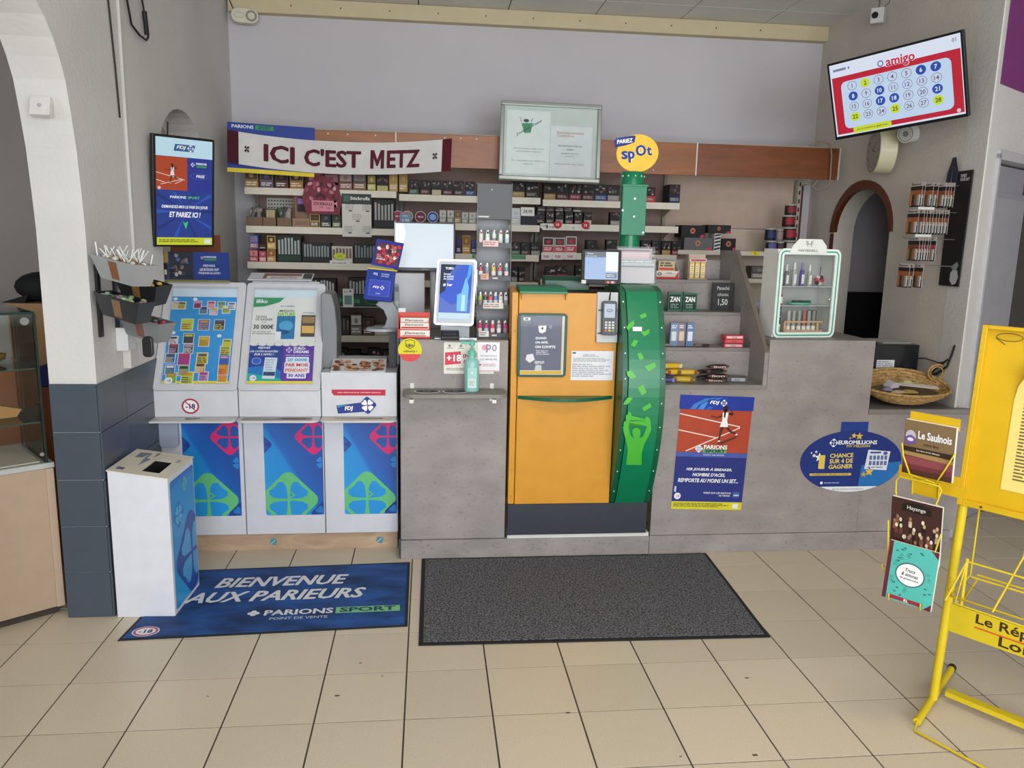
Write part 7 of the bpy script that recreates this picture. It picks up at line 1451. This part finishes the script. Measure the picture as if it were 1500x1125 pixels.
b = MB(TBd); b.ell(.045, .05, .035, .045, -.001, 'b8bcc0', 1, 7); b.poly([(.01, .10), (.05, .08), (.075, .11), (.06, .13)], -.001, '8c9094', 2); b.T0 = None; b.build('foil_sticker', hb)
rodz = [1.935, 1.795, 1.655, 1.515]; lens = [.25, .26, .28, .29]
rn = ['top', 'second', 'third', 'lowest']
for r, (z, L_) in enumerate(zip(rodz, lens)):
    b = MB(); yy = 4.0-.01*r; b.tube([(2.78, yy, z), (2.78-L_, yy, z), (2.775-L_-.006, yy, z+.008)], .003, '9c9a98/.3/.8', 6); b.build('hook', hb)
    pos = [[0, .012, .06, .085, .13, .145, .16, .175], [.0, .028, .045, .062, .079, .096, .113, .13, .147, .164], [.035, .05, .065, .08, .095, .125], [.0, .02, .075]][r]
    for k, p in enumerate(pos):
        x = 2.78-L_+.015+p; w_ = .10; yc = yy-.005
        cc = ['a8643c', '9c5c38', 'b07048'][k % 3] if r != 2 else ('7c4a34' if k < 1 else 'a85c64')
        T = Matrix.Translation((x, yc, z-.115)) @ Matrix.Rotation(-PI/2+.05*(k % 2), 4, 'Z'); key = ('blister', cc, r)
        def fn(b, cc=cc, r=r):
            b.box(-.05, .05, 0, .0012, 0, .125, 'c8c0bc/.4'); b.rect(-.05, .05, .085, .105, 0, '2c2a2a', 1); b.rect(-.048, .048, .05, .085, 0, cc, 1); b.rect(-.048, .048, 0, .045, 0, '2c302c', 1); b.lines(-.045, .045, .12, .108, 1, 0, '5c5a5a', 1)
            for q in range(4): b.box(-.042+q*.022, -.026+q*.022, -.008, -.001, .006, .062, ['b87848', '3c4440', '9c6440', 'a8a8a4'][q] + '/.25')
        product('blister_pack', key, fn, T, 'brown and black blister pack, %s from the tip of the %s hook' % ('first' if k == 0 else ORD[k], rn[r]), 'blister pack', 'blister packs on the wall hooks')
for r, z in ((0, 1.812), (1, 1.672)):
    b = MB(); b.box(2.53, 2.62, 3.94, 3.943, z-.008, z+.006, 'c8c8c4'); tag(b.build('price_strip'), 'white price strip under the %s hook of blister packs' % rn[r], 'price tag')
# ================================================================== POSTERS ON THE COUNTER
def d(b):
    y = b.yf; W2, H2 = .190, .303
    b.rect(-W2-.006, W2+.006, H2-.072, H2, y, '22389a', 1); 
    for k in range(3): b.poly([(-.14+.04*k, H2-.072), (-.12+.04*k, H2-.045), (-.07+.045*k, H2-.018), (.0+.03*k, H2-.006), (-.05+.04*k, H2-.026), (-.095+.04*k, H2-.05), (-.108+.04*k, H2-.072)], y, ['3f78c8', '4a8cd8', '2f60b8'][k], 2)
    b.rect(-.045, .04, H2-.055, H2-.018, y, '22389a', 3); b.ring(.0, H2-.037, .0, .0, 0, y, 'ffffff', 3); fdj_logo(b, .005, H2-.036, .034, y, 4, '22389a')
    b.rect(-W2, W2, .005, H2-.074, y, 'b0452c', 1)
    for p in ((-W2, .205, .135, .145), (-W2, .12, .01, .085), (-.14, .01, .135, .14)): b.line(*p, .005, y, 'f0e0d4', 2)
    b.poly([(.02, .055), (.13, .10), (.12, .085), (.04, .045)], y, '6c2c20', 2); figure(b, .045, .155, .085, y, 3)
    b.rect(-W2, W2, -.020, .004, y, '4a5ca8', 2); b.rect(-.05, .075, .002, .024, y, '6aa87c', 4); b.text('PARIONS', .015, .035, .022, y, 'f4f4ee', 8, w_=.125, bold=.04); b.text('SPORT', .015, .013, .016, y, '1c3c2c', 8, w_=.11, bold=.04); clover(b, -.072, .024, .016, y, 'f0f0f4', 'a8b0d8', 5); b.text('POINT DE VENTE', .01, -.008, .006, y, 'e8e8f0', 5, w_=.11)
    b.rect(-W2, W2, -H2, -.020, y, '28327c', 1); b.rect(-W2, W2, -H2, -H2+.042, y, 'd8cc2c', 2); b.lines(-W2+.01, .12, -H2+.036, -H2+.012, 3, y, '5a5a30', 3); b.rect(.14, .17, -H2+.008, -H2+.034, y, 'ece8e0', 3)
    for i, (t, ww) in enumerate((("1ER JOUEUR À BREAKER,", .245), ("NOMBRE D'ACES,", .175), ('REMPORTE AU MOINS UN SET...', .325))): b.text(t, -.005, -.086-i*.030, .021, y, 'f0f0f4', 3, w_=ww, bold=.03, shear=.22)
    b.text('MISEZ SUR LES MATCHS', .05, -.212, .009, y, 'e8e8f0', 3, w_=.15, shear=.2); b.text('DE TENNIS', .09, -.226, .009, y, 'e8e8f0', 3, w_=.06, shear=.2); b.rect(.135, .172, -.236, -.203, y, '3c5c9c', 3, r=.005); b.lines(.14, .168, -.216, -.228, 1, y, 'd8dce8', 4); b.ell(-.162, -.232, .018, .018, y, 'e8e0ec', 3, 16); b.text('-18', -.162, -.232, .011, y, '7c4a7c', 4); b.rect(-.182, -.172, -.21, -.18, y, 'c8ccdc', 3)
flat('tennis_poster', 'tennis betting poster with a red clay court taped on the grey counter', 'poster', 1.458, .540, d, w_=.380, h=.606, base='28327c', ry=2)
def d(b):
    y = b.yf; RX, RZ = .282, .168
    b.prism([(-.075, .13), (.075, .13), (.075, .215), (-.075, .215)], 1, y, 0, '1d3c8c'); b.prism([(RX*math.cos(2*PI*i/48), RZ*math.sin(2*PI*i/48)) for i in range(48)], 1, y-.0006, 0, '18307c/.3'); y -= .0006
    q = [(RX*.99*math.cos(a), RZ*.99*math.sin(a)) for a in [math.radians(-80+i*5) for i in range(17)]]; b.poly(q+[(.06, -.02)], y, '2070b8/.3', 1); b.poly([(RX*.99*math.cos(a), RZ*.99*math.sin(a)) for a in [math.radians(-125+i*5) for i in range(15)]], y, 'e8eaee/.3', 2); b.lines(-.10, .10, -.146, -.156, 2, y, '9ca0ac', 3, al='c')
    b.text('EUROMILLIONS', .025, .105, .022, y, 'f4f4f8', 3, w_=.215, bold=.04); b.text('MY MILLION', .03, .085, .013, y, 'd8c05a', 3, w_=.13, bold=.03); clover(b, -.108, .103, .018, y, 'f0f2f8', '18307c', 3)
    def star(cx, cz, r, c): b.poly([(cx+(r if i % 2 == 0 else r*.45)*math.sin(PI*i/5), cz+(r if i % 2 == 0 else r*.45)*math.cos(PI*i/5)) for i in range(10)], y, c, 4)
    for q_ in ((0, .142, .016, 'e0c050'), (.03, .138, .022, 'd8b848'), (-.02, .128, .008, 'c8a840'), (-.21, .035, .012, 'e8e4d8'), (-.20, .055, .009, 'e8e4d8'), (-.18, .025, .026, 'f0eef0'), (.105, -.055, .026, 'e0c050'), (.075, -.07, .018, 'c8a03c'), (-.225, .05, .006, 'f0f0f0')): star(*q_)
    b.text('1', -.165, -.0, .075, y, 'e0c45a', 6, w_=.034, bold=.03)
    for i, (t, ww) in enumerate((('CHANCE', .13), ('SUR 4 DE', .13), ('GAGNER', .135))): b.text(t, -.058+(.0 if i else .0), .035-i*.030, .024, y, 'e4cc6a', 6, w_=ww, bold=.04, rot=.03)
    b.rect(-.225, .005, -.075, -.062, y, 'd8bc50', 4); b.text('DE REMPORTER 1 MILLION AU TIRAGE', -.11, -.0685, .006, y, '3a3c5c', 5, w_=.20)
    b.poly([(.075, -.04), (.20, -.048), (.212, .055), (.088, .065)], y, 'dfe4ee', 4)
    for i in range(5):
        for j in range(2): b.rect(.098+i*.021, .113+i*.021, -.02+j*.03, .003+j*.03, y, '5c6ca8', 5)
    b.rect(.10, .16, .045, .054, y, '34448c', 5); b.ell(.185, .045, .013, .010, y, '4c5c98', 5, 10); b.lines(.09, .19, -.026, -.036, 1, y, '6c78a8', 5)
    b.ell(-.155, -.115, .008, .008, y, 'e8ecf4', 3, 10); b.lines(-.14, -.05, -.111, -.119, 1, y, 'b8c0d8', 3)
flat('oval_poster', 'oval blue lottery poster with gold lettering on the right counter panel', 'poster', 2.222, .490, d, w_=.02, h=.02, base='18307c')
# ================================================================== YELLOW NEWSPAPER RACK
Y1 = 'cfa812/.42'; Y2 = 'd4bb1e/.45'
TR = frame((1.788, 2.375, 0), -55); rkk = thing('newspaper_rack', 'yellow metal newspaper rack with a French newspaper title plate', 'rack', TR)
b = MB(TR); b.cyl((0, 0, .03), (.012, .012, .762), .0145, Y2, n=12); b.build('leg', rkk); b = MB(TR); b.cyl((.52, 0, .03), (.508, .012, .762), .0145, Y2, n=12); b.build('leg', rkk)
TP = TR @ Matrix.Translation((.012, .012, .757)) @ Matrix.Rotation(math.radians(-3), 4, 'X')
b = MB(TP); b.box(-.012, .52, .006, .03, 0, .60, Y1); b.build('front_panel', rkk)
for nm, q in (('panel_rim', (-.016, -.0, -.02, .035, -.004, .604)), ('panel_rim', (.508, .524, -.02, .035, -.004, .604)), ('panel_rim', (.0, .508, -.02, .035, -.004, .016)), ('panel_rim', (.0, .508, -.02, .035, .592, .604))):
    b = MB(TP); b.box(*q, Y1); b.build(nm, rkk, bev=.0015, seg=1)
b = MB(TP); vv = []; nx, nz = 8, 8
for i in range(nx+1):
    for j in range(nz+1):
        u, v = i/nx, j/nz; curl = max(0, (v-.7)/.3)*max(0, (.45-u)/.45); vv.append((.10+.36*u+curl*.05, .0035-curl*.05, .075+.47*v-curl*.06))
b.add(vv, [(i*(nz+1)+j, (i+1)*(nz+1)+j, (i+1)*(nz+1)+j+1, i*(nz+1)+j+1) for i in range(nx) for j in range(nz)], 'e6cf78/.6', True); b.build('yellow_poster', rkk)
b = MB(TP); b.lines(.13, .20, .40, .11, 26, .0028, '6a6040', 1, jag=.1, t=.45); b.lines(.215, .30, .44, .11, 30, .0028, '6a6040', 1, jag=.1, t=.45); b.lines(.32, .44, .44, .11, 30, .0028, '6a6040', 1, jag=.1, t=.45); b.build('poster_print', rkk, kind='stuff')
b = MB(TP); b.ring(.06, .57, .040, .014, .003, .006, '6a5a20', 1, 16); b.line(.02, .565, .05, .545, .004, .006, '7a6824', 1); b.build('scuff_marks', rkk)
b = MB(TP); b.cyl((.06, -.0225, .006), (.06, -.019, .006), .004, '5a3a1c', n=8); b.build('screw', rkk)
b = MB(TR); b.box(.012, .51, -.003, .0, .300, .400, Y2); y = -.003
b.text('Le Républicain', .265, .372, .044, y, '3c2c1c', 1, w_=.33, bold=.02); b.text('Lorrain', .275, .326, .036, y, '3c2c1c', 1, w_=.20, bold=.02); b.rect(.098, .44, .343, .348, y, 'd2502a', 2); b.build('title_plate', rkk)
# wire basket below the panel
def wires(lst, r, name, root, M_=TR, m_=Y2):
    for p in lst: b = MB(M_); b.tube(p, r, m_, 6); b.build(name, root)
xa, xb = .08, .50
wires([[(xa, -.10, .60), (xb, -.10, .60)], [(xa, -.10, .60), (xa, -.16, .47), (xb, -.16, .47)], [(xa, .02, .52), (xb, .02, .52)], [(xa, -.10, .60), (xa, -.10, .46), (xa+.0, .02, .50)], [(xa-.03, .05, .76), (xa-.03, .05, .50), (xa-.03, -.12, .475), (xb, -.12, .475)], [(xa+.12, .05, .76), (xa+.12, .04, .62), (xa+.10, -.13, .47)], [(xa-.03, -.16, .47), (xa, -.10, .60)], [(xb, -.10, .60), (xb, -.16, .47)], [(xa, -.04, .53), (xb, -.04, .53)], [(.01, .02, .75), (.0, .03, .50), (.03, -.08, .48), (xa, -.14, .47)]], .0035, 'basket_wire', rkk)
wires([[(xa, -.10, .44), (xa, -.10, .61)]], .006, 'basket_post', rkk)
# feet
Ti = TR.inverted(); fa_, fb_ = Ti @ Vector((1.986, 2.56, .03)), Ti @ Vector((1.655, 2.262, .02))
b = MB(TR); b.cyl(fa_, fb_, .013, Y2, n=10); b.build('foot_tube', rkk); b = MB(TR); d_ = (fa_-fb_).normalized(); b.cyl(fa_-d_*.004, fa_+d_*.014, .0155, '1c1a16/.5', n=10); b.build('rubber_cap', rkk)
b = MB(TR); b.box(.02, .52, -.0, .05, .028, .062, Y2) if False else b.prism([(.02, .05), (.52, .05), (.52, .085), (.02, .085)], 2, .030, .048, Y2); b.build('cross_bar', rkk)
wires([[fb_+Vector((0, 0, .0)), fb_+Vector((.01, -.04, -.012)), Ti @ Vector((1.738, 2.017, .01)), Ti @ Vector((1.84, 1.86, .01))]], .0045, 'foot_wire', rkk)
# side arm carrying the magazine holders
b = MB(TR); b.box(-.15, .0, -.02, -.016, .79, .85, Y1) if False else b.box(-.20, .0, -.012, -.008, .80, .848, Y1); b.build('side_arm', rkk)
def magazine(c, rz, rx, w_, h, th, draw, label, name='magazine', ry=0, base='5c4a3c'):
    T = frame(c, rz, rx, ry); o = thing(name, label, 'magazine', T)
    b = MB(T); b.box(-w_/2, w_/2, .001, th, -h/2, h/2, 'e0dcd2/.7'); b.build('pages', o)
    b = MB(T); b.box(-w_/2-.001, w_/2, -.0, .001, -h/2, h/2, base+'/.3'); draw(b, w_/2, h/2); b.build('cover', o); return T
def d(b, W2, H2):
    b.rect(-W2, W2, -H2*.12, H2, 0, '7a6446/.3', 1); b.poly([(-W2, -H2*.1), (-W2*.5, -H2*.02), (0, -H2*.14), (W2, -H2*.20), (W2, -H2*.35), (-W2, -H2*.3)], 0, '9c7c4c/.3', 2); b.rect(-W2, W2, -H2, -H2*.3, 0, '6a3038/.3', 1); b.rect(-W2, W2, -H2*.62, -H2*.34, 0, '84424a/.3', 2); b.rect(-W2, W2, -H2, -H2*.8, 0, '4c2a24/.3', 2)
    b.rect(-W2, W2, -H2*.16, H2*.02, 0, '2c1e16/.3', 3); b.text('Les ducs et les abbayes', .0, -H2*.07, .007, 0, 'd8ccb8', 4, w_=.07); b.text('Le Saulnois', W2*.22, H2*.52, .026, 0, 'e0e0e4', 4, w_=.100, bold=.04); b.text('entre lacs', W2*.1, H2*.20, .010, 0, '4c3420', 4, w_=.045)
    b.ell(-W2*.74, H2*.42, .016, .020, 0, 'b8b4c0', 4, 12); b.ell(-W2*.74, H2*.28, .016, .016, 0, '6a5494', 5, 12); b.ell(-W2*.74, H2*.30, .010, .006, 0, 'd8d0e4', 6, 10)
T1 = magazine((1.545, 2.215, .985), -57, 4, .150, .175, .014, d, 'brown book titled Le Saulnois in the upper rack holder', base='5c4432')
def d(b, W2, H2):
    b.rect(-W2, W2, -H2, H2, 0, '3c1e1e/.3', 1); b.poly([(-.045, H2*.60), (.045, H2*.60), (.042, H2*.85), (.015, H2*.93), (-.015, H2*.93), (-.042, H2*.85)], 0, '16110f/.3', 2); b.text('Hayange', 0, H2*.74, .016, 0, 'c8c0b8', 3, w_=.055)
    rnd = random.Random(12)
    for k in range(26):
        x = rnd.uniform(-W2*.9, W2*.9); z = rnd.uniform(-H2*.6, H2*.38); b.ell(x, z, .0045, .0075, 0, rnd.choice(['cfc0a8', 'b89c80', 'e0d4c0', '8c6c54']), 3, 7); b.rect(x-.005, x+.005, z-.028, z-.008, 0, rnd.choice(['7c4c3c', '2c1c18', 'b8a890', '5c3830']), 2)
T2 = magazine((1.506, 2.175, .737), -54, 8, .148, .20, .010, d, 'dark red magazine with a crowd photo in the lower rack holder', base='3c1e1e')
def d(b, W2, H2):
    b.rect(-W2, W2, -H2, H2, 0, '4fb0a6/.3', 1); b.rect(-W2, -W2+.012, -H2, H2, 0, '5c1c30/.3', 2); b.poly([(W2, H2), (W2-.022, H2), (W2, H2-.022)], 0, '5c1c30/.3', 2); b.poly([(W2, -H2), (W2-.022, -H2), (W2, -H2+.022)], 0, '5c1c30/.3', 2)
    rnd = random.Random(8)
    for k in range(44):
        x, z = rnd.uniform(-W2+.018, W2-.01), rnd.uniform(-H2+.02, H2-.012)
        if abs(x/.045)**2+(z/.04)**2 < 1.3: continue
        b.rect(x-.004, x+.004, z-.002, z+.002, 0, '2c6c6a', 2) if k % 2 else b.ring(x, z, .005, .004, .0012, 0, '2c7470', 2, 8)
    b.ell(0, 0, .044, .038, 0, '3c6c70/.3', 3, 24); b.ell(0, 0, .040, .034, 0, 'e8e8e8/.3', 4, 24)
    for i, t in enumerate(('Trucs', '& astuces', 'de grand-mère')): b.text(t, 0, .014-i*.014, .011 if i < 2 else .008, 0, '2c2c30', 5, w_=(.03, .05, .055)[i], shear=.25, rot=-.03)
    b.rect(-W2+.02, W2-.025, -H2+.004, -H2+.016, 0, '8c2c3c', 3); b.text('RL', .0, -H2+.010, .009, 0, 'f0e8e8', 4, bold=.03)
T3 = magazine((1.490, 2.152, .603), -53.5, -6, .146, .185, .012, d, 'turquoise book Trucs & astuces in the lower rack holder', base='4fb0a6')
# ledge hooks under the front cover are added to the lower holder below
h1 = thing('magazine_holder', 'upper yellow wire magazine holder holding the brown book', 'holder', T1, 'wire magazine holders')
b = MB(T1); b.box(-.070, .078, .016, .019, .075, .112, Y1); b.build('back_plate', h1); b = MB(T1); b.box(-.045, .035, .016, .019, -.155, -.085, Y1); b.build('lower_plate', h1)
wires([[(-.078, -.008, .01), (-.070, -.010, -.03), (-.045, -.012, -.085), (-.045, .012, -.11), (-.045, .017, -.16)], [(.080, -.008, .01), (.060, -.010, -.04), (.035, -.012, -.095), (.035, .012, -.10), (.035, .017, -.16)], [(-.045, -.012, -.085), (.035, -.012, -.095)]], .0028, 'wire', h1, T1)
b = MB(T1); b.box(-.03, .115, .0195, .023, -.135, -.10, Y1); b.build('joining_plate', h1)
h2 = thing('magazine_holder', 'lower yellow wire magazine holder holding the dark red and turquoise covers', 'holder', T2, 'wire magazine holders')
wires([[(-.07, .013, .11), (-.07, .014, .15), (-.06, .016, .165), (.055, .016, .160), (.062, .014, .15), (.05, .013, .10)], [(-.078, -.012, .02), (-.07, -.024, -.06), (-.068, -.028, -.19)], [(.078, -.012, .02), (.065, -.024, -.06), (.03, -.03, -.215)], [(-.085, -.03, -.13), (-.05, -.034, -.20), (-.05, .02, -.215), (-.07, .016, .11)], [(.055, .016, .10), (.05, .02, -.215), (.03, -.03, -.215), (-.05, -.034, -.20)]], .0026, 'wire', h2, T2)
q1, q2 = T2 @ Vector((0, .016, .162)), T1 @ Vector((0, .0235, -.118)); b = MB(); b.tube([q1, q1.lerp(q2, .5)+Vector((0, 0, .012)), q2], .0028, Y2, 6); b.build('hanger_wire', h2)
wires([[(x, .018, -.06), (x, .016, -.0955), (x, -.006, -.0955), (x, -.008, -.075)] for x in (-.05, .045)], .0026, 'wire', h2, T3)
# ================================================================== LEFT GLASS CABINET AND SIDE ROOM
TC = frame((-1.535, 3.30, 0), 38); gc = thing('glass_cabinet', 'glass display cabinet on a beige base at the left edge', 'cabinet', TC)
b = MB(TC); b.box(-1.2, 0, 0, .42, .035, .640, 'b39c86/.5'); b.build('base', gc, bev=.002); b = MB(TC); b.box(-1.18, -.02, .02, .40, 0, .034, '3c342c/.7'); b.build('toe_kick', gc)
b = MB(TC); b.box(-1.2, .004, -.004, .425, .641, .662, 'b8bcb8/.3'); b.build('metal_ledge', gc, bev=.001, seg=1); b = MB(TC); b.box(-.03, -.001, -.006, -.0005, .035, .639, 'bda690/.5'); b.build('corner_strip', gc)
b = MB(TC); b.box(-1.15, -.04, .03, .38, .6625, .666, 'dcd4c4/.5'); b.build('display_floor', gc)
for q in ((-1.18, -.02, .010, .016), (-1.18, -.02, .395, .401)):
    b = MB(TC); b.box(*q, .663, 1.272, 'glass'); b.build('glass_pane', gc)
b = MB(TC); b.box(-.026, -.020, .017, .394, .663, 1.272, 'glass'); b.build('glass_pane', gc)
for z in (1.055, .835): b = MB(TC); b.box(-1.17, -.03, .02, .39, z-.006, z, 'glass'); b.build('glass_shelf', gc); b = MB(TC); b.box(-1.17, -.03, .017, .0195, z-.006, z, '24463c/.15'); b.build('shelf_edge', gc)
b = MB(TC); b.box(-1.18, -.02, .010, .401, 1.273, 1.280, 'glass'); b.build('glass_top', gc); b = MB(TC); b.box(-1.18, -.018, .007, .0095, 1.272, 1.281, '1c3c34/.15'); b.build('top_edge', gc)
for x, yy in ((-.020, .010), (-.020, .398)): b = MB(TC); b.box(x-.004, x+.004, yy-.004, yy+.004, .663, 1.272, '1f332e/.2'); b.build('glass_edge', gc)
b = MB(TC); b.cyl((-.055, .005, 1.245), (-.055, .009, 1.245), .016, 'a8acac/.2/.8', n=14); b.cyl((-.035, .004, .70), (-.035, .008, .70), .008, 'a8acac/.2/.8', n=10); b.build('fitting', gc)
TI = TC @ Matrix.Translation((-.16, .22, 1.0555)); b = MB(TI); b.lathe([(.03, 0), (.07, .02), (.075, .04), (.05, .045)], (0, 0, 0), 'b8905c/.25/.6', 20); tag(b.build('brass_bowl'), 'shiny brass bowl on the upper shelf of the glass cabinet', 'bowl')
TI = TC @ Matrix.Translation((-.14, .20, .8355)); b = MB(TI); b.prism([(-.06, 0), (.06, 0), (.08, .03), (-.02, .06), (-.07, .03)], 1, -.04, .04, 'b8884c/.6'); tag(b.build('paper_parcel'), 'folded tan paper parcel on the lower shelf of the glass cabinet', 'parcel')
b = MB(); b.box(-3.6, -1.70, 4.0, 4.7, 0, .93, 'b06a3c/.5'); o = tag(b.build('wooden_desk', bev=.003), 'orange-brown wooden desk in the side room behind the glass cabinet', 'desk')
b = MB(); b.box(-2.02, -1.72, 4.02, 4.30, .9305, 1.25, 'b08c64/.8'); b.rect(-1.92, -1.76, 1.08, 1.20, 4.02, 'c8a880', 1) if False else None; tag(b.build('cardboard_box', bev=.003), 'tan cardboard box standing on the desk in the side room', 'box')
b = MB(frame((-1.76, 3.80, .0))); b.box(-.07, .06, .0, .10, 0, .88, '9c5c38/.5'); b.T0 = None; tag(b.build('wooden_partition'), 'upright orange-brown wooden panel between the glass cabinet and the pier', 'panel')
b = MB(); b.prism([(-1.83, .8805), (-1.70, .8805), (-1.70, 1.02), (-1.72, 1.03), (-1.76, .99), (-1.82, .97)], 1, 3.81, 3.89, '2c3c84/.5'); tag(b.build('blue_bag', bev=.006), 'blue plastic bag on top of the upright wooden panel', 'bag')
b = MB(); b.ball((-1.90, 4.15, 1.325), .13, .12, .074, '17181b/.8', 16, 8); b.prism([(-2.06, 1.2505), (-1.95, 1.2505), (-1.93, 1.29), (-1.98, 1.275)], 1, 4.05, 4.2, '17181b/.8'); tag(b.build('dark_hat'), 'black cap lying on the tan cardboard box', 'cap')
b = MB(); b.box(-2.75, -2.12, 4.1, 4.5, .9305, 1.18, '8c745c/.8'); tag(b.build('long_carton', bev=.003), 'long brown carton on the desk beside the tan box', 'box')
b = MB(); b.prism([(-2.62, 1.1805), (-2.30, 1.1805), (-2.36, 1.26), (-2.60, 1.27)], 1, 4.15, 4.35, 'a08c6c/.8'); tag(b.build('open_carton'), 'open flapped carton on top of the long brown carton', 'box')
b = MB(); b.box(-2.115, -2.03, 4.05, 4.3, .9305, 1.20, 'a8a49c/.4'); tag(b.build('grey_folder_box', bev=.003), 'pale grey file box left of the tan box on the desk', 'box')
# dark back room
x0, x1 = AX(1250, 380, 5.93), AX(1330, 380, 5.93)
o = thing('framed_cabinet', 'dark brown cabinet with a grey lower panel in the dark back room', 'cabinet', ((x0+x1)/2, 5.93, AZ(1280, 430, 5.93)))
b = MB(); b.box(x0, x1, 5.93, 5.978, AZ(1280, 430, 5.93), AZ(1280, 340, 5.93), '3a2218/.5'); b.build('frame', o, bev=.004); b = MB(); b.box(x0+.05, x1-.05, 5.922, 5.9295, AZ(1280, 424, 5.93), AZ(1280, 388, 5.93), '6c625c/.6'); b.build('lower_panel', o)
o = thing('black_armchair', 'black high backed chair just inside the dark back room', 'chair', (3.17, 5.35, 0))
b = MB(); b.rbox(2.98, 3.42, 5.50, 5.58, .50, 1.28, .08, '0e0e10/.8', 5); b.build('backrest', o, bev=.01); b = MB(); b.box(2.98, 3.42, 5.10, 5.50, .42, .52, '0e0e10/.8'); b.build('seat', o, bev=.01)
for x in (3.0, 3.38):
    for y_ in (5.12, 5.54): b = MB(); b.cyl((x, y_, 0), (x, y_, .42), .018, '1a1a1c/.5', n=8); b.build('leg', o)
